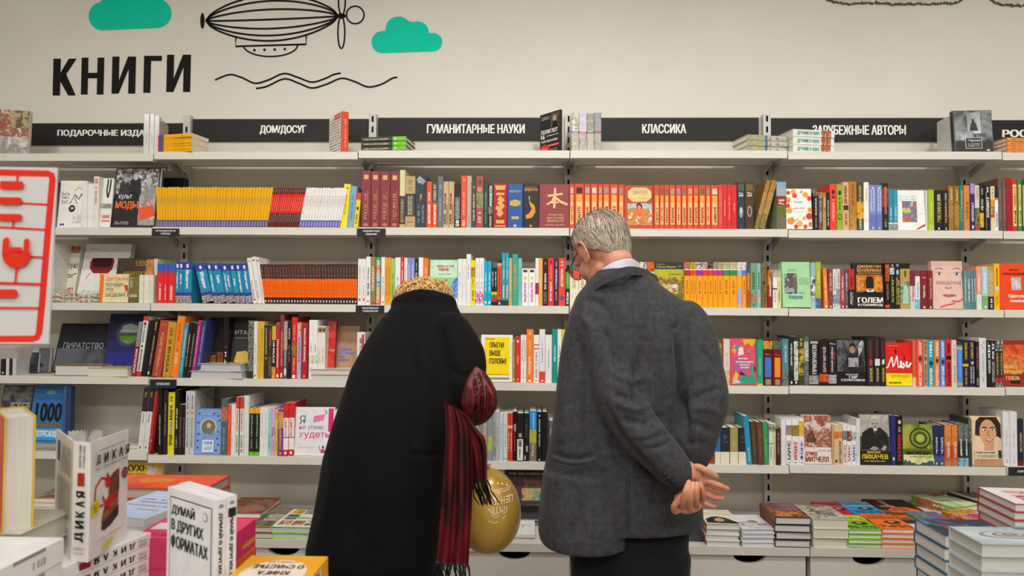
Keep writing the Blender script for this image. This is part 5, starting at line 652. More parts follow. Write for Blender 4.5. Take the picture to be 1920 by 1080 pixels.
row(Y7, 5, 150, [
 (191, 752, '3f66ac', 'blue volume, cream foot', 'b 0 .34 e4dfc6', {'hard': True}), (254, 752, '272d3c', 'navy volume, cream foot', 'b 0 .34 e4dfc6;S .3 .7 .7 .8 6a6a60;R .2 .6 .8 .61 8a8468', {'hard': True}), (257, _, '', ''), (314, 752, 'a69558', 'khaki gold volume, cream foot', 'b 0 .34 e4dfc6;S .3 .5 .7 .6 c9b98a', {'hard': True}), (315, _, '', ''), (374, 752, '272d3c', 'navy volume, cream foot', 'b 0 .34 e4dfc6;S .3 .7 .7 .8 6a6a60;R .2 .6 .8 .61 8a8468', {'hard': True}),
 (414, 668, '2f8fb0', 'tall turquoise leaning hardcover', 'V .3 .06 .7 .36 a0d8e4 Дневник', {'hard': True, 'lean': -24}), (455, 708, '58402f', 'dark brown leaning hardcover', 'S .35 .2 .65 .8 7a6048', {'hard': True, 'lean': -16}), (496, 712, '67452f', 'brown leaning hardcover', 'S .35 .2 .65 .8 8a6a50', {'hard': True, 'lean': -14}), (530, 712, '3a9a58', 'green leaning hardcover', 'S .35 .2 .65 .6 8ac898', {'hard': True, 'lean': -12}), (556, 722, 'dcdad0', 'white spine, photo head', 'n .8 .98 3a3a38,c9c9b9;R .05 .5 .95 .52 555;S .35 .15 .65 .45 777'), (578, 726, 'd8d094', 'straw yellow spine, photo head', 'n .8 .98 5a5a48,c9b989;S .35 .15 .65 .7 8a8048'), (612, 757, '402a24', 'short dark brown spine', 'S .35 .3 .65 .9 a89', {'hard': True}),
 (648, 690, 'dedcdc', 'white wrapped spine side', '', {'rough': .2}), (690, 690, 'e4e3e4', 'white spine, navy capitals', 'V .2 .1 .8 .52 2a2a4a БАРНС;n .64 .86 5a4a4a,b0908a,2a2a2a;S .3 .03 .7 .08 555'), (739, 690, 'e4e3e4', 'white spine, red capitals', 'V .2 .1 .8 .52 d82f3a ИРВИНГ;n .62 .86 3a4a28,b08a30,222;S .3 .03 .7 .08 555'), (776, 688, 'e4e3e4', 'white spine, blue capitals', 'V .2 .1 .8 .5 3a50c0 ФОЕР;n .62 .94 c8a028,e0c040,6a8a40;S .3 .03 .7 .08 555'),
 (970, 672, 'e0d8d0', 'cover with smoky riders', 'N .0 .3 1 1 b0785a,e0d4cc,8a4a34,c99a80,4a2a20 14;M 2a1a14,5a3a2a,8a5a40 40 .05,.45 .15,.62 .3,.68 .45,.5 .4,.42;E .68 .85 .08 .08 a8483a;N 0 .26 1 .34 d8ccc4,e8e0da,c9b9b0 20;L .5 .26 .95 .3 777;B .02 .16 .46 .25 a83a20 ДЭВИД;B .02 .04 .88 .15 8a4a2a МИТЧЕЛЛ', {'f': 1, 'th': .03, 'tilt': 4}),
 (985, 740, 'c9a06a', 'slim tan spine', ''), (1046, 735, 'd9b98c', 'tan spine, violet letters', 'V .55 .05 .88 .6 4a3a80 БРЭДБЕРИ;n .66 .84 c8402a,e0a050;E .2 .1 .15 .04 445'), (1074, 735, 'e6e4e2', 'white spine, red slim capitals', 'V .2 .05 .8 .5 c83a3a ДЭНИЕЛ КИЗ;n .62 .86 2a6a8a,60a0b0,222'), (1104, 735, 'e6e4e2', 'white spine, crimson capitals', 'V .2 .1 .8 .5 b82f3a БАРНС;n .6 .86 c8402a,4a2a28,e0c0b0'), (1140, 738, 'e6e4e4', 'white spine, azure capitals', 'V .2 .1 .8 .52 2a5ab0 БАРНС;n .62 .84 555,ccc,222'), (1166, 690, 'dcdcdc', 'white spine by portrait cover', 'V .3 .2 .7 .7 bbb СБОРНИК')])
row.kind = 'biography'
row(Y8, 5, 45, [
 (265, 660, '4a4a46', 'grey cover with seated elderly man', 'N .02 .55 .98 .98 c9c6be,a09c94,d8d4cc 8;M 2a2a28,1c1c1b,35352f 12 .05,.3 .1,.62 .35,.72 .7,.72 .92,.6 .96,.3;E .52 .82 .14 .13 b0a89e;M d8d4cc,b9b4ac 20 .38,.84 .4,.93 .52,.97 .64,.93 .67,.84 .6,.9 .46,.9;P d8d4cc .46,.7 .52,.58 .6,.7;P 222 .5,.66 .53,.5 .57,.66;E .46 .8 .03 .012 4a443e;E .58 .8 .03 .012 4a443e;K 5a544c .012 .46,.74 .58,.74;M b0a89e,8a847a 20 .3,.3 .45,.36 .62,.32 .5,.26;M 8a8378,b0a89e 20 .68,.3 .8,.38 .88,.34 .78,.26;R 0 0 1 .27 23221f;B .22 .21 .66 .27 d0a83a Дмитрий;B .04 .11 .9 .2 e0b83c ЛИХАЧЕВ;L .12 .05 .78 .085 c9c4b8', {'f': 1, 'th': .04, 'tilt': 4}),
 (300, 668, '2c2c7c', 'royal violet side of thick book', 'R .3 .1 .7 .16 ddd', {'hard': True}), (348, 672, '1d1b1c', 'black spine, red capitals', 'V .2 .1 .75 .62 c8302c РЕРИХИ;E .5 .88 .25 .04 ccc;S .3 .68 .7 .8 a99', {'hard': True}), 
 (565, 735, '5a6a28', 'green cover with ring emblem', 'N 0 .4 1 1 2a3018,6a7a28,a8b040,4a5420 8;E .58 .66 .36 .26 3a4220;E .58 .66 .3 .21 8a9a3a;E .58 .66 .24 .17 4a5424;E .58 .66 .14 .1 b0b848;N 0 .02 1 .26 c9c888,e0dca0,a8b060 10;P 3a5a70 .0,.02 .0,.1 .08,.14 .12,.08 .2,.12 .25,.06 .4,.05 .4,.02;P 3a5a70 .55,.02 .6,.07 .75,.06 .85,.12 .98,.1 .98,.02;B .1 .25 .9 .34 23260f ИНСУРГЕНТ;L .2 .19 .9 .22 3a3e20', {'f': 1, 'th': .03, 'tilt': 4}),
 (600, 737, '26305a', 'navy spine, white vertical title', 'V .35 .3 .75 .72 d9dce8 ЧЕТЫРЕ;n 0 .25 26305a,5a70a0;E .5 .06 .2 .03 ccc'), (640, 737, '26305a', 'navy spine, white vertical title', 'V .35 .3 .75 .72 d9dce8 ЧЕТЫРЕ;n 0 .25 26305a,5a70a0;E .5 .06 .2 .03 ccc'), (689, 732, 'c85a24', 'burnt orange spine, white title', 'n .5 1 c85a24,e8903a,a03a14 30;V .35 .2 .75 .6 f0dcd0 ЭЛЛИГЕНТ;n 0 .15 b08a60,c85a24'), (735, 732, 'c85a24', 'burnt orange spine, white title', 'n .5 1 c85a24,e8903a,a03a14 30;V .35 .2 .75 .6 f0dcd0 ЭЛЛИГЕНТ;n 0 .15 b08a60,c85a24'), (775, 728, '2f3436', 'smoke grey spine, white title', 'n .6 1 2f3436,7a8284,222 30;V .3 .25 .75 .66 e4e8ea ДИВЕРГЕНТ;n 0 .2 3a6a9a,8ac0e0,222 60'), (810, 728, '2f3436', 'smoke grey spine, white title', 'n .6 1 2f3436,7a8284,222 30;V .3 .25 .75 .66 e4e8ea ДИВЕРГЕНТ;n 0 .2 3a6a9a,8ac0e0,222 60'), (832, 690, '3d4438', 'dark olive tall spine', 'n .5 1 3d4438,8a8a78', {'hard': True}),
 (1048, 680, 'e2c49c', 'cover with smiling dark-haired face', 'N .02 .02 .98 .98 dcc09a,e8d0ac,d4b48a 6;M 2a1a14,3a241a,1a0f0c 20 .12,.62 .16,.9 .3,.99 .85,.99 .98,.85 .98,.55 .85,.6 .3,.6;E .55 .68 .28 .26 d2a07c;P d2a07c .4,.5 .42,.3 .72,.3 .74,.5;E .44 .73 .06 .018 f0e8e0;E .45 .73 .025 .018 2a1a14;E .7 .73 .06 .018 f0e8e0;E .7 .73 .025 .018 2a1a14;K 2a1a14 .02 .36,.77 .44,.785 .52,.765;K 2a1a14 .02 .62,.765 .7,.785 .78,.77;K a87050 .012 .57,.72 .54,.62 .61,.61;P b8483a .44,.54 .5,.5 .62,.5 .7,.55 .58,.53;P f0e8e0 .47,.535 .52,.515 .62,.515 .67,.54 .58,.53;M c9976f,b8845c 20 .02,.0 .1,.2 .4,.3 .75,.3 .95,.15 .99,.0;R .06 .14 .96 .31 d8cdb0;B .1 .25 .75 .29 4a4030 Подстрочник;L .15 .17 .8 .23 8a7a60 2;R .84 .16 .95 .32 333', {'f': 1, 'th': .03, 'tilt': 4}),
 (1098, 640, 'e0dfe2', 'tall white wrapped book', 'V .4 .35 .6 .65 b9b9c0 Тим Бёртон;S .4 .06 .6 .12 aab', {'rough': .18, 'hard': True}), (1150, 640, 'e0dfe2', 'tall white wrapped book, outer', 'V .4 .35 .6 .65 b9b9c0 Тим Бёртон;S .4 .06 .6 .12 aab', {'rough': .18, 'hard': True}), (1195, 690, '252a38', 'dark navy spine at row end', 'V .3 .3 .7 .7 c9b070 ИСТОРИЯ;b 0 .1 7a2020')])
# ---- books standing and lying on the top shelf
def block(px, py, Y, yaw, z, items, where, rough=.36):
    """books standing side by side, turned by yaw; px: where the left foot corner of the first spine shows"""
    o = at(px, py, Y); o.z = z; x = 0; left = None
    for w_, h, dp, col, desc, sp, fr, bk in items:
        M = TR(o) @ RZ(R(yaw)) @ TR((x + w_ / 2, 0, 0)); x += w_ + .0004
        put_book(M, w_, h, dp, col, desc, where, sp, fr, bk, left=left, rough=rough); left = desc
W1 = 'top shelf above {} books'
block(-22, 290, -.262, 0, SZ[1, 0] + .0004, [(.03, .215, .17, 'b9b0a0', 'grey spine turned away', '', '', '')], 'top shelf at the cut-off end') if False else None
M = TR((at(16, 289, -.262).x - .005, -.262, SZ[1, 0] + .002)) @ RZ(R(14)) @ RXm(R(-4)) @ TR((-.09, .012, 0)) @ RZ(-math.pi / 2)
put_book(M, .024, .228, .178, 'c9bfae', 'cover of blossoms and silver water', 'top shelf beside the gift sign', front='N .01 .01 .99 .99 e8e4de,b9a98a,8a6a48,a83a38,d8c8b0,6a5a40 20;N .02 .02 .98 .4 e8e8ea,b9b8ba,8a8478,d8d4d0 9;N .5 .6 .98 .98 8a7a50,b9a878,5a4a30,a84a40 24')
block(268, 286.5, -.285, 17, SZ[1, 0] + .0004, [(.026, .196, .2, 'cfd0ce', 'silver wrapped volume, plain side showing', 'S .35 .3 .65 .5 aaa', '', 'N .02 .02 .98 .98 b9bbb9,cfd1cf,a8aaa8,dcdcda 6;L .2 .6 .8 .64 a0a2a0;L .15 .7 .85 .74 a8aaa8'), (.022, .198, .2, 'd6d6d4', 'silver wrapped volume, middle of three', 'S .35 .3 .65 .5 bbb', '', ''), (.02, .192, .2, 'd2d2d0', 'silver wrapped volume, beside yellow pile', '', '', '')], 'top shelf before the gift sign', rough=.12)
def lying(px, py, Y, z, yaw, n, th, H, W, col, desc, where, spine, front='', hard=True, page=PAGE, rough=.36, jit=1.5):
    """n lying books with their spines towards the room; px, py: the left foot corner of the lowest spine"""
    o = at(px, py, Y); rd = random.Random(int(px)); zz = z
    nm = ['topmost of', 'second in', 'third in', 'fourth in', 'fifth in', 'sixth in', 'seventh in', 'eighth in', 'ninth in', 'tenth in']
    for i in range(n):
        t = th * rd.uniform(.95, 1.05)
        M = TR((o.x, Y, zz)) @ RZ(R(yaw + (rd.uniform(-jit, jit) if i else 0))) @ TR((H, 0, t / 2)) @ RY(-math.pi / 2) @ TR((0, 0, 0))
        put_book(M, t - .0003, H, W, col, f'{desc}, {nm[n - 1 - i]} pile', where, spine, front, hard=hard, page=page, group=desc + ' pile', rough=rough)
        zz += t
lying(296, 285.5, -.27, SZ[1, 1] + .0004, -13, 9, .0098, .19, .12, 'efae14', 'slim yellow guide', 'top shelf before home sign', 'b .83 .965 5a5c8a;b .965 1 c83040;S .4 .2 .6 .5 c08a14', hard=False)
block(641, 283, -.285, 40, SZ[1, 1] + .0004, [(.034, .2, .15, 'e0563a', 'coral book with patterned pale cover', 'S .35 .15 .65 .85 f0a890', '', 'R .0 0 .93 1 e6ddd2;' + ';'.join(f'L {.03 + .02 * (i % 2)} {.02 + i * .07} .9 {.065 + i * .07} {"8a7a70" if i % 2 else "a0908a"}' for i in range(13)) + ';R .45 .87 .9 .98 d8563c;L .5 .9 .86 .95 f0b8a8 2')], 'top shelf before home sign')
lying(677, 282, -.28, SZ[1, 2] + .0004, -6, 3, .0225, .222, .16, '2b2a24', 'black book with lime green end', 'top shelf before humanities sign', 'b 0 .3 74c02a;n .3 1 2b2a24,4a483a,1c1b18 90;W .3 .4 .7 .95 c9c4a8 АВТОРСКИЙ;E .5 .24 .2 .02 e8f0d0', page='cfcabc')
block(1050, 282, -.285, 42, SZ[1, 2] + .0004, [(.014, .2, .14, '2e2c2b', 'dark course book with red disc', '', '', 'N .55 .6 .98 .97 3a3532,6a5a50,222,8a7a70 14;E .74 .84 .09 .07 c09a80;P 1d1b1b .6,.6 .66,.76 .84,.76 .95,.6;L .08 .84 .5 .93 c9c4be 2;B .06 .5 .9 .6 f0ece8 ПОЛИГЛОТ;B .06 .38 .26 .49 f0ece8 16;L .34 .42 .95 .46 e8e4e0;L .06 .28 .9 .36 d9d4d0;R .4 .17 .98 .22 d8302c;L .42 .18 .95 .21 f0c8c0;E .26 .13 .24 .11 d8342c;L .12 .1 .4 .16 f0a8a0 3;L .5 .04 .9 .12 999 2')], 'top shelf before humanities sign')
block(1071.5, 281.5, -.285, 0, SZ[1, 3] + .0004, [(.0345, .183, .2, 'c9c6b4', 'wrapped spine with blue band', 'n .56 1 c9c6b4,8a9060,e0ded4,a0a088 50;n 0 .48 d9d4c6,b0a890,c9c0ac 40;b .48 .53 3a60b0', '', ''), (.0375, .182, .2, 'b9b8c8', 'wrapped spine with red band', 'n .54 1 b4b2c8,c9c6d8,a8a6bc 20;n 0 .46 d0cabc,b0a8a0,8a7a80 40;b .46 .52 c84a58', '', ''), (.034, .181, .2, 'b4b0a2', 'wrapped spine with green band', 'n .54 1 b4b0a2,8a8478,d0ccbe 60;n 0 .46 c9c2b2,a8a090 40;b .46 .52 3a8a58', '', ''), (.034, .184, .2, '868a8e', 'wrapped spine with brick band', 'n .54 1 7a7e84,9a9ea2,8a8e90 30;n 0 .46 8a8a86,b0aca0,6a6864 40;b .46 .52 b05a40', '', '')], 'top shelf before classics sign', rough=.12)
lying(1401, 283, -.28, SZ[1, 3] + .0004, 11, 3, .0275, .205, .15, 'b4ae9c', 'clear-wrapped grey picture book', 'top shelf before classics sign', 'n .0 .5 6a6a64,9a9a90,c9c4b4,4a4c48 30;n .55 1 c9bd98,9a9a70,b0b0a4 30;b .5 .55 4a6a90', rough=.12)
lying(1487, 283, -.28, SZ[1, 4] + .0004, 11, 3, .0375, .212, .15, 'e2e4e0', 'white book with green letters', 'top shelf before foreign sign', 'W .2 .36 .78 .9 2f8a58 ДЭНИЕЛ КИЗ;n .08 .32 e2e4e0,c8703a,8a4a28,e8c8a8 60', rough=.16)
M = TR((at(1827, 286, -.26).x, -.262, SZ[1, 4] + .003)) @ RZ(R(-3)) @ RXm(R(-5)) @ TR((-.0895, .012, 0)) @ RZ(-math.pi / 2)
put_book(M, .026, .207, .176, '34393c', 'dark cover with cloaked figure', 'top shelf beside foreign sign', front='N .01 .01 .99 .99 2a2e32,4a5054,8a9092,23272a 9;N .35 .45 .7 .95 6a7072,a0a6a8,c9cccc 8;N .05 .3 .5 .5 5a6062,9aa0a2,c0c4c4 22;M 1c2022,30353a 30 .4,.52 .44,.66 .5,.78 .58,.68 .62,.52;E .5 .77 .03 .03 1c2022;R .02 .02 .98 .28 2a2e30;R .27 .1 .7 .36 c9c8a0;R .285 .112 .685 .348 2c3236;T .34 .25 .66 .32 d9d8c4 Черная;L .33 .14 .65 .23 b9b8a4 2;E .85 .06 .05 .02 ccc')
put_book(TR((at(1793, 286, -.23).x, -.232, SZ[1, 4] + .0004)) @ RZ(R(-4)), .012, .2, .16, 'd9dadb', 'pale book behind the cloaked-figure cover', 'top shelf beside foreign sign')
lying(1889, 286, -.275, SZ[1, 5] + .0004, 10, 4, .0195, .21, .15, 'e8924a', 'orange-spined book', 'top shelf beyond foreign bay', 'S .3 .3 .7 .9 b8622a;b 0 .2 e8a060')
# ---- black holders on the shelf edges
def edge_label(x0, x1, y0, y1, s, text, label):
    a, b = at(x0, y1, -D - .002), at(x1, y0, -D - .002); m = MB()
    m.box(a.x, b.x, -D - .003, -D - .0005, a.z, b.z, flat('26272b', .4))
    sh = Sheet(m, (a.x, -D - .0031, a.z), (b.x - a.x, 0, 0), (0, 0, b.z - a.z)); sh.draw(text)
    m.build('shelf_label', label=label, category='shelf label', group='black labels clipped to shelf edges')
edge_label(285.5, 336, 428.5, 443, 2, 'B .12 .55 .88 .8 d9d9d9 ПУТЕВОДИТЕЛИ ПО;B .32 .2 .68 .45 d9d9d9 СТРАНАМ', 'black shelf label under the yellow guidebooks')
edge_label(670.5, 723, 428.5, 444.5, 2, 'B .2 .56 .8 .8 d9d9d9 ПОДАРОЧНЫЕ;B .3 .2 .7 .44 d9d9d9 ИЗДАНИЯ', 'black shelf label under the tall maroon volumes')
edge_label(667.5, 720.5, 573, 588, 3, 'B .22 .56 .8 .8 d9d9d9 ПОПУЛЯРНАЯ;B .24 .2 .78 .44 d9d9d9 ПСИХОЛОГИЯ', 'black shelf label above the black coat\'s shoulder')
edge_label(281, 331, 711.5, 728, 4, 'B .25 .36 .75 .64 d9d9d9 КУЛИНАРИЯ', 'black shelf label with one word under the leaning cookbooks')
edge_label(1891, 1945, 876.5, 892, 5, 'B .3 .4 .9 .66 d9d9d9 СОВРЕМЕННАЯ', 'black shelf label cut off beside the smiling-face cover')
# ---- books lying on shelves four and five
def flatbook(px, py, Y, z, yaw, th, H, W, col, desc, where, front='', spine='', hard=True, page=PAGE, rough=.36, group=None):
    """one lying book; px, py: the middle of its near lower edge, on the plane y = Y"""
    o = at(px, py, Y); near = H if abs(math.cos(R(yaw))) < .5 else W
    M = TR((o.x, Y + near / 2, z)) @ RZ(R(yaw)) @ RY(-math.pi / 2) @ TR((th / 2, -W / 2, -H / 2))
    return put_book(M, th, H, W, col, desc, where, spine, front, hard=hard, page=page, rough=rough, group=group)
for i in range(2): flatbook(137, 566, -.298 + .003 * i, SZ[3, 0] + .0004 + i * .0215, 1 - i, .021, .235, .085, '7aa08a', f'flower-patterned notebook, {("lower", "upper")[i]} of two lying', 'third shelf before white cover', '', 'n 0 1 d8c8a0,c83a30,4a9a78,e8e0d0,d86a50,3a7a60 50', group='flower-patterned notebooks lying flat')
flatbook(146, 706, -.295, SZ[4, 0] + .0004, 180, .052, .23, .11, '6a5a48', 'thick white-paged lying book', 'fourth shelf before black cover', 'N .02 .02 .98 .98 3a2a20,c9a060,5a4030,e0c080 50', page='d8d4ca')
flatbook(200, 706, -.3, SZ[4, 0] + .0004, 172, .022, .21, .15, 'd9cf7a', 'pale yellow lying book', 'fourth shelf before navy cover', 'N .02 .02 .98 .98 8a7a50,c9b070,5a4a38 24', page='dcd8ce') if False else None
flatbook(203, 706, -.302, SZ[4, 0] + .0004, 176, .042, .2, .1, 'd9cf7a', 'pale yellow lying book', 'fourth shelf before navy cover', 'N .02 .02 .98 .98 8a7a50,c9b070,5a4a38 24', page='dcd8ce')
for i in range(2): flatbook(406 + i, 711, -.3 + .004 * i, SZ[4, 1] + .0004 + i * .0345, 176 - i * 4, .034, .26, .13, 'c9c9cc', f'white-grey cookbook, {("lower", "upper")[i]} of two lying', 'fourth shelf by leaning spines', 'N .02 .02 .98 .98 8a7a70,d8d4d0,5a4a44,c9a890 16;E .5 .5 .3 .3 c9a888', page='c4c4c8', group='white cookbooks lying flat')
for i in range(2): flatbook(622, 715, -.3 + .004 * i, SZ[4, 1] + .0004 + i * .0245, 180, .024, .2, .12, 'cfc8bc', f'beige booklet, {("lower", "upper")[i]} of two lying', 'fourth shelf before kraft cover', '', page='d0cbbf', group='beige booklets lying flat')
for i in range(4): flatbook(70, 846, -.295 + .002 * i, SZ[5, 0] + .0004 + i * .0085, 178 + i, .008, .28, .22, ('8a2026', '2a2a30', 'c9c9c8', '2f3238')[i], ('crimson magazine at the bottom of pile', 'black magazine in the lying pile', 'white magazine in the lying pile', 'charcoal magazine on the lying pile')[i], 'fifth shelf before blue cover', 'N .02 .02 .98 .98 3a3a40,8a8a90,c9c9cc,5a2a2a 14', hard=False, page='b9b4b0', group='magazines lying in a pile')
for i in range(2): flatbook(222, 851, -.29, SZ[5, 0] + .0004 + i * .018, 180, .0175, .19, .15, 'd9d4c8', f'ivory booklet, {("lower", "upper")[i]} of two lying', 'fifth shelf at upright', 'N .02 .02 .98 .98 d9d4c8,a89a80,8a7a60 20', page='ddd8cc', group='ivory booklets lying flat')
# ---- the rows go on where the two people stand in front of them
CN = (('b8322c', 'red'), ('e6e2da', 'ivory'), ('2f5f9a', 'blue'), ('e8a02a', 'amber'), ('2b2a2c', 'black'), ('3a8a6a', 'green'), ('7a3a6a', 'plum'), ('d8cfc0', 'bone'), ('c8642a', 'rust'), ('5a6a78', 'slate'), ('8a2a34', 'wine'), ('d8c84a', 'lemon'))
def fill(s, x0, x1, kind, who, tall):
    rd = random.Random(x0); x = x0; it = []; row.kind = kind; k = rd.randrange(12)
    while x < x1 - 4:
        x = min(x1, x + rd.uniform(6, 10)); c, n = CN[k % 12]; k += 5
        it.append((x, shelf_py(s, x) - rd.uniform(tall - 8, tall), c, f'{n} spine behind {who}', 'S .3 .3 .7 .8 ' + ('555' if n in ('ivory', 'bone', 'lemon') else 'ddd')))
    row((0, 0, 1), s, x0, it)
fill(3, 1103, 1178, 'novel', 'bowed head', 84)
for a in ((4, 692, 752, 'cookbook', 'black coat', 84), (4, 806, 869, 'self_help_book', 'black coat', 84), (4, 1068, 1130, 'self_help_book', 'grey jacket', 88), (4, 1252, 1315, 'novel', 'grey jacket', 86), (5, 641, 700, 'cookbook', 'black coat', 82), (5, 812, 875, 'self_help_book', 'black coat', 82), (5, 1029, 1090, 'self_help_book', 'grey jacket', 82), (5, 1274, 1339, 'biography', 'grey jacket', 72)): fill(*a)
# ---- stacks on the drawer bench
def pile(px, py, Y, zb, th, H, W, yaw, col, desc, where, spine='', front='', n=None, hard=True, page=PAGE, jit=2, rough=.36, sub=None):
    """a stack from the level zb; px, py: the middle of the near upper edge of its top book, on the plane y = Y"""
    o = at(px, py, Y); n = n or max(1, round((o.z - zb) / th)); t = (o.z - zb) / n; rd = random.Random(int(px * 3 + py))
    near = H if abs(math.cos(R(yaw))) < .5 else W; z = zb + .0003
    nth = ['topmost', 'second from top', 'third from top', 'fourth from top', 'fifth from top', 'sixth from top', 'seventh from top', 'eighth from top', 'ninth from top', 'tenth from top', 'eleventh from top', 'twelfth from top', 'thirteenth from top', 'fourteenth from top', 'fifteenth from top', 'sixteenth from top']
    for i in range(n):
        tp = i == n - 1
        M = TR((o.x + (0 if tp else rd.uniform(-.003, .003)), Y + near / 2 + (0 if tp else rd.uniform(-.002, .003)), z)) @ RZ(R(yaw + (0 if tp else rd.uniform(-jit, jit)))) @ RY(-math.pi / 2) @ TR((t / 2, -W / 2, -H / 2))
        c2 = sub[i % len(sub)] if sub and not tp else col
        put_book(M, t - .0004, H, W, c2, f'{desc}, {nth[n - 1 - i]} in stack' if n > 1 else desc, where, spine, front if i >= n - 1 else '', hard=hard, page=page, group=desc + ' stack', rough=rough, kind='stacked_book')
        z += t
BW = 'bench under classics bay'; FW = 'bench under foreign bay'; HW = 'bench under home bay'
pile(1298, 1004, -.5, BZ, .02, .2, .13, -90, '3a3b3e', 'dark grey flat book', BW, n=3, page='b9b9b6')
pile(1358, 982, -.553, BZ, .027, .2, .14, -92, 'd9d5cb', 'pale book with dark-haired woman', BW, 'N 0 0 1 1 333,b05a48,d9d5cb 30', 'R 0 0 1 1 e0dbd0;M 2a2420,1a1614,4a3a30 14 .02,.05 .05,.3 .2,.42 .45,.5 .7,.4 .98,.1 .98,.02 .5,.02;M d8a888,c08a6a 20 .28,.18 .35,.36 .5,.4 .62,.28 .55,.14 .4,.12;K 2a2420 .03 .1,.3 .3,.46 .5,.44;N .05 .62 .95 .8 e0dbd0,d8c890,e0dbd0 12;L .4 .85 .95 .93 b9b0a0 2', n=4, page='d2d0c6')
pile(1421, 992, -.55, BZ, .022, .2, .14, -88, 'd6d6d8', 'silver-white book with oval portrait', BW, 'n .2 .8 222,888,ccc', 'R 0 0 1 1 dcdcde;N .0 .15 .55 .5 4a4e52,9a9ea2,dcdcde,6a6e72 24;E .55 .5 .17 .1 c9a850;E .55 .5 .13 .075 8a8a80;N .6 .2 .98 .4 dcdcde,8a8e92,dcdcde 20;T .2 .04 .9 .1 9a9a9e ОТКРЫТИЕ', n=4, page='cdccd0')
pile(1488, 970, -.553, BZ, .033, .21, .15, -91, '3a2422', 'dark volume with fiery cover', BW, 'n 0 1 2a1c1c,8a4a2a,3a2422 20', 'N .01 .01 .99 .99 3a2830,6a4a4a,8a5a4a,2a1c20 10;N .02 .02 .9 .4 c8642a,3a2020,e08a3a,5a2a1a 24;N .4 .6 .98 .98 6a4a58,8a6a70,4a2a30 8;L .3 .5 .9 .58 b0a0a0;M e08a60,c85a3a 20 .05,.05 .1,.2 .22,.22 .28,.04', n=4, page='cfccca')
pile(1559, 973, -.553, BZ, .042, .21, .15, -91, 'd9d2c0', 'thick cream-edged book', FW, '', 'N .01 .01 .99 .99 2a2a28,6a6a60,c9c4b0,1f1f1e 12;L .05 .84 .95 .96 c9a83a;N .3 .3 .8 .6 d8d4c4,8a8478,3a3834 18', n=3, page='d6cfbb')
NG = 'R 0 .62 1 .98 {0};L .1 .66 .9 .84 2a3a18 2;E .6 .42 .26 .12 {1};E .6 .42 .2 .09 2a3020;E .58 .44 .1 .05 c9b0a0;L .05 .06 .95 .26 2a3a18 2'
pile(1623, 993, -.553, BZ, .0205, .2, .143, -90, '79c02c', 'neon green book', FW, '', NG.format('c4d820', '4a6a20'), n=4, page='d6dcc4')
pile(1686, 991, -.553, BZ, .021, .2, .143, -90, 'f2792a', 'neon orange book', FW, 'n .3 .7 f2792a,222', NG.format('f0602a', '8a3a18'), n=4, page='d8d0c4')
pile(1583, 965, -.335, BZ, .02, .2, .143, -90, 'e8305c', 'neon pink book', FW, '', NG.format('e8406a', '8a1a38'), n=4)
pile(1634, 964, -.335, BZ, .02, .2, .143, -90, '2f9ad8', 'neon blue book', FW, '', NG.format('8ac8e0', '1a4a78'), n=4)
pile(1712, 980, -.44, BZ, .03, .2, .143, -90, '33363a', 'slate book with gold lettering', FW, '', 'B .1 .72 .9 .92 d0a83a АЛХИМИК;N .3 .15 .95 .55 33363a,e08a3a,c8602a,33363a 16;L .2 .6 .8 .68 b0902a', n=3)
pile(1700, 962, -.3, BZ, .035, .22, .2, -90, '2a1716', 'dark book with red sunset cover', FW, '', 'N .01 .01 .99 .99 1f1414,4a1c14,2a1412 10;M e04a20,f08040,b02a14 12 .2,.02 .22,.25 .4,.42 .7,.42 .9,.25 .95,.02;M d8b878,b08850,f0dcb0 14 .3,.5 .3,.95 .45,.95 .42,.5;B .12 .4 .5 .52 e8c8b0 ТЕНЬ', n=3, hard=True)
pile(1768, 974, -.36, BZ, .03, .2, .16, -90, 'ddd9d4', 'plain white book', FW, '', 'L .2 .4 .8 .5 b9a8a8 2', n=2)
pile(1800, 950, -.3, BZ, .03, .22, .17, -66, '7ab050', 'spring green book with leafy cover', FW, 'n .3 .9 7ab050,b05a3a,c9a070 24;V .3 .1 .7 .5 e0e8c8 САД', 'N .01 .01 .99 .99 c9dca0,a0c878,e8ecc8,8ab868 6;N .5 .75 .98 .98 8a5a38,b07a4a,6a4a30 14;L .2 .4 .6 .5 8aa060', n=4)
pile(1850, 940, -.2, BZ, .04, .2, .14, -75, 'cfd0cc', 'white book with dark photo cover', FW, 'n .0 .9 2f4038,3a4a40', 'R 0 0 1 1 dcdcd8;N .25 .3 .95 .85 4a4438,8a8070,2a2a28 14', n=4, page='d8d8d8')
pile(1775, 984, -.51, BZ, .03, .19, .14, -86, '5a9a70', 'book with blue-green jungle cover', FW, '', 'N .01 .01 .99 .99 3a7a50,6ab04a,4a6ab0,c84a3a,2a5a48 12', n=3)
pile(1852, 980, -.5, BZ, .035, .19, .15, -80, 'e0ac28', 'gaily dotted book with magenta oval', FW, 'n 0 1 e0ac28,c8502a,e8e0d0 30', 'N .01 .01 .99 .99 e8ecec,4a8ac8,e0b02a,d8502a,5aa040,e8ecec 20;E .55 .5 .22 .14 c83a98', n=3)
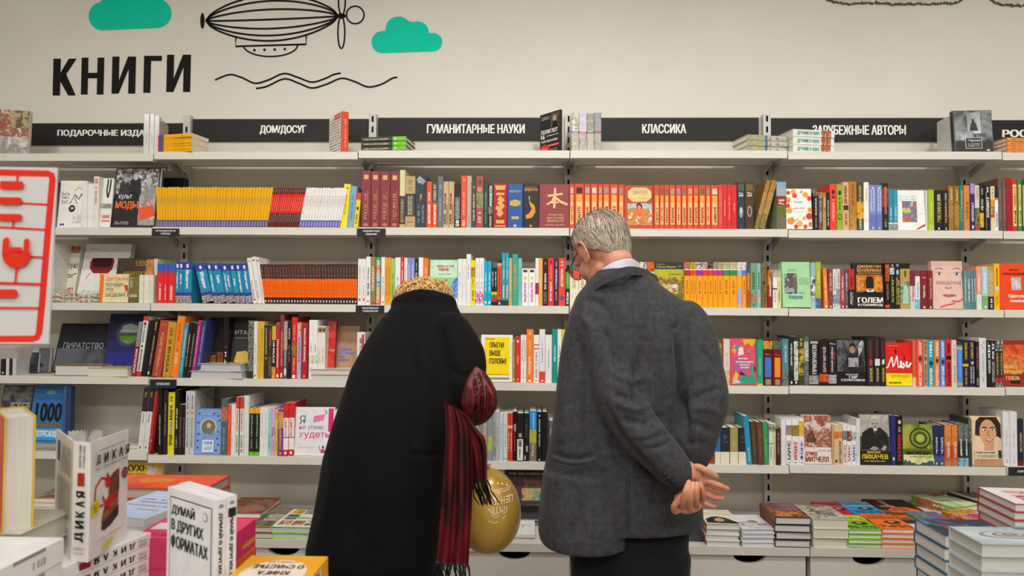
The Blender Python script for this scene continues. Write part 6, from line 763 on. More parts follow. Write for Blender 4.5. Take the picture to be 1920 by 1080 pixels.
# left bench: big picture books
pile(508, 988, -.545, BZ, .02, .27, .21, -90, '6a6a58', 'orange-edged picture book', HW, 'b 0 1 e8762a', 'R 0 0 1 .04 e8762a;R .96 0 1 1 e8762a;N .01 .05 .95 .99 5a5a4c,8a8a78,4a4a3e,a8a090 8;N .15 .3 .8 .65 6a5a48,a89a88,c9b8a0,8a5a4a 20;L .2 .82 .9 .92 d8803a', n=2, page='c9c6bc')
pile(552, 988, -.55, BZ, .02, .25, .2, -92, '8ae04a', 'green-edged picture book with photo tiles', HW, 'b 0 1 6ae02a', 'R 0 0 1 1 e4e6dc;' + ';'.join(f'N {.08 + .3 * i:.2f} {.08 + .32 * j:.2f} {.34 + .3 * i:.2f} {.34 + .32 * j:.2f} {c} 24' for i, j, c in ((0, 0, '3a2a20,b8703a,e0d0c0'), (1, 0, 'e8dcd0,a84a2a,c98a5a'), (2, 0, 'c9a890,6a4a38,e8e0d8'), (0, 2, 'e8d020,e0b82a,8a6a20'), (1, 2, 'c9c4b8,5a4a40,e0dcd4'), (2, 2, '9aa0a8,5a5a68,d0d0d4'), (2, 1, 'd8c8b8,8a5a48'), (0, 1, '4a3a38,8a6a60'))) + ';L .1 .42 .66 .56 9ac070', n=2, page='c4c8c0')
pile(448, 962, -.42, BZ, .03, .25, .2, -90, 'c84a28', 'rust-covered picture book', HW, '', 'N .01 .01 .99 .99 b8482a,7a3a28,8a7a68,c9603a 10', n=3)
pile(960, 1002, -.5, BZ, .02, .25, .2, -90, 'd8d8d4', 'white art album beside the balloon', 'bench under humanities bay', '', 'R 0 0 1 1 e0e0dc;K 444 .012 .5,.5 .6,.62 .75,.5 .6,.38 .5,.6 .4,.4;K 444 .01 .7,.3 .8,.6 .9,.4', n=3, page='cfcfcc')
M = TR((at(975, 955, -.3).x, -.3, BZ + .06)) @ RXm(R(-10)) @ TR((-.09, .012, 0)) @ RZ(-math.pi / 2)
pile(985, 972, -.31, BZ, .035, .2, .18, -90, '3a3c40', 'charcoal book under dark cover', 'bench under humanities bay', n=2, page='a8a8a4')
pz = at(985, 948, -.3).z
M = TR((at(985, 955, -.29).x, -.26, BZ + .0825)) @ RXm(R(-9)) @ TR((-.1, .012, 0)) @ RZ(-math.pi / 2)
put_book(M, .022, .16, .2, '3a2226', 'dark red and teal picture cover standing', 'bench behind the balloon', front='N .01 .01 .99 .99 3a1c20,6a2a2c,2a3a40,8a4a40 8;R .05 .78 .95 .96 2a2224;L .1 .82 .9 .92 a89890;N .4 .1 .95 .45 3a6a70,8a9a70,c9a060,5a2a28 16')
M = TR((at(258, 905, -.27).x, -.27, BZ + .0004)) @ RXm(R(-8)) @ TR((-.09, .012, 0)) @ RZ(-math.pi / 2)
put_book(M, .02, at(258, 868, -.25).z - BZ, .19, 'e0b820', 'yellow cover with black and blue drawing', 'bench below the ivory booklets', front='N .01 .5 .99 .99 e0b820,e8c83a,c9a018 8;B .1 .72 .7 .8 8a6a10 РИСУЕМ;B .05 .84 .8 .96 3a3010 КУХНИ;N .6 .6 .98 .95 6a90c0,e0d8c0,d8a82a,c9c4b8 18')
for i, (x, y, c, d) in enumerate(((92, 935, 'b0682a', 'brown patterned magazine'), (75, 968, '4a4a48', 'grey photo magazine'), (60, 990, 'c9a83a', 'mustard magazine'))):
    pile(x, y, -.53 + .0 * i + (.19, .09, 0)[i], BZ, (.03, .03, .025)[i], .27, .2, -90, c, d, 'bench under gift bay', '', 'N .01 .01 .99 .99 8a5a38,3a3a38,c9a878,5a5248,b05a40 16', n=(5, 3, 2)[i], hard=False)
# ---------------------------------------------------------------- tables of books in front
m_table = flat('dcd8d0', .5, var=.02)
def table(parts_, z, label, legs):
    x, y = parts_[0][0], parts_[0][2]; t = thing('display_table', label, 'table', (x, y, 0)); b = MB()
    for x0, x1, y0, y1 in parts_: b.box(x0 - x, x1 - x, y0 - y, y1 - y, z - .03, z, m_table)
    b.build('table_top', t)
    for lx, ly in legs: l = MB(); l.box(lx - x - .02, lx - x + .02, ly - y - .02, ly - y + .02, 0, z - .031, m_table); l.build('leg', t)
TZ, RZT = .755, .53
table([(-1.45, -.95, -2.7, -1.58), (-.9499, -.7401, -2.7, -1.95), (-.74, -.5, -2.7, -2.24)], TZ, 'white display table carrying the open white book and stacks', [(-1.42, -2.67), (-1.42, -1.61), (-.98, -1.61), (-.77, -1.98), (-.53, -2.67), (-.53, -2.27)])
table([(.72, 1.95, -2.35, -1.1)], RZT, 'low white display table under the spiral-cover stack', [(.75, -2.32), (1.92, -2.32), (.75, -1.13), (1.92, -1.13)])
LW = 'front table'; RW = 'low table'
pile(1928, 1020, -1.955, RZT, .0305, .2, .118, 180, 'c4ccd0', 'grey-blue book with spiral cover', RW, 'S .3 .2 .7 .8 888', 'N .01 .01 .99 .99 b9c4c8,c9d4d8,a8b8c0,d4d8d8 5;N .02 .02 .2 .98 8ab0b8,b9c4c8,5a90a0 8;E .5 .5 .22 .34 8a8c8e;E .5 .5 .19 .29 c4cacc;E .5 .5 .13 .2 7a7a7c;E .5 .5 .1 .15 b8bcbe;E .5 .5 .06 .09 6a6a6e;E .5 .5 .03 .05 b0b0b4;N .0 .7 .15 .95 3a6a80,8ab0c0 20', page='d0cec8', jit=.8)
pile(1838, 1005, -1.44, RZT, .04, .2, .16, 180, '2f5f7c', 'thick book with navy and teal cover', RW, '', 'N .01 .01 .99 .99 3a6a88,5a9ab0,2a3a50,1f2a3a,7ab0b8 7;N .3 .2 .7 .6 1f2430,3a3a50,8a4a5a 14', page='cfccc4', jit=.6)
pile(1985, 947, -1.3, RZT, .0275, .24, .2, 176, 'b8403c', 'red-edged white book', RW, '', 'R 0 0 1 1 e6e2de;N .2 .2 .8 .8 e6e2de,c83a3a,e6e2de,a82a2a 8;B .55 .2 .9 .4 b02a2a СКИ', page='d8d6d2', jit=.8)
# open white book standing on its stack
def open_book():
    Y = -2.28; z = at(150, 1052, Y).z
    p0 = at(133, 1050, Y); p1 = at(166, 1050, Y - .004); h = at(150, 828, Y).z - z
    t = thing('open_book', 'open white book with hiking boot and red laces on its cover', 'book', (0, 0, 0), 0)
    wh = flat('e9e7e3', .3)
    A = Vector((p0.x, Y, z)); B = Vector((p1.x, Y - .006, z)); up = Vector((0, 0, h))
    L = at(101, 1000, Y + .1); L = Vector((at(100.5, 1020, Y + .115).x, Y + .115, z)); Rr = Vector((at(236.5, 1020, Y + .125).x, Y + .125, z))
    def panel(P, Q, name, ops, th=.003):
        b = MB(); u = Q - P; n = u.cross(up).normalized()
        o = [P, Q, Q - n * th, P - n * th]; b.mesh([v for v in o] + [v + up for v in o], [(0, 1, 5, 4), (2, 3, 7, 6), (1, 2, 6, 5), (3, 0, 4, 7), (4, 5, 6, 7), (3, 2, 1, 0)], wh)
        Sheet(b, P, u, up, .0003).draw(ops); return b.build(name, t)
    boot = 'M 8a5a38,a87048,6a4028,b88458 14 .3,.27 .34,.36 .46,.45 .5,.62 .58,.66 .74,.68 .76,.5 .74,.34 .6,.24 .42,.22;M 5a3a28,7a5038,4a2c1c 14 .5,.5 .52,.64 .66,.665 .75,.68 .76,.5 .7,.42;M 2a2624,3a3430 30 .3,.21 .32,.27 .5,.28 .66,.33 .75,.35 .74,.26 .55,.21 .38,.19;K d8281e .022 .34,.42 .2,.42 .12,.5 .14,.6 .28,.66 .42,.63;K d8281e .03 .4,.44 .52,.46 .7,.47;K d8281e .028 .36,.4 .5,.42 .66,.42;K d8281e .028 .44,.56 .46,.64 .4,.68;K c8241c .02 .3,.5 .4,.4 .52,.36;E .43 .6 .07 .045 d8281e;E .88 .62 .08 .05 6a1420;L .82 .59 .94 .65 e0a0a8 3;P e8d81a .02,.36 .02,.48 .2,.5 .2,.38;L .05 .39 .18 .47 6a6010 4;P e8d81a .34,.075 .3,.03 .5,.055 .6,.085 .5,.1;L .15 .9 .85 .92 888;L .1 .745 .9 .77 888;B .1 .79 .19 .875 1a1a1a Д;B .28 .79 .38 .875 1a1a1a И;B .48 .79 .58 .875 1a1a1a К;B .65 .79 .76 .875 1a1a1a А;B .83 .79 .93 .875 1a1a1a Я;L .12 .14 .8 .16 aaa;L .25 .11 .6 .125 bbb'
    panel(A, B, 'spine', 'V .35 .78 .5 .97 6a6460 ОБРЕТИ СЕБЯ;V .6 .78 .72 .97 8a8480 ПУТЕШЕСТВИЕ;N .3 .63 .72 .74 8a5a38,c8281e,6a3a24,2a2420 24;V .26 .53 .78 .59 1a1a1a Я;V .26 .455 .78 .51 1a1a1a А;V .26 .37 .78 .425 1a1a1a К;V .26 .28 .78 .345 1a1a1a И;V .26 .17 .78 .25 1a1a1a Д;T .2 .1 .8 .125 a06058 ШЕРИЛ;T .2 .06 .8 .085 a06058 СТРЭЙД')
    panel(B, Rr, 'front_cover', boot)
    panel(L, A, 'back_cover', 'R .12 .74 .26 .92 2a2024;L .36 .68 .9 .92 999 12;L .1 .3 .9 .62 aaa 16;L .15 .08 .85 .24 b9b9b9 6')
    b = MB(); pm = flat('f0eeea', .7)
    mid = (A + B) / 2 + Vector((0, .012, 0)); rd = random.Random(2)
    for k in range(14):
        f = k / 13; e = L.lerp(Rr, f if f < .4 else .4 + (f - .4) * .3) * 1; e = Vector((L.x + (Rr.x - L.x) * (.12 + .5 * f), Y + .125 + .02 * math.sin(3.1 * f), z))
        lo = Vector((0, 0, .004)); hi = Vector((0, 0, h - .004)); q = []
        for s_ in range(7):
            u = s_ / 6; p = mid.lerp(e, u) + Vector((.012 * math.sin(math.pi * u) * (1 - 2 * f), 0, 0)); q.append(p)
        for p1_, p2_ in zip(q, q[1:]): b.face([p1_ + lo, p2_ + lo, p2_ + hi, p1_ + hi], pm)
    b.build('pages', t)
    return A, z
OA, oz = open_book()
WSP = 'V .25 .2 .75 .27 1a1a1a Д;V .25 .31 .75 .37 1a1a1a И;V .25 .42 .75 .47 1a1a1a К;V .25 .52 .75 .58 1a1a1a А;V .25 .62 .75 .68 1a1a1a Я;N .25 .72 .75 .84 8a5a38,c8281e,2a2420 24;V .2 .06 .42 .16 b08a84 ШЕРИЛ;V .55 .06 .77 .16 b08a84 СТРЭЙД'
def turned_pile(px, py, Y, ztop, zb, n, H, W, yaw, col, desc, where, spine, front, page=PAGE, hard=False, sub=None):
    """px, py: the corner nearest to us of the top face"""
    o = at(px, py, Y); t = (ztop - zb) / n; rd = random.Random(int(px)); z = zb + .0003
    nth = ['topmost', 'second from top', 'third from top', 'fourth from top', 'fifth from top', 'sixth from top', 'seventh from top', 'eighth from top', 'ninth from top', 'tenth from top', 'eleventh from top', 'twelfth from top']
    for i in range(n):
        M = TR((o.x, Y, z)) @ RZ(R(yaw + (rd.uniform(-1, 1) if i < n - 1 else 0))) @ TR((H, 0, t / 2)) @ RY(-math.pi / 2)
        put_book(M, t - .0004, H, W, sub[i % len(sub)] if sub and i < n - 1 else col, f'{desc}, {nth[n - 1 - i]} in stack', where, spine, front if i == n - 1 else '', hard=hard, page=page, group=desc + ' stack', kind='stacked_book'); z += t
turned_pile(118, 1064, -2.307, oz - .0006, TZ, 10, .19, .14, 74, 'e9e7e3', 'white paperback with spaced letters', LW, WSP, '')
# thick standing book at the far left, its fore-edge towards us
zs = at(34, 1000, -2.345).z; hh = at(34, 782, -2.345).z - zs
put_book(TR((at(33, 1000, -2.345).x, -2.345, zs)) @ RZ(R(180 + 44)) @ TR((0, -.15, 0)),   .044, hh, .15, 'e6c02c', 'thick standing book, fore-edge outwards', 'front table by acrylic sign', '', 'N 0 0 1 1 d83a26,e0502e,c82a1c 8', 'R 0 0 1 1 e8c42a', hard=True, page='e6e2d6')
pile(-4, 1000, -2.36, TZ, .03, .08, .14, 180, 'c9c2b4', 'buff book under the thick upright', LW, n=8, page='d0cabc', sub=['c8382a', 'd9d4c8'])
turned_pile(-3, 1069, -2.552, at(-3, 1069, -2.552).z, TZ, 9, .132, .21, 90, 'e6e4e2', 'white book with grey corner print', LW, 'R .84 .3 .99 .8 8a8884;S .3 .3 .6 .5 b0a09c;b .985 1 d8d4d0', '', sub=['e2dfdc'])
# light blue covers
turned_pile(271, 973, -1.98, at(271, 973, -1.98).z, TZ, 11, .2, .14, 78, 'c9d4ea', 'pale blue-covered paperback', LW, 'b 0 1 d9dae0', 'R 0 0 1 1 b9cdf0;T .1 .06 .5 .2 3a9a70 642;L .1 .3 .9 .38 e0607a;L .1 .42 .8 .47 5a9a8a;R .1 .7 .5 .72 d8a060;L .1 .55 .9 .6 e0607a', page='dcdde0')
pile(283, 915, -1.73, TZ, .03, .29, .14, 180, 'd8482a', 'big red-orange picture book', LW, '', 'N .01 .01 .99 .99 d8402a,e8602e,c83a24 7;M e09a30,d87a28,f0b850 10 .3,.25 .25,.45 .4,.6 .6,.55 .62,.35 .45,.22;R 0 .0 1 .06 e0562a;R 0 .08 1 .1 e8a060', page='b9b0a8')
# pair of white standing books
def think():
    Y = -2.3812; h = .212; zt = at(405, 938, Y).z; z = zt - h; o = at(405, 938, Y)
    pile(420, 575 + int((1.463 - z + .0006) * 1154), -2.385, TZ, .03, .16, .16, -34, 'e2e3e6', 'white book under framed-title pair', LW, n=6)
    cov = 'R .06 .08 .94 .935 2a2a2c;R .075 .088 .925 .925 e6e7ea;B .1 .785 .6 .89 1d1d1f ДУМАЙ;B .1 .65 .78 .755 1d1d1f В ДРУГИХ;B .1 .52 .88 .63 1d1d1f ФОРМАТАХ;E .81 .85 .05 .035 8a8a8e;E .81 .85 .04 .028 e6e7ea'
    sp = 'W .25 .1 .75 .9 232325 ДУМАЙ В ДРУГИХ ФОРМАТАХ;E .5 .95 .25 .014 8a8a8e'
    # spine to the right of the shown cover: the cover is the back board side
    M0 = TR((o.x, Y, z + .0006)) @ RZ(R(56.3))
    for i in range(2):
        put_book(M0 @ TR((.0095 + i * .0195, 0, 0)), .019, h - .002 * (1 - i), .149, 'e6e7ea', ('white book with framed black title, nearer copy', 'white book with black spine title, rear copy')[i], 'front table beside pink box', sp + (';R .1 .84 .9 .91 1d1d1f' if i else ''), '', cov, hard=False, page='e9e9ea', rough=.3)
think()
turned_pile(425, 1013, -2.13, at(425, 1013, -2.13).z, TZ, 4, .138, .2, 89, 'e83a6c', 'pink box-like book over orange', LW, 'E .3 .2 .1 .3 e0a040', 'R 0 0 1 1 e8386c;R .5 .3 .95 .6 e8e4e4;L .5 .75 .95 .9 b82850 2', page='e03a66', sub=['e8642a', 'e8702a'])
pile(454, 1136, -2.48, TZ, .026, .2, .136, 90, 'f2b01e', 'yellow paperback with white oval', LW, 'R .2 .2 .8 .7 e8e4dc;V .25 .25 .75 .65 2a2a2a КНИГА;n .9 1 f2b01e,e0a018', 'N 0 0 1 1 f2b01e,f0a818,f4bc30 8;E .5 .4 .4 .3 ece4d8;B .2 .48 .8 .56 5a3a2a БОЛЬШАЯ;B .3 .35 .7 .43 5a3a2a КНИГА;B .18 .22 .82 .3 5a3a2a О СЧАСТЬЕ;L .3 .14 .7 .18 c88a90', hard=False, page='e8b83a')
# ---------------------------------------------------------------- acrylic sign on the front table
def acrylic():
    Y = -2.42
    t = thing('sign_holder', 'clear acrylic sign holder with a red model-kit frame printed on white', 'sign', (0, 0, 0))
    a = at(-135, 640, Y); x0 = a.x; x1 = at(81, 645, Y).x; z0 = at(40, 645, Y).z; z1 = at(85, 309, Y).z; dx = at(90, 309, Y).x - x1
    U = Vector((x1 - x0, .012, 0)); V = Vector((dx, .01, z1 - z0)); O = Vector((x0, Y, z0)); N = U.cross(V).normalized()
    b = MB(); mw = flat('cdccca', .12, var=.01)
    q = [O, O + U, O + U + V, O + V]; b.mesh(q + [p - N * .003 for p in q], [(0, 1, 2, 3), (7, 6, 5, 4), (0, 4, 5, 1), (1, 5, 6, 2), (2, 6, 7, 3), (3, 7, 4, 0)], mw)
    s = Sheet(b, O, U, V, .0003, .25); rd = 'e0301c'
    W_, H_ = 216., 336.
    def P(x, y): return f'{(x + 135) / W_:.4f},{(645 - y - (0)) / H_:.4f}'
    def line(w, *pts): s.draw(f'K {rd} {w / W_:.4f} ' + ' '.join(P(*p) for p in pts))
    def blob(x0, y0, x1, y1):
        r = (y1 - y0) / 2; pts = [(x1 - r + r * math.cos(R(90 - 18 * i)), (y0 + y1) / 2 - r * math.sin(R(90 - 18 * i))) for i in range(11)] + [(x0, y1), (x0, y0)]
        s.draw(f'P {rd} ' + ' '.join(P(*p) for p in pts[::-1]))
    line(8, (-130, 319), (64, 321), (71, 324), (73, 332), (69, 450), (66, 560), (63, 625), (59, 634), (52, 636), (-130, 638))
    line(2.5, (-20, 377), (69, 381)); line(2.5, (-20, 425), (67, 429)); line(2.5, (40, 481), (66, 482)); line(3, (-20, 531), (65, 533)); line(2.5, (-20, 578), (64, 578)); line(2.5, (10, 320), (10, 340)); line(2.5, (7, 412), (7, 424)); line(2.5, (18, 500), (17, 531))
    for y0, y1, x in ((337, 352, 24), (368, 382, 22), (400, 413, 24), (543, 559, 24)): blob(-20, y0, x, y1)
    s.draw(f'P {rd} ' + ' '.join(P(18 + 26 * math.cos(R(a)), 476 + 27 * math.sin(R(a)) * (1 if math.sin(R(a)) > 0 else .25)) for a in range(360, 0, -15)))
    s.draw(f'P {rd} ' + ' '.join(P(*p) for p in ((30, 478), (40, 478), (40, 450), (38, 447), (33, 447), (30, 450))))
    s.draw(f'P {rd} ' + ' '.join(P(*p) for p in ((-8, 478), (5, 478), (4, 448), (1, 445), (-5, 446), (-8, 450))))
    for x in (10, 17, 24): s.draw(f'E {(x + 135) / W_:.3f} {(645 - 468) / H_:.3f} {5 / W_:.3f} {5 / H_:.3f} {rd}')
    line(2.5, (-60, 330), (-62, 620)); line(2.5, (-120, 420), (-60, 421)); line(2.5, (-120, 520), (-60, 521))
    b.build('sign_panel', t)
    m, nt, bs = newmat('clear_acrylic'); bs.inputs['Base Color'].default_value = (.96, .98, .98, 1); bs.inputs['Roughness'].default_value = .08; bs.inputs['Transmission Weight'].default_value = .85; bs.inputs['IOR'].default_value = 1.3
    nz = nd(nt, 'ShaderNodeTexNoise', i_Scale=30); nt.links.new(coords(nt), nz.inputs['Vector']); bump(nt, bs, nz.outputs[0], .02, .01)
    k = MB(); zt = z0 - .004; xr = at(46, 655, Y).x
    k.prism([(Y - .01, zt - .018), (Y + .015, zt - .018), (Y + .02, zt), (Y - .025, zt)], lambda c, u: (x0 + (xr - x0) * u, c[0], c[1]), m); k.build('tray', t)
    p = MB(); xm = (x0 + x1) / 2 - .02; p.tube([(xm, Y, TZ + .012), (xm, Y, zt - .018)], .008, m_steel, 12); p.build('pole', t)
    p = MB(); p.box(xm - .09, xm + .09, Y - .07, Y + .07, TZ + .0005, TZ + .012, m_steel); p.build('base', t)
acrylic()
# ---------------------------------------------------------------- two people
import numpy as np
def evaluated(mb, voxel, smooth=4, fac=.5):
    """one continuous surface over the pieces of mb"""
    o = bpy.data.objects.new('tmp', mb.me('tmp')); C.objects.link(o)
    m = o.modifiers.new('r', 'REMESH'); m.mode = 'VOXEL'; m.voxel_size = voxel
    if smooth: k = o.modifiers.new('s', 'SMOOTH'); k.iterations = smooth; k.factor = fac
    dg = bpy.context.evaluated_depsgraph_get(); me = bpy.data.meshes.new_from_object(o.evaluated_get(dg))
    bpy.data.objects.remove(o); me.materials.clear()
    me.polygons.foreach_set('use_smooth', [True] * len(me.polygons)); return me
DUM = flat('888')
def loft(mb, rings, seg=28, exp=2.0, m=None):
    """rings: (centre, half-axis a, half-axis b); superellipse sections joined and capped"""
    m = m or DUM; base = len(mb.v); k = mb.slot(m); n = len(rings)
    for c, a, b in rings:
        c, a, b = Vector(c), Vector(a), Vector(b)
        for q in range(seg):
            t = 2 * math.pi * q / seg; ct, st = math.cos(t), math.sin(t)
            mb.v.append(tuple(c + a * (math.copysign(abs(ct) ** (2 / exp), ct)) + b * (math.copysign(abs(st) ** (2 / exp), st))))
    for i in range(n - 1):
        for q in range(seg):
            q2 = (q + 1) % seg; mb.f.append((base + i * seg + q, base + i * seg + q2, base + (i + 1) * seg + q2, base + (i + 1) * seg + q)); mb.mi.append(k)
    mb.f.append(tuple(base + q for q in range(seg))[::-1]); mb.mi.append(k); mb.f.append(tuple(base + (n - 1) * seg + q for q in range(seg))); mb.mi.append(k)
def ball(mb, c, r, seg=16, rot=None):
    c = Vector(c); r = Vector(r) if not isinstance(r, (int, float)) else Vector((r, r, r)); rings = []
    for i in range(1, 12):
        t = math.pi * i / 12; a = Vector((r.x * math.sin(t), 0, 0)); b = Vector((0, r.y * math.sin(t), 0)); z = Vector((0, 0, -r.z * math.cos(t)))
        if rot: a, b, z = rot @ a, rot @ b, rot @ z
        rings.append((c + z, a, b))
    loft(mb, rings, seg)
def limb(mb, pts, seg=16):
    """pts: (point, radius) along a limb, rounded at both ends"""
    P = [Vector(p) for p, r in pts]; r = [q for p, q in pts]
    sp = []; sr = []
    for i in range(len(P) - 1):
        p0, p1, p2, p3 = P[max(i - 1, 0)], P[i], P[i + 1], P[min(i + 2, len(P) - 1)]
        for k in range(5):
            t = k / 5; sp.append(.5 * (2 * p1 + (p2 - p0) * t + (2 * p0 - 5 * p1 + 4 * p2 - p3) * t * t + (3 * p1 - p0 - 3 * p2 + p3) * t ** 3)); sr.append(r[i] + (r[i + 1] - r[i]) * t)
    sp.append(P[-1]); sr.append(r[-1]); mb.tube(sp, sr, DUM, seg); ball(mb, P[0], r[0] * .98, 12); ball(mb, P[-1], r[-1] * .98, 12)
def folds(me, creases, facing=True):
    """press creases (negative) and ridges (positive) into a cloth surface; each: pixel polyline, width in px, depth in m"""
    n = len(me.vertices); co = np.empty(n * 3); me.vertices.foreach_get('co', co); co = co.reshape(-1, 3)
    no = np.empty(n * 3); me.vertex_normals.foreach_get('vector', no); no = no.reshape(-1, 3)
    d = co - np.array(CAM); z = d @ np.array(_F); px = 960 + FPX * (d @ np.array(_Rt)) / z; py = 540 - FPX * (d @ np.array(_Up)) / z
    fc = np.clip(-(no * d).sum(1) / np.linalg.norm(d, axis=1) * 2.2, 0, 1)
    disp = np.zeros(n)
    for pts, wd, dep in creases:
        pts = spl(pts, 5); best = np.full(n, 1e9); T = np.zeros(n); m = len(pts) - 1
        for i in range(m):
            ax, ay = pts[i]; bx, by = pts[i + 1]; ux, uy = bx - ax, by - ay; L = ux * ux + uy * uy + 1e-9
            t = np.clip(((px - ax) * ux + (py - ay) * uy) / L, 0, 1); q = (px - ax - t * ux) ** 2 + (py - ay - t * uy) ** 2
            u = q < best; best[u] = q[u]; T[u] = (i + t[u]) / m
        taper = np.clip(np.sin(np.pi * np.clip(T, .06, .94)) * 1.5, 0, 1)
        disp += dep * np.exp(-best / (wd * wd)) * taper
    co += no * (disp * fc)[:, None]; me.vertices.foreach_set('co', co.ravel()); me.update()
def wave(me, amp, scale, seed=0):
    n = len(me.vertices); co = np.empty(n * 3); me.vertices.foreach_get('co', co); co = co.reshape(-1, 3)
    no = np.empty(n * 3); me.vertex_normals.foreach_get('vector', no); no = no.reshape(-1, 3); r = np.random.RandomState(seed); d = np.zeros(n)
    for i in range(10):
        k = r.normal(size=3) * scale; d += np.sin(co @ k + r.uniform(0, 6.3))
    co += no * (d * amp / 3)[:, None]; me.vertices.foreach_set('co', co.ravel()); me.update()
# cloth and skin
def wool(key, h, h2, check=None, rough=.9, sheen=.25, scale=900):
    m, nt, b = newmat(key); n1 = nd(nt, 'ShaderNodeTexNoise', i_Scale=scale, i_Detail=2); n2 = nd(nt, 'ShaderNodeTexNoise', i_Scale=60, i_Detail=4)
    v = coords(nt); nt.links.new(v, n1.inputs['Vector']); nt.links.new(v, n2.inputs['Vector'])
    mx = nd(nt, 'ShaderNodeMath', operation='ADD'); ms = nd(nt, 'ShaderNodeMath', operation='MULTIPLY'); ms.inputs[1].default_value = .45
    nt.links.new(n2.outputs[0], ms.inputs[0]); nt.links.new(n1.outputs[0], mx.inputs[0]); nt.links.new(ms.outputs[0], mx.inputs[1])
    rp = nd(nt, 'ShaderNodeValToRGB'); rp.color_ramp.elements[0].position = .5; rp.color_ramp.elements[1].position = .95
    rp.color_ramp.elements[0].color = hexc(h); rp.color_ramp.elements[1].color = hexc(h2); nt.links.new(mx.outputs[0], rp.inputs[0]); src = rp.outputs[0]
    if check:
        for ax in ('X', 'Z'):
            wv = nd(nt, 'ShaderNodeTexWave', bands_direction=ax, i_Scale=5.2, i_Distortion=.6, i_Detail=0); nt.links.new(v, wv.inputs['Vector'])
            r2 = nd(nt, 'ShaderNodeValToRGB'); r2.color_ramp.elements[0].position = .985; r2.color_ramp.elements[1].position = 1; r2.color_ramp.elements[1].color = (.16, .16, .16, 1)
            nt.links.new(wv.outputs[0], r2.inputs[0]); mi = nd(nt, 'ShaderNodeMix', data_type='RGBA'); mi.inputs['B'].default_value = hexc(check)
            nt.links.new(r2.outputs[0], mi.inputs['Factor']); nt.links.new(src, mi.inputs['A']); src = mi.outputs['Result']
    nt.links.new(src, b.inputs['Base Color']); b.inputs['Roughness'].default_value = rough; b.inputs['Specular IOR Level'].default_value = .2
    b.inputs['Sheen Weight'].default_value = sheen; b.inputs['Sheen Roughness'].default_value = .4; bump(nt, b, n1.outputs[0], .25, .002); return m
def skin():
    m, nt, b = newmat('skin'); n = nd(nt, 'ShaderNodeTexNoise', i_Scale=35, i_Detail=5); nt.links.new(coords(nt), n.inputs['Vector'])
    rp = nd(nt, 'ShaderNodeValToRGB'); rp.color_ramp.elements[0].position = .3; rp.color_ramp.elements[1].position = .72
    rp.color_ramp.elements[0].color = hexc('c07a5c'); rp.color_ramp.elements[1].color = hexc('d99c7c'); nt.links.new(n.outputs[0], rp.inputs[0]); nt.links.new(rp.outputs[0], b.inputs['Base Color'])
    b.inputs['Roughness'].default_value = .5; b.inputs['Subsurface Weight'].default_value = .12; b.inputs['Subsurface Radius'].default_value = (.012, .005, .003)
    n3 = nd(nt, 'ShaderNodeTexNoise', i_Scale=260, i_Detail=2); nt.links.new(coords(nt), n3.inputs['Vector']); bump(nt, b, n3.outputs[0], .18, .003); return m
M_SKIN = skin(); M_JACKET = wool('grey_wool', '262626', '4d4d50', '525256', sheen=.1); M_BLACK = wool('black_wool', '030303', '0b0b0c', sheen=.03, scale=500); M_TROUSER = wool('dark_trouser', '131315', '1d1d20', sheen=.1)
def satin(h, h2):
    m, nt, b = newmat('satin_' + h); n = nd(nt, 'ShaderNodeTexNoise', i_Scale=14, i_Detail=3, i_Distortion=1.5); nt.links.new(coords(nt, (1, 1, .25)), n.inputs['Vector'])
    rp = nd(nt, 'ShaderNodeValToRGB'); rp.color_ramp.elements[0].position = .35; rp.color_ramp.elements[1].position = .65; rp.color_ramp.elements[0].color = hexc(h); rp.color_ramp.elements[1].color = hexc(h2)
    nt.links.new(n.outputs[0], rp.inputs[0]); nt.links.new(rp.outputs[0], b.inputs['Base Color']); b.inputs['Roughness'].default_value = .36; b.inputs['Anisotropic'].default_value = .5
    bump(nt, b, n.outputs[0], .4, .01); return m
M_SATIN = satin('2a080d', '6d1019')
M_FRINGE = flat('0c0a0b', .7)
# the head: facing +Y, upright, its centre between the ears
def head_shape(mb, T, nose=True):
    def e(c, r): ball(mb, T @ Vector(c), r, 20, T.to_3x3())
    e((0, -.012, .035), (.075, .097, .086)); e((0, .012, .03), (.07, .082, .08)); e((0, .03, -.03), (.06, .062, .075)); e((0, .055, -.078), (.04, .038, .034)); e((0, -.025, -.022), (.06, .052, .055))
    e((0, .012, -.06), (.05, .055, .04))
    for s in (-1, 1): e((s * .044, .05, -.03), (.026, .03, .03)); e((s * .03, .078, .02), (.022, .014, .01)); e((s * .05, .02, -.06), (.016, .04, .028))
    rings = [(T @ Vector(c), T.to_3x3() @ Vector((r, 0, 0)), T.to_3x3() @ Vector((0, r2, 0))) for c, r, r2 in (((0, .086, .018), .007, .01), ((0, .094, .0), .009, .014), ((0, .1, -.018), .014, .016), ((0, .094, -.028), .015, .012))]
    loft(mb, rings, 14); e((0, .088, -.05), (.022, .01, .006)); e((0, .087, -.06), (.02, .01, .007))
def ear(mb, T, s):
    """a helix rim, lobe and shell on side s (-1 left)"""
    pts = [(.0, .014, -.028), (.004, .02, -.005), (.007, .021, .014), (.01, .012, .028), (.015, -.004, .032), (.019, -.018, .024), (.018, -.022, .008), (.013, -.016, -.012), (.008, -.006, -.027), (.004, .004, -.032)]
    P = [T @ Vector((s * (.073 + a), b - .004, c)) for a, b, c in pts]
    mb.tube(P, [.0045, .004, .004, .0048, .0052, .0055, .0052, .005, .0062, .006], DUM, 10)
    ball(mb, T @ Vector((s * .078, .0, .004)), (.005, .016, .026), 12, T.to_3x3()); ball(mb, T @ Vector((s * .081, .003, -.028)), (.005, .009, .009), 10, T.to_3x3())
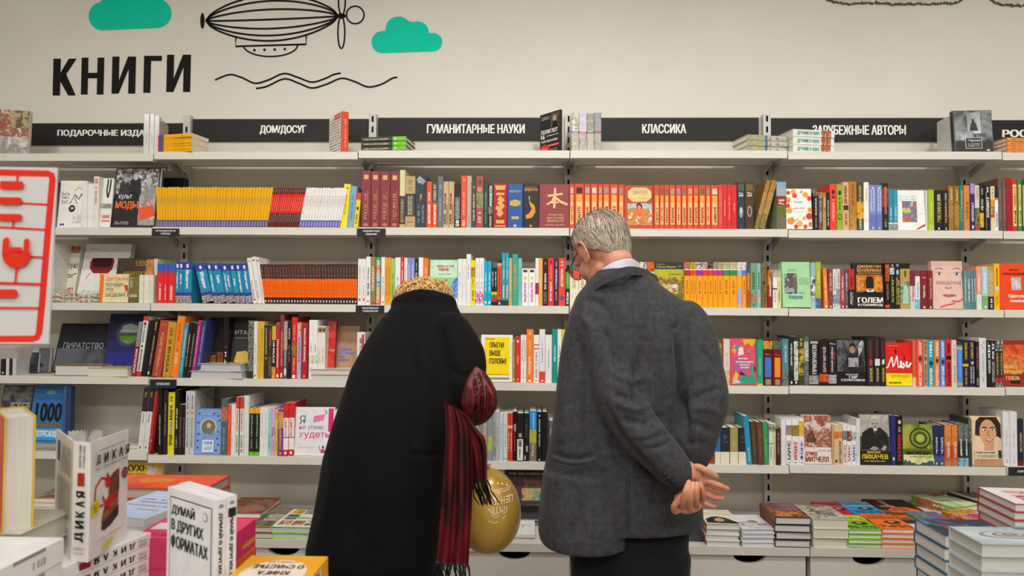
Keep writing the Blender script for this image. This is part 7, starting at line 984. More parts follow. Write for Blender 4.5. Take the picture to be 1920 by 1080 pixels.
def finger(mb, pts, r): limb(mb, [(p, r * k) for p, k in zip(pts, (1.12, 1.0, .98, .92, .8, .72))], 12)
# ================================================================ the man in the grey jacket
YM = -1.42
def Q(px, py, dy=0): return at(px, py, YM + dy)
def man():
    root = thing('person', 'grey-haired person in grey jacket, head bowed, hands clasped behind the back', 'person', (Q(1190, 900).x, YM, 0)); root_inv = Matrix.Translation(-Vector(root.location))
    def add(me, name, m, **k): me.transform(root_inv); me.materials.append(m); return link(name, me, root, **k)
    def addmb(mb, name, smooth=True, **k): return add2(mb.me(name, smooth), name, **k)
    def add2(me, name, **k): me.transform(root_inv); return link(name, me, root, **k)
    HC = Q(1131, 474, .11); T = TR(HC) @ RZ(R(34)) @ RXm(R(-36)) @ Matrix.Rotation(R(-4), 4, 'Y') @ Matrix.Scale(1.045, 4)
    # ---- body
    b = MB(); head_shape(b, T); ear(b, T, -1); ear(b, T, 1)
    nk = Q(1156, 548, .055)
    limb(b, [(T @ Vector((0, -.016, -.02)), .052), (T @ Vector((-.004, -.034, -.06)), .049), (nk + Vector((0, .01, .03)), .055), (nk, .058), (nk + Vector((.01, .0, -.08)), .075)])
    z0 = Q(1190, 640, .04); hip = Vector((Q(1185, 960).x, YM + .02, Q(1185, 960).z))
    loft(b, [(nk + Vector((0, 0, -.06)), (.1, .02, 0), (0, .07, 0)), (Q(1190, 610, .03), (.19, .04, 0), (0, .1, 0)), (Q(1185, 720, .02), (.19, .04, 0), (0, .11, 0)), (Q(1178, 850, .02), (.175, .03, 0), (0, .11, 0)), (hip, (.145, .02, 0), (0, .095, 0)), (hip - Vector((0, 0, .12)), (.14, .02, 0), (0, .09, 0))], 24)
    for s in (-1, 1):
        h = hip + Vector((s * .082, .01, -.06)); limb(b, [(h, .066), (h + Vector((s * .004, .0, -.35)), .066), (Vector((h.x + s * .004, YM + .02, .45)), .058), (Vector((h.x + s * .006, YM + .01, .28)), .056), (Vector((h.x + s * .006, YM, .1)), .04), (Vector((h.x + s * .006, YM, .06)), .04)])
        limb(b, [(Vector((h.x + s * .006, YM - .02, .05)), .036), (Vector((h.x + s * .012, YM + .12, .035)), .03)])
    # arms: the left one, near, runs down to the right; the right one comes down behind the elbow
    Lw = Q(1292, 886, -.21); Rw = Q(1300, 905, -.12)
    limb(b, [(Q(1120, 600, -.0), .04), (Q(1140, 690, -.07), .036), (Q(1182, 785, -.15), .032), (Q(1245, 854, -.2), .03), (Lw, .028)])
    limb(b, [(Q(1290, 610, .0), .045), (Q(1312, 700, -.05), .04), (Q(1316, 765, -.08), .038), (Q(1306, 840, -.1), .032), (Rw, .028)])
    # left hand: open palm towards us, fingers to the right, thumb uppermost
    H = -.215; hl = MB(); hr = MB()
    limb(hl, [(Q(1270, 872, H), .026), (Lw, .023), (Q(1303, 889, H + .004), .021), (Q(1314, 901, H + .006), .018)]); limb(hl, [(Q(1292, 886, H + .006), .021), (Q(1303, 904, H + .012), .02), (Q(1312, 918, H + .014), .017)]); limb(hl, [(Q(1290, 884, H + .01), .019), (Q(1300, 912, H + .014), .016), (Q(1307, 926, H + .014), .013)])
    finger(hl, [Q(1298, 878, H), Q(1310, 876, H - .012), Q(1322, 882, H - .016), Q(1333, 888, H - .013), Q(1339, 891, H - .01), Q(1343, 893, H - .008)], .0098)
    finger(hl, [Q(1314, 900, H + .004), Q(1327, 902, H - .004), Q(1340, 907, H - .008), Q(1350, 911, H - .006), Q(1358, 914, H - .002), Q(1364, 916, H)], .0088)
    finger(hl, [Q(1314, 910, H + .012), Q(1327, 914, H + .01), Q(1339, 919, H + .01), Q(1349, 921, H + .012), Q(1356, 921, H + .014), Q(1361, 920, H + .016)], .0086)
    finger(hl, [Q(1312, 918, H + .014), Q(1324, 926, H + .01), Q(1335, 932, H + .008), Q(1345, 934, H + .008), Q(1350, 934, H + .01), Q(1355, 933, H + .012)], .0082)
    finger(hl, [Q(1307, 926, H + .012), Q(1313, 936, H + .004), Q(1321, 943, H - .002), Q(1329, 947, H - .002), Q(1334, 949, H), Q(1339, 950, H + .002)], .0076)
    # right hand: passes below, its fingers curl up over the palm, thumb on the far left
    limb(hr, [(Rw, .024), (Q(1288, 930, -.19), .025), (Q(1284, 946, -.205), .019)]); limb(hr, [(Q(1275, 936, -.2), .017), (Q(1278, 952, -.21), .0145), (Q(1298, 952, -.213), .014), (Q(1312, 945, -.208), .012)])
    for pts, r in (([Q(1280, 953, -.215), Q(1281, 942, -.24), Q(1283, 929, -.254), Q(1287, 916, -.254), Q(1289, 908, -.248), Q(1291, 902, -.243)], .0088), ([Q(1293, 957, -.215), Q(1293, 945, -.245), Q(1294, 931, -.26), Q(1297, 918, -.26), Q(1299, 911, -.254), Q(1300, 906, -.249)], .0086),
                   ([Q(1306, 952, -.212), Q(1306, 941, -.24), Q(1306, 928, -.255), Q(1307, 917, -.256), Q(1307, 911, -.251), Q(1307, 906, -.246)], .0084), ([Q(1316, 943, -.206), Q(1318, 934, -.228), Q(1318, 924, -.242), Q(1316, 915, -.244), Q(1314, 910, -.24), Q(1313, 905, -.235)], .0074)): finger(hr, pts, r)
    finger(hr, [Q(1275, 951, -.205), Q(1266, 958, -.215), Q(1264, 950, -.226), Q(1270, 940, -.232), Q(1274, 933, -.232), Q(1278, 927, -.229)], .0098)
    bm_ = evaluated(b, .0038, 4, .45); parts_ = [bm_, evaluated(hl, .002, 3, .4), evaluated(hr, .002, 3, .4)]
    vv, ff = [], []
    for me in parts_:
        k = len(vv); vv += [tuple(v.co) for v in me.vertices]; ff += [tuple(i + k for i in p.vertices) for p in me.polygons]
    bm_ = bpy.data.meshes.new('body'); bm_.from_pydata(vv, [], ff); bm_.polygons.foreach_set('use_smooth', [True] * len(ff)); add(bm_, 'body', M_SKIN)
    nl = MB()                                       # finger nails on the curled hand
    for c, r in ((Q(1290, 905, -.2515), .0048), (Q(1299, 909, -.2575), .0046), (Q(1307, 909, -.2545), .0044)): ball(nl, c, (r, .0022, .0062), 10)
    nm = nl.me('finger_nail', True); nm.materials.clear(); add(nm, 'finger_nail', flat('e3b9a0', .3))
    # ---- hair: a close cap and short strands lying back and down
    hb = MB(); mh = flat('94836f', .65, var=.25, scale=90); strand = [flat(h, .5, var=.1) for h in ('c9bcaa', '84745f', 'b0a28f', 'd2c6b4', '655541')]
    rd = random.Random(5)
    def scalp(u, v, lift):
        """u: 0 at the crown to 1 at the hairline, v: angle; v = 0 towards the face"""
        lim = 1.08 + 1.62 * (.5 - .5 * math.cos(v)) ** 1.15; t = u * lim
        x = math.sin(t) * math.sin(v); y = math.sin(t) * math.cos(v); z = math.cos(t)
        if t > 1.571: k = 1 - .34 * ((t - 1.571) / .95) ** 1.6; x = math.sin(v) * k; y = math.cos(v) * k; z = -(t - 1.571) * .98
        return T @ Vector((x * (.0765 + lift), -.012 + y * (.0985 + lift), .035 + z * (.0875 + lift)))
    N = 22; NV = 48; g = [[scalp(i / N, 2 * math.pi * j / NV, .0055 * (1 - (i / N) ** 4) - .001 * (i == N)) for j in range(NV)] for i in range(N + 1)]
    for i in range(N):
        for j in range(NV): hb.face([g[i][j], g[i + 1][j], g[i + 1][(j + 1) % NV], g[i][(j + 1) % NV]], mh)
    for k in range(5200):
        u = rd.random() ** .55; v = rd.uniform(0, 2 * math.pi); ln = rd.uniform(.12, .26) * (1 if u < .8 else .6); w_ = rd.uniform(.0005, .001); m = rd.choice(strand)
        dv = rd.uniform(-.14, .14) + .1 * math.sin(v * 3 + u * 5); q = [scalp(min(u + ln * s_, 1.04), v + dv * s_, .005 + .0055 * math.sin(s_ * 2.2) * rd.uniform(.5, 1.1) * (1.05 - u * .85)) for s_ in (0, .35, .7, 1)]
        sd = (q[1] - q[0]).cross(q[0] - HC).normalized() * w_
        for i_ in range(3):
            a, c = q[i_], q[i_ + 1]; k1, k2 = (1, 1, .7, .15)[i_], (1, 1, .7, .15)[i_ + 1]
            hb.face([a - sd * k1, a + sd * k1, c + sd * k2, c - sd * k2], m)
    addmb(hb, 'hair')
    # ---- spectacles
    g = MB(); mf = flat('2a2522', .3, metal=.6); gl, nt, bs = newmat('lens_glass'); bs.inputs['Transmission Weight'].default_value = .95; bs.inputs['Roughness'].default_value = .02; bs.inputs['IOR'].default_value = 1.1; bs.inputs['Base Color'].default_value = (.95, .95, .93, 1)
    nz = nd(nt, 'ShaderNodeTexNoise', i_Scale=8); nt.links.new(coords(nt), nz.inputs['Vector']); bump(nt, bs, nz.outputs[0], .02, .01)
    for s in (-1, 1):
        c = Vector((s * .034, .114, .004)); ring = [T @ (c + Vector((.026 * math.cos(a), .003 * -abs(math.cos(a)), .021 * math.sin(a)))) for a in [2 * math.pi * i / 24 for i in range(24)]]
        g.tube(ring, .0013, flat('c9b070', .3, metal=.8), 6, closed=True); g.tube([T @ Vector((s * .06, .11, .008)), T @ Vector((s * .076, .06, .014)), T @ Vector((s * .081, .01, .02)), T @ Vector((s * .08, -.014, .008))], .0016, mf, 6)
        g.face(ring, gl)
    g.tube([T @ Vector((-.01, .115, .008)), T @ Vector((0, .118, .012)), T @ Vector((.01, .115, .008))], .0012, mf, 6); addmb(g, 'spectacles')
    # ---- shirt collar
    ms, nt, bs = newmat('striped_shirt'); wv = nd(nt, 'ShaderNodeTexWave', bands_direction='X', i_Scale=70, i_Distortion=0); nt.links.new(coords(nt), wv.inputs['Vector']); rp = nd(nt, 'ShaderNodeValToRGB'); rp.color_ramp.elements[0].color = hexc('9aa6d0'); rp.color_ramp.elements[1].color = hexc('f0f0f6'); rp.color_ramp.elements[1].position = .5; nt.links.new(wv.outputs[0], rp.inputs[0]); nt.links.new(rp.outputs[0], bs.inputs['Base Color']); bs.inputs['Roughness'].default_value = .8
    def collar_ring(pts, zdrop, name, m, thick, fold):
        """a band that follows the neck: pts round the neck, pixel and depth"""
        c = MB(); P = spl([tuple(Q(*p)) + () for p in pts], 6) if False else None
        V3 = [Q(*p) for p in pts]; sp = []
        for i in range(len(V3) - 1):
            p0, p1, p2, p3 = V3[max(i - 1, 0)], V3[i], V3[i + 1], V3[min(i + 2, len(V3) - 1)]
            for k in range(6):
                t = k / 6; sp.append(.5 * (2 * p1 + (p2 - p0) * t + (2 * p0 - 5 * p1 + 4 * p2 - p3) * t * t + (3 * p1 - p0 - 3 * p2 + p3) * t ** 3))
        sp.append(V3[-1]); ce = sum(sp, Vector()) / len(sp); prof = []
        for p in sp:
            o = Vector((p.x - ce.x, p.y - ce.y, 0)).normalized(); prof.append([p - o * thick, p + Vector((0, 0, .002)), p + o * thick, p + o * (thick + fold * .5) - Vector((0, 0, zdrop * .5)), p + o * (thick + fold) - Vector((0, 0, zdrop)), p + o * fold * .6 - Vector((0, 0, zdrop)), p - o * thick - Vector((0, 0, zdrop * .6))])
        k = len(prof[0])
        for a, d in zip(prof, prof[1:]):
            for i in range(k): j = (i + 1) % k; c.face([a[i], a[j], d[j], d[i]], m)
        c.face(prof[0][::-1], m); c.face(prof[-1], m); return addmb(c, name)
    collar_ring([(1104, 548, .13), (1110, 530, .07), (1124, 510, .02), (1146, 495, -.012), (1168, 488, -.012), (1186, 487, .02), (1198, 494, .07)], .045, 'shirt_collar', ms, .003, .004)
    # ---- jacket
    j = MB()
    def ring(xl, xr, y, yc, dep, tw=.0):
        a, c = Q(xl, y, yc), Q(xr, y, yc); ce = (a + c) / 2; hw = (c.x - a.x) / 2; loftax = Vector((hw, tw, 0)); return (ce, loftax, Vector((-tw * .4, dep, 0)))
    loft(j, [ring(1120, 1205, 505, .03, .062), ring(1100, 1232, 528, .03, .085), ring(1080, 1272, 556, .03, .11), ring(1068, 1300, 590, .02, .125), ring(1058, 1312, 640, .01, .135), ring(1048, 1312, 700, 0, .14), ring(1036, 1308, 770, 0, .14), ring(1026, 1308, 840, 0, .145), ring(1018, 1314, 900, 0, .15), ring(1012, 1317, 945, 0, .152), ring(1009, 1318, 972, 0, .152), ring(1010, 1318, 979, 0, .152)], 36, 2.3)
    loft(j, [ring(1020, 1176, 880, -.012, .135), ring(1014, 1178, 940, -.016, .142), ring(1008, 1180, 985, -.018, .146), ring(1008, 1180, 1003, -.018, .146), ring(1014, 1179, 1012, -.018, .146)], 32, 2.6)
    # sleeves
    limb(j, [(Q(1118, 596, -.01), .07), (Q(1128, 640, -.05), .074), (Q(1146, 700, -.09), .07), (Q(1172, 765, -.145), .066), (Q(1206, 820, -.18), .063), (Q(1243, 858, -.2), .056), (Q(1268, 884, -.21), .05)], 20)
    limb(j, [(Q(1282, 602, 0), .068), (Q(1298, 640, -.02), .07), (Q(1312, 700, -.05), .07), (Q(1319, 748, -.08), .07), (Q(1310, 795, -.1), .064), (Q(1303, 835, -.1), .058), (Q(1300, 850, -.1), .054)], 20)
    jm = evaluated(j, .0062, 5, .5)
    folds(jm, [([(1136, 760), (1160, 815), (1200, 862), (1236, 900)], 7, -0.0180), ([(1150, 640), (1166, 700), (1200, 752)], 6, -0.0100), ([(1128, 610), (1150, 650), (1170, 690)], 9, -0.0150), ([(1205, 640), (1195, 700), (1205, 760), (1225, 820)], 10, -0.0180), ([(1225, 560), (1215, 640), (1216, 720)], 9, -0.0090),
               ([(1150, 735), (1180, 745), (1212, 735)], 7, -0.0150), ([(1155, 755), (1190, 768), (1222, 757)], 6, 0.0120), ([(1150, 700), (1185, 715), (1208, 705)], 6, 0.0120), ([(1165, 785), (1200, 792), (1235, 780)], 6, -0.0120), ([(1185, 820), (1215, 815), (1245, 800)], 6, 0.0090), ([(1200, 845), (1235, 838), (1262, 825)], 5, -0.0075),
               ([(1140, 810), (1160, 860), (1170, 930)], 12, -0.0120), ([(1230, 600), (1250, 700), (1252, 800)], 14, 0.0105), ([(1266, 615), (1276, 690), (1279, 760), (1288, 830)], 7, -0.0300),
               ([(1292, 752), (1325, 735), (1354, 730)], 6, -0.0083), ([(1290, 770), (1322, 765), (1350, 775)], 6, 0.0066), ([(1288, 792), (1318, 800), (1346, 816)], 6, -0.0074), ([(1300, 700), (1330, 695), (1350, 705)], 6, 0.0058), ([(1288, 835), (1312, 830), (1332, 838)], 5, -0.0050), ([(1312, 655), (1335, 680), (1350, 720)], 6, -0.0075),
               ([(1180, 880), (1178, 950), (1179, 1030)], 3.5, -0.0150), ([(1040, 850), (1075, 860), (1112, 853)], 4, -0.0090), ([(1050, 700), (1060, 780), (1050, 840)], 14, 0.0090), ([(1090, 640), (1085, 740), (1080, 830)], 10, -0.0090), ([(1250, 930), (1255, 970), (1250, 1000)], 10, -0.0075), ([(1218, 880), (1212, 940), (1214, 998)], 9, 0.0090), ([(1100, 560), (1130, 575), (1145, 600)], 8, -0.0090), ([(1090, 590), (1110, 620), (1112, 660)], 7, 0.0075), ([(1075, 900), (1085, 960), (1078, 1020)], 12, -0.0075)])
    wave(jm, .0022, 16, 3); add(jm, 'jacket', M_JACKET)
    collar_ring([(1082, 580, .09), (1098, 556, .03), (1119, 531, -.04), (1147, 511, -.07), (1176, 501, -.07), (1204, 504, -.025), (1230, 517, .05)], .024, 'jacket_collar', M_JACKET, .004, .007)
    pf = MB(); a, c = Q(1036, 853, -.155), Q(1116, 856, -.165)
    for i in range(8):
        f0, f1 = i / 8, (i + 1) / 8; bow = lambda f: Vector((0, -.02 * math.sin(math.pi * f) - .004, -.008 * math.sin(math.pi * f)))
        p0, p1 = a.lerp(c, f0) + bow(f0), a.lerp(c, f1) + bow(f1); dn = Vector((0, -.001, -.014)); bk = Vector((0, .006, 0)); pf.mesh([p0, p1, p1 + dn, p0 + dn, p0 + bk, p1 + bk, p1 + dn + bk, p0 + dn + bk], [(0, 3, 2, 1), (0, 1, 5, 4), (3, 7, 6, 2), (4, 5, 6, 7)], M_JACKET)
    addmb(pf, 'pocket_flap')
    cb = MB()
    for i in range(3): ball(cb, Q(1247 + i * 7, 893 + i * 7 - 3, -.268 + i * .003), (.006, .004, .006), 10)
    cm = cb.me('cuff_button', True); cm.materials.clear(); add(cm, 'cuff_button', flat('1d1c1c', .35))
    # ---- trousers and shoes
    t = MB()
    zt = Q(1190, 985).z
    loft(t, [(Vector((hip.x, YM + .01, zt)), (.178, 0, 0), (0, .125, 0)), (Vector((hip.x - .005, YM + .01, zt - .12)), (.175, 0, 0), (0, .125, 0))], 28)
    for s in (-1, 1):
        hx = hip.x + s * .085; limb(t, [(Vector((hx, YM + .01, zt - .1)), .098), (Vector((hx + s * .003, YM + .01, .62)), .088), (Vector((hx + s * .006, YM + .01, .35)), .078), (Vector((hx + s * .008, YM, .1)), .07)], 20)
    tm = evaluated(t, .009, 4, .5); wave(tm, .003, 14, 8); add(tm, 'trousers', M_TROUSER)
    for s in (-1, 1):
        hx = hip.x + s * .096; sh = MB(); limb(sh, [(Vector((hx, YM - .05, .045)), .04), (Vector((hx + s * .01, YM + .06, .045)), .043), (Vector((hx + s * .02, YM + .17, .035)), .032)], 16); sm = evaluated(sh, .008, 3)
        n = len(sm.vertices); co = np.empty(n * 3); sm.vertices.foreach_get('co', co); co = co.reshape(-1, 3); co[:, 2] = np.maximum(co[:, 2], .001); sm.vertices.foreach_set('co', co.ravel()); add(sm, 'shoe', flat('17120f', .35))
man()
# ================================================================ the woman in the black coat
YW = -1.48
def K(px, py, dy=0): return at(px, py, YW + dy)
def woman():
    root = thing('person', 'blond person bent forward in a black coat with a dark red scarf', 'person', (K(730, 900).x, YW, 0)); inv = Matrix.Translation(-Vector(root.location))
    def add(me, name, m=None, **k):
        me.transform(inv)
        if m: me.materials.append(m)
        return link(name, me, root, **k)
    HC = K(797, 592, .36); T = TR(HC) @ RZ(R(8)) @ RXm(R(-62))
    b = MB(); head_shape(b, T); ear(b, T, -1); ear(b, T, 1); nk = K(800, 640, .26)
    limb(b, [(T @ Vector((0, -.03, -.03)), .055), (nk, .055), (K(795, 680, .15), .07)])
    loft(b, [(K(795, 655, .2), (.12, 0, 0), (0, .05, -.06)), (K(772, 720, .1), (.13, 0, 0), (0, .07, -.08)), (K(750, 820, .02), (.13, 0, 0), (0, .09, -.05)), (K(730, 920, 0), (.14, 0, 0), (0, .1, 0)), (K(728, 985, 0), (.135, 0, 0), (0, .1, 0))], 24)
    hx = K(725, 960).x
    for s in (-1, 1):
        limb(b, [(Vector((hx + s * .075, YW, .78)), .07), (Vector((hx + s * .085, YW + .01, .45)), .058), (Vector((hx + s * .085, YW, .1)), .04)]); limb(b, [(Vector((hx + s * .085, YW - .03, .045)), .034), (Vector((hx + s * .09, YW + .11, .03)), .028)])
    # forearms reach forward to the shelf in front of her
    for s, e, w_, h in ((-1, K(728, 735, .2), K(745, 770, .42), K(768, 772, .5)), (1, K(868, 730, .08), K(862, 768, .3), K(840, 775, .42))):
        limb(b, [(K(795 + s * 45, 690, .18), .045), (e, .042), (w_, .03), (h, .028)])
        for f in range(4): finger(b, [h + Vector((.016 * (f - 1.5), .0, 0)) + Vector((0, .02 * q, -.004 * q * q)) for q in range(6)], .0085)
        finger(b, [h + Vector((-s * .03, -.02 + .012 * q, -.002 * q)) for q in range(6)], .009)
    add(evaluated(b, .005, 3, .4), 'body', M_SKIN)
    # hair: curls over the crown
    hb = MB(); cols = [flat(h, .5, var=.15, scale=120) for h in ('cfa565', 'e3c088', 'b98a4c', 'd8b274')]; rd = random.Random(9)
    HCc = K(795, 563, .3); ball(hb, HCc, (.088, .1, .062), 20)
    hb.mats = [cols[2]]
    for k in range(620):
        a = rd.uniform(0, 2 * math.pi); t = math.acos(rd.uniform(-.35, 1)); n = Vector((math.sin(t) * math.cos(a), math.sin(t) * math.sin(a), math.cos(t))); c = HCc + Vector((n.x * .088, n.y * .1, n.z * .064))
        u = n.cross(Vector((rd.random() - .5, rd.random() - .5, rd.random() - .5))).normalized(); v = n.cross(u); rr = rd.uniform(.006, .013); ph = rd.uniform(0, 6); turns = rd.uniform(1, 1.8)
        pts = [c + u * (rr * math.cos(ph + q * turns)) + v * (rr * math.sin(ph + q * turns)) + n * (.002 + .0022 * q) + u * (.003 * q) for q in range(7)]
        hb.tube(pts, [.0016, .0022, .0024, .0024, .0022, .0018, .0008], rd.choice(cols), 5)
    add(hb.me('hair', True), 'hair')
    # coat
    c = MB()
    def ring(xl, xr, y, dy, dep, lean=0): a, d = K(xl, y, dy), K(xr, y, dy); return ((a + d) / 2, Vector(((d.x - a.x) / 2, 0, 0)), Vector((0, dep, lean)))
    loft(c, [ring(762, 838, 561, .2, .04), ring(738, 858, 576, .19, .075), ring(712, 872, 605, .17, .11), ring(686, 884, 645, .13, .14), ring(662, 886, 692, .09, .16), ring(646, 880, 745, .05, .17), ring(628, 862, 800, .02, .175), ring(612, 848, 855, 0, .175), ring(604, 842, 905, -.01, .175), ring(596, 838, 950, -.01, .175), ring(584, 834, 1000, -.01, .178), ring(578, 832, 1028, -.01, .18), ring(600, 830, 1052, -.005, .17), ring(622, 826, 1100, 0, .15), ring(630, 822, 1200, 0, .14)], 40, 2.25)
    limb(c, [(K(845, 625, .1), .07), (K(868, 670, .03), .07), (K(872, 715, -.02), .06), (K(866, 752, -.0), .054), (K(862, 768, .12), .05)], 18)
    limb(c, [(K(730, 650, .15), .06), (K(720, 720, .2), .055), (K(740, 765, .36), .045)], 18)
    limb(c, [(K(752, 572, .2), .034), (K(790, 560, .17), .034), (K(838, 570, .19), .034)], 14)
    cm = evaluated(c, .008, 5, .5)
    folds(cm, [([(768, 600), (775, 700), (778, 800), (782, 845)], 12, -.012), ([(735, 600), (700, 720), (690, 850)], 18, .010), ([(790, 630), (800, 700), (805, 770)], 10, .008), ([(845, 690), (865, 705), (885, 700)], 7, -.008), ([(770, 850), (795, 853), (826, 850)], 4, -.006), ([(660, 850), (655, 950), (665, 1030)], 16, -.010), ([(700, 880), (705, 960), (700, 1040)], 14, .010), ([(628, 860), (620, 940), (600, 1015)], 12, .008), ([(765, 640), (752, 720), (745, 800)], 9, -.006), ([(820, 600), (835, 660), (840, 720)], 10, -.008)])
    wave(cm, .0025, 12, 4); add(cm, 'coat', M_BLACK)
    # scarf: two hanging ends and the satin loop over the forearm
    s = MB()
    def cloth(left, right, dy, fold, nf, m, th=.004, ph=0, nu=26, nv=40):
        L, Rg = spl(left, 8), spl(right, 8)
        def pick(a, t): f = t * (len(a) - 1); i = min(int(f), len(a) - 2); g = f - i; return (a[i][0] + (a[i + 1][0] - a[i][0]) * g, a[i][1] + (a[i + 1][1] - a[i][1]) * g)
        rows_ = []
        for v in range(nv + 1):
            l, r = pick(L, v / nv), pick(Rg, v / nv); row_ = []
            for u in range(nu + 1):
                f = u / nu; d = dy + fold * math.sin(f * nf * 6.283 + ph + .6 * math.sin(v / nv * 5)) * (.5 + .5 * v / nv) - .012 * math.sin(math.pi * f)
                row_.append(K(l[0] + (r[0] - l[0]) * f, l[1] + (r[1] - l[1]) * f, d))
            rows_.append(row_)
        P = [p for r_ in rows_ for p in r_]; n = nu + 1; back = [p + Vector((0, th, 0)) for p in P]; k = len(P)
        F = [(i * n + j_, i * n + j_ + 1, (i + 1) * n + j_ + 1, (i + 1) * n + j_) for i in range(nv) for j_ in range(nu)]
        E_ = [i for i in range(n)] + [(i + 1) * n - 1 for i in range(1, nv + 1)] + [nv * n + j_ for j_ in range(nu - 1, -1, -1)] + [i * n for i in range(nv - 1, 0, -1)]
        s.mesh(P + back, F + [tuple(x + k for x in f[::-1]) for f in F] + [(E_[i], E_[(i + 1) % len(E_)], E_[(i + 1) % len(E_)] + k, E_[i] + k) for i in range(len(E_))], m)
        return rows_[-1]
    e2 = cloth([(848, 758), (862, 800), (876, 850), (884, 905)], [(880, 782), (896, 806), (911, 830), (913, 903)], -.17, .008, 2, M_SATIN)
    e1 = cloth([(832, 752), (836, 800), (833, 870), (826, 960), (816, 1056)], [(868, 775), (884, 808), (886, 870), (884, 960), (878, 1062)], -.215, .009, 2.5, M_SATIN, ph=1)
    add(s.me('scarf', True), 'scarf')
    s = MB(); lp = MB()
    for pts in ([((893, 694), .012), ((901, 712), .026), ((906, 738), .04), ((905, 760), .042), ((898, 778), .03), ((884, 786), .02), ((868, 778), .014)], [((893, 694), .01), ((886, 725), .03), ((884, 755), .034), ((890, 776), .026)]):
        limb(lp, [(K(*p, -.06), r) for p, r in pts], 16)
    lm = evaluated(lp, .0045, 5); folds(lm, [([(894, 696), (903, 730), (899, 785)], 3.5, -.016), ([(889, 706), (893, 745), (889, 782)], 3, -.014), ([(898, 700), (915, 735), (914, 780)], 3, -.010), ([(896, 698), (909, 735), (906, 782)], 3.5, .008), ([(900, 702), (922, 742), (920, 768)], 3, .007), ([(891, 700), (898, 740), (894, 784)], 2.5, .006)]); add(lm, 'scarf_loop', M_SATIN)
    rd = random.Random(4)
    for e, ln in ((e1, .05), (e2, .06)):
        fr = MB()
        for p in e:
            z_ = p.copy(); pts = [z_ + Vector((0, .002, .004))]
            for i in range(5): z_ = z_ + Vector((rd.uniform(-.004, .005) + (.004 if e is e2 else 0), rd.uniform(-.003, .003), -ln / 5)); pts.append(z_)
            fr.tube(pts, [.002, .002, .0018, .0018, .0016, .001], M_FRINGE, 6)
        add(fr.me('fringe', True), 'fringe')
    # shoes
    for sx in (-1, 1):
        sh = MB(); limb(sh, [(Vector((hx + sx * .085, YW - .05, .045)), .036), (Vector((hx + sx * .09, YW + .05, .042)), .036), (Vector((hx + sx * .095, YW + .14, .032)), .028)], 14); sm = evaluated(sh, .008, 3)
        n = len(sm.vertices); co = np.empty(n * 3); sm.vertices.foreach_get('co', co); co = co.reshape(-1, 3); co[:, 2] = np.maximum(co[:, 2], .001); sm.vertices.foreach_set('co', co.ravel()); add(sm, 'shoe', flat('120f0e', .35))
woman()
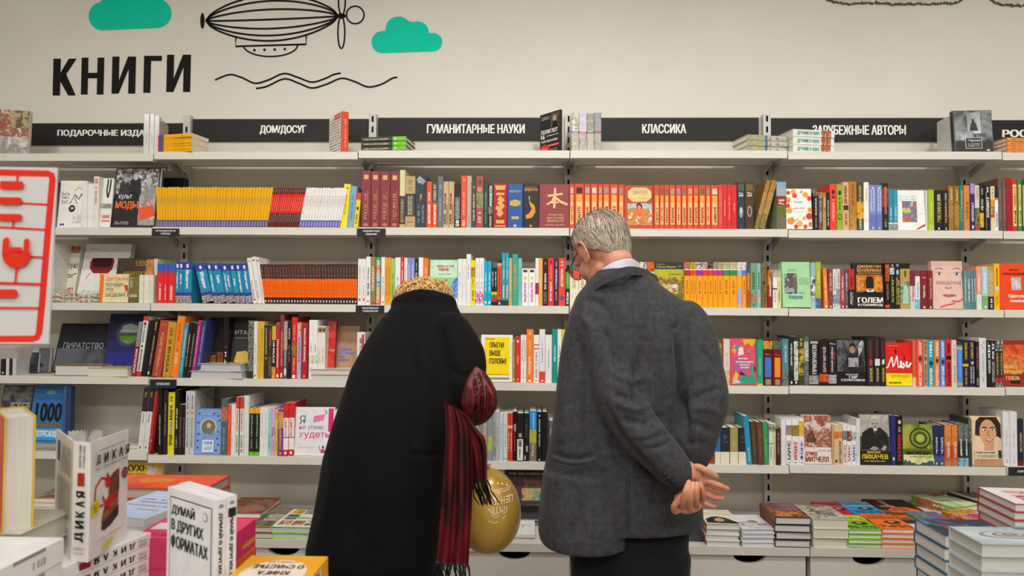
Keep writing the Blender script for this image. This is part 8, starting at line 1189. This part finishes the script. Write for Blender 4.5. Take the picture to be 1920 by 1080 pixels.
# ---------------------------------------------------------------- gold balloon
def balloon():
    Y = -1.4; c = at(915, 957, Y); rx = at(977, 957, Y).x - c.x; rz = c.z - at(915, 1036, Y).z
    root = thing('balloon', 'gold balloon with white upside-down lettering beside the red scarf', 'balloon', tuple(c)); m, nt, b = newmat('gold_latex')
    n = nd(nt, 'ShaderNodeTexNoise', i_Scale=6, i_Detail=2); nt.links.new(coords(nt), n.inputs['Vector']); rp = nd(nt, 'ShaderNodeValToRGB'); rp.color_ramp.elements[0].color = hexc('ac842e'); rp.color_ramp.elements[1].color = hexc('c99f44'); nt.links.new(n.outputs[0], rp.inputs[0]); nt.links.new(rp.outputs[0], b.inputs['Base Color'])
    b.inputs['Roughness'].default_value = .3; b.inputs['Metallic'].default_value = .15; b.inputs['Coat Weight'].default_value = .4
    s = MB(); rings = []
    for i in range(1, 30):
        t = math.pi * i / 30; z = -math.cos(t); r = math.sin(t) * (1 - .06 * z) ; rings.append((Vector((0, 0, z * rz)), (rx * r, 0, 0), (0, rx * r, 0)))
    loft(s, rings, 40, 2, m); s.build('skin', root, smooth=True)
    k = MB(); k.tube([(0, 0, rz * .985), (0, 0, rz * 1.04), (0, 0, rz * 1.09)], [.006, .004, .009], m, 10); k.build('knot', root, smooth=True)
    e = at(893, 772, -1.48) - c; st = MB(); st.tube([(0, 0, rz * 1.05), (e.x * .5, e.y * .4, rz * 1.05 + (e.z - rz) * .5), tuple(e)], .0012, flat('d9d0b0', .6), 6); st.build('string', root)
    w_ = MB(); mw = flat('efe6cc', .5)
    def onto(x, y): # pixel on the front of the balloon
        d = at(x, y, Y) - c; q = 1 - (d.x / rx) ** 2 - (d.z / rz) ** 2; return Vector((d.x, -rx * math.sqrt(max(q, .02)) * 1.004 - .0008, d.z))
    def words_(t, x0, x1, y0, y1, arc_=0):
        vs, fs, a = text2d(t, .006); w_.mesh([onto(x1 - u * (x1 - x0), y0 + v * (y1 - y0) + arc_ * math.sin(math.pi * u)) for u, v in vs], fs, mw)
    words_('ЦЕНТР', 927, 962, 916, 930); words_('ДЕТСКИЙ', 926, 958, 904, 913)
    def ln(pts, wd=1.4):
        for q in stroke(pts, wd): w_.face([onto(*p) for p in q], mw)
    ln([(918, 935), (930, 952), (952, 944), (951, 934)]); ln([(922, 936), (931, 947), (948, 941), (947, 934)]); ln([(920, 957), (931, 962), (950, 952)]); ln([(928, 934), (929, 944), (934, 944), (935, 934)]); ln([(940, 934), (940, 942), (945, 940)])
    for x, y in ((935, 897), (943, 899), (951, 902)): w_.face([onto(x + 1.6 * math.cos(R(a)), y + 1.6 * math.sin(R(a))) for a in range(0, 360, 60)], mw)
    w_.build('print', root)
balloon()
# ---------------------------------------------------------------- a label of its own for every book
def plain(d): return ' '.join(d.split(',')[0].split()[:3])
def name_books():
    from collections import Counter
    lab = {}
    for i, (o, d, wh, lf, same) in enumerate(BOOKS): lab[i] = f'{d} on {wh}' if not same else f'{d} in the row on {wh}'
    cnt = Counter(lab[i] for i in lab if not BOOKS[i][4])
    for i in lab:
        o, d, wh, lf, same = BOOKS[i]
        if not same and cnt[lab[i]] > 1: lab[i] = f'{d} right of {plain(lf) if lf else "row end"}, {wh}'
    cnt = Counter(lab[i] for i in lab if not BOOKS[i][4]); seen = Counter()
    nth = ['first', 'second', 'third', 'fourth', 'fifth', 'sixth', 'seventh', 'eighth', 'ninth', 'tenth', 'eleventh', 'twelfth']
    for i in lab:
        o, d, wh, lf, same = BOOKS[i]
        if not same and cnt[lab[i]] > 1:
            k = seen[lab[i]]; seen[lab[i]] += 1; lab[i] = f'{d}, {nth[k]} of {cnt[lab[i]]} alike, {wh}'
    c2 = Counter(lab.values())
    for i in lab:
        BOOKS[i][0]['label'] = lab[i]
        if len(lab[i].split()) > 16: print('LONG', lab[i])
        if c2[lab[i]] > 1 and not BOOKS[i][4]: print('DUP', lab[i])
name_books()
print('books', len(BOOKS))
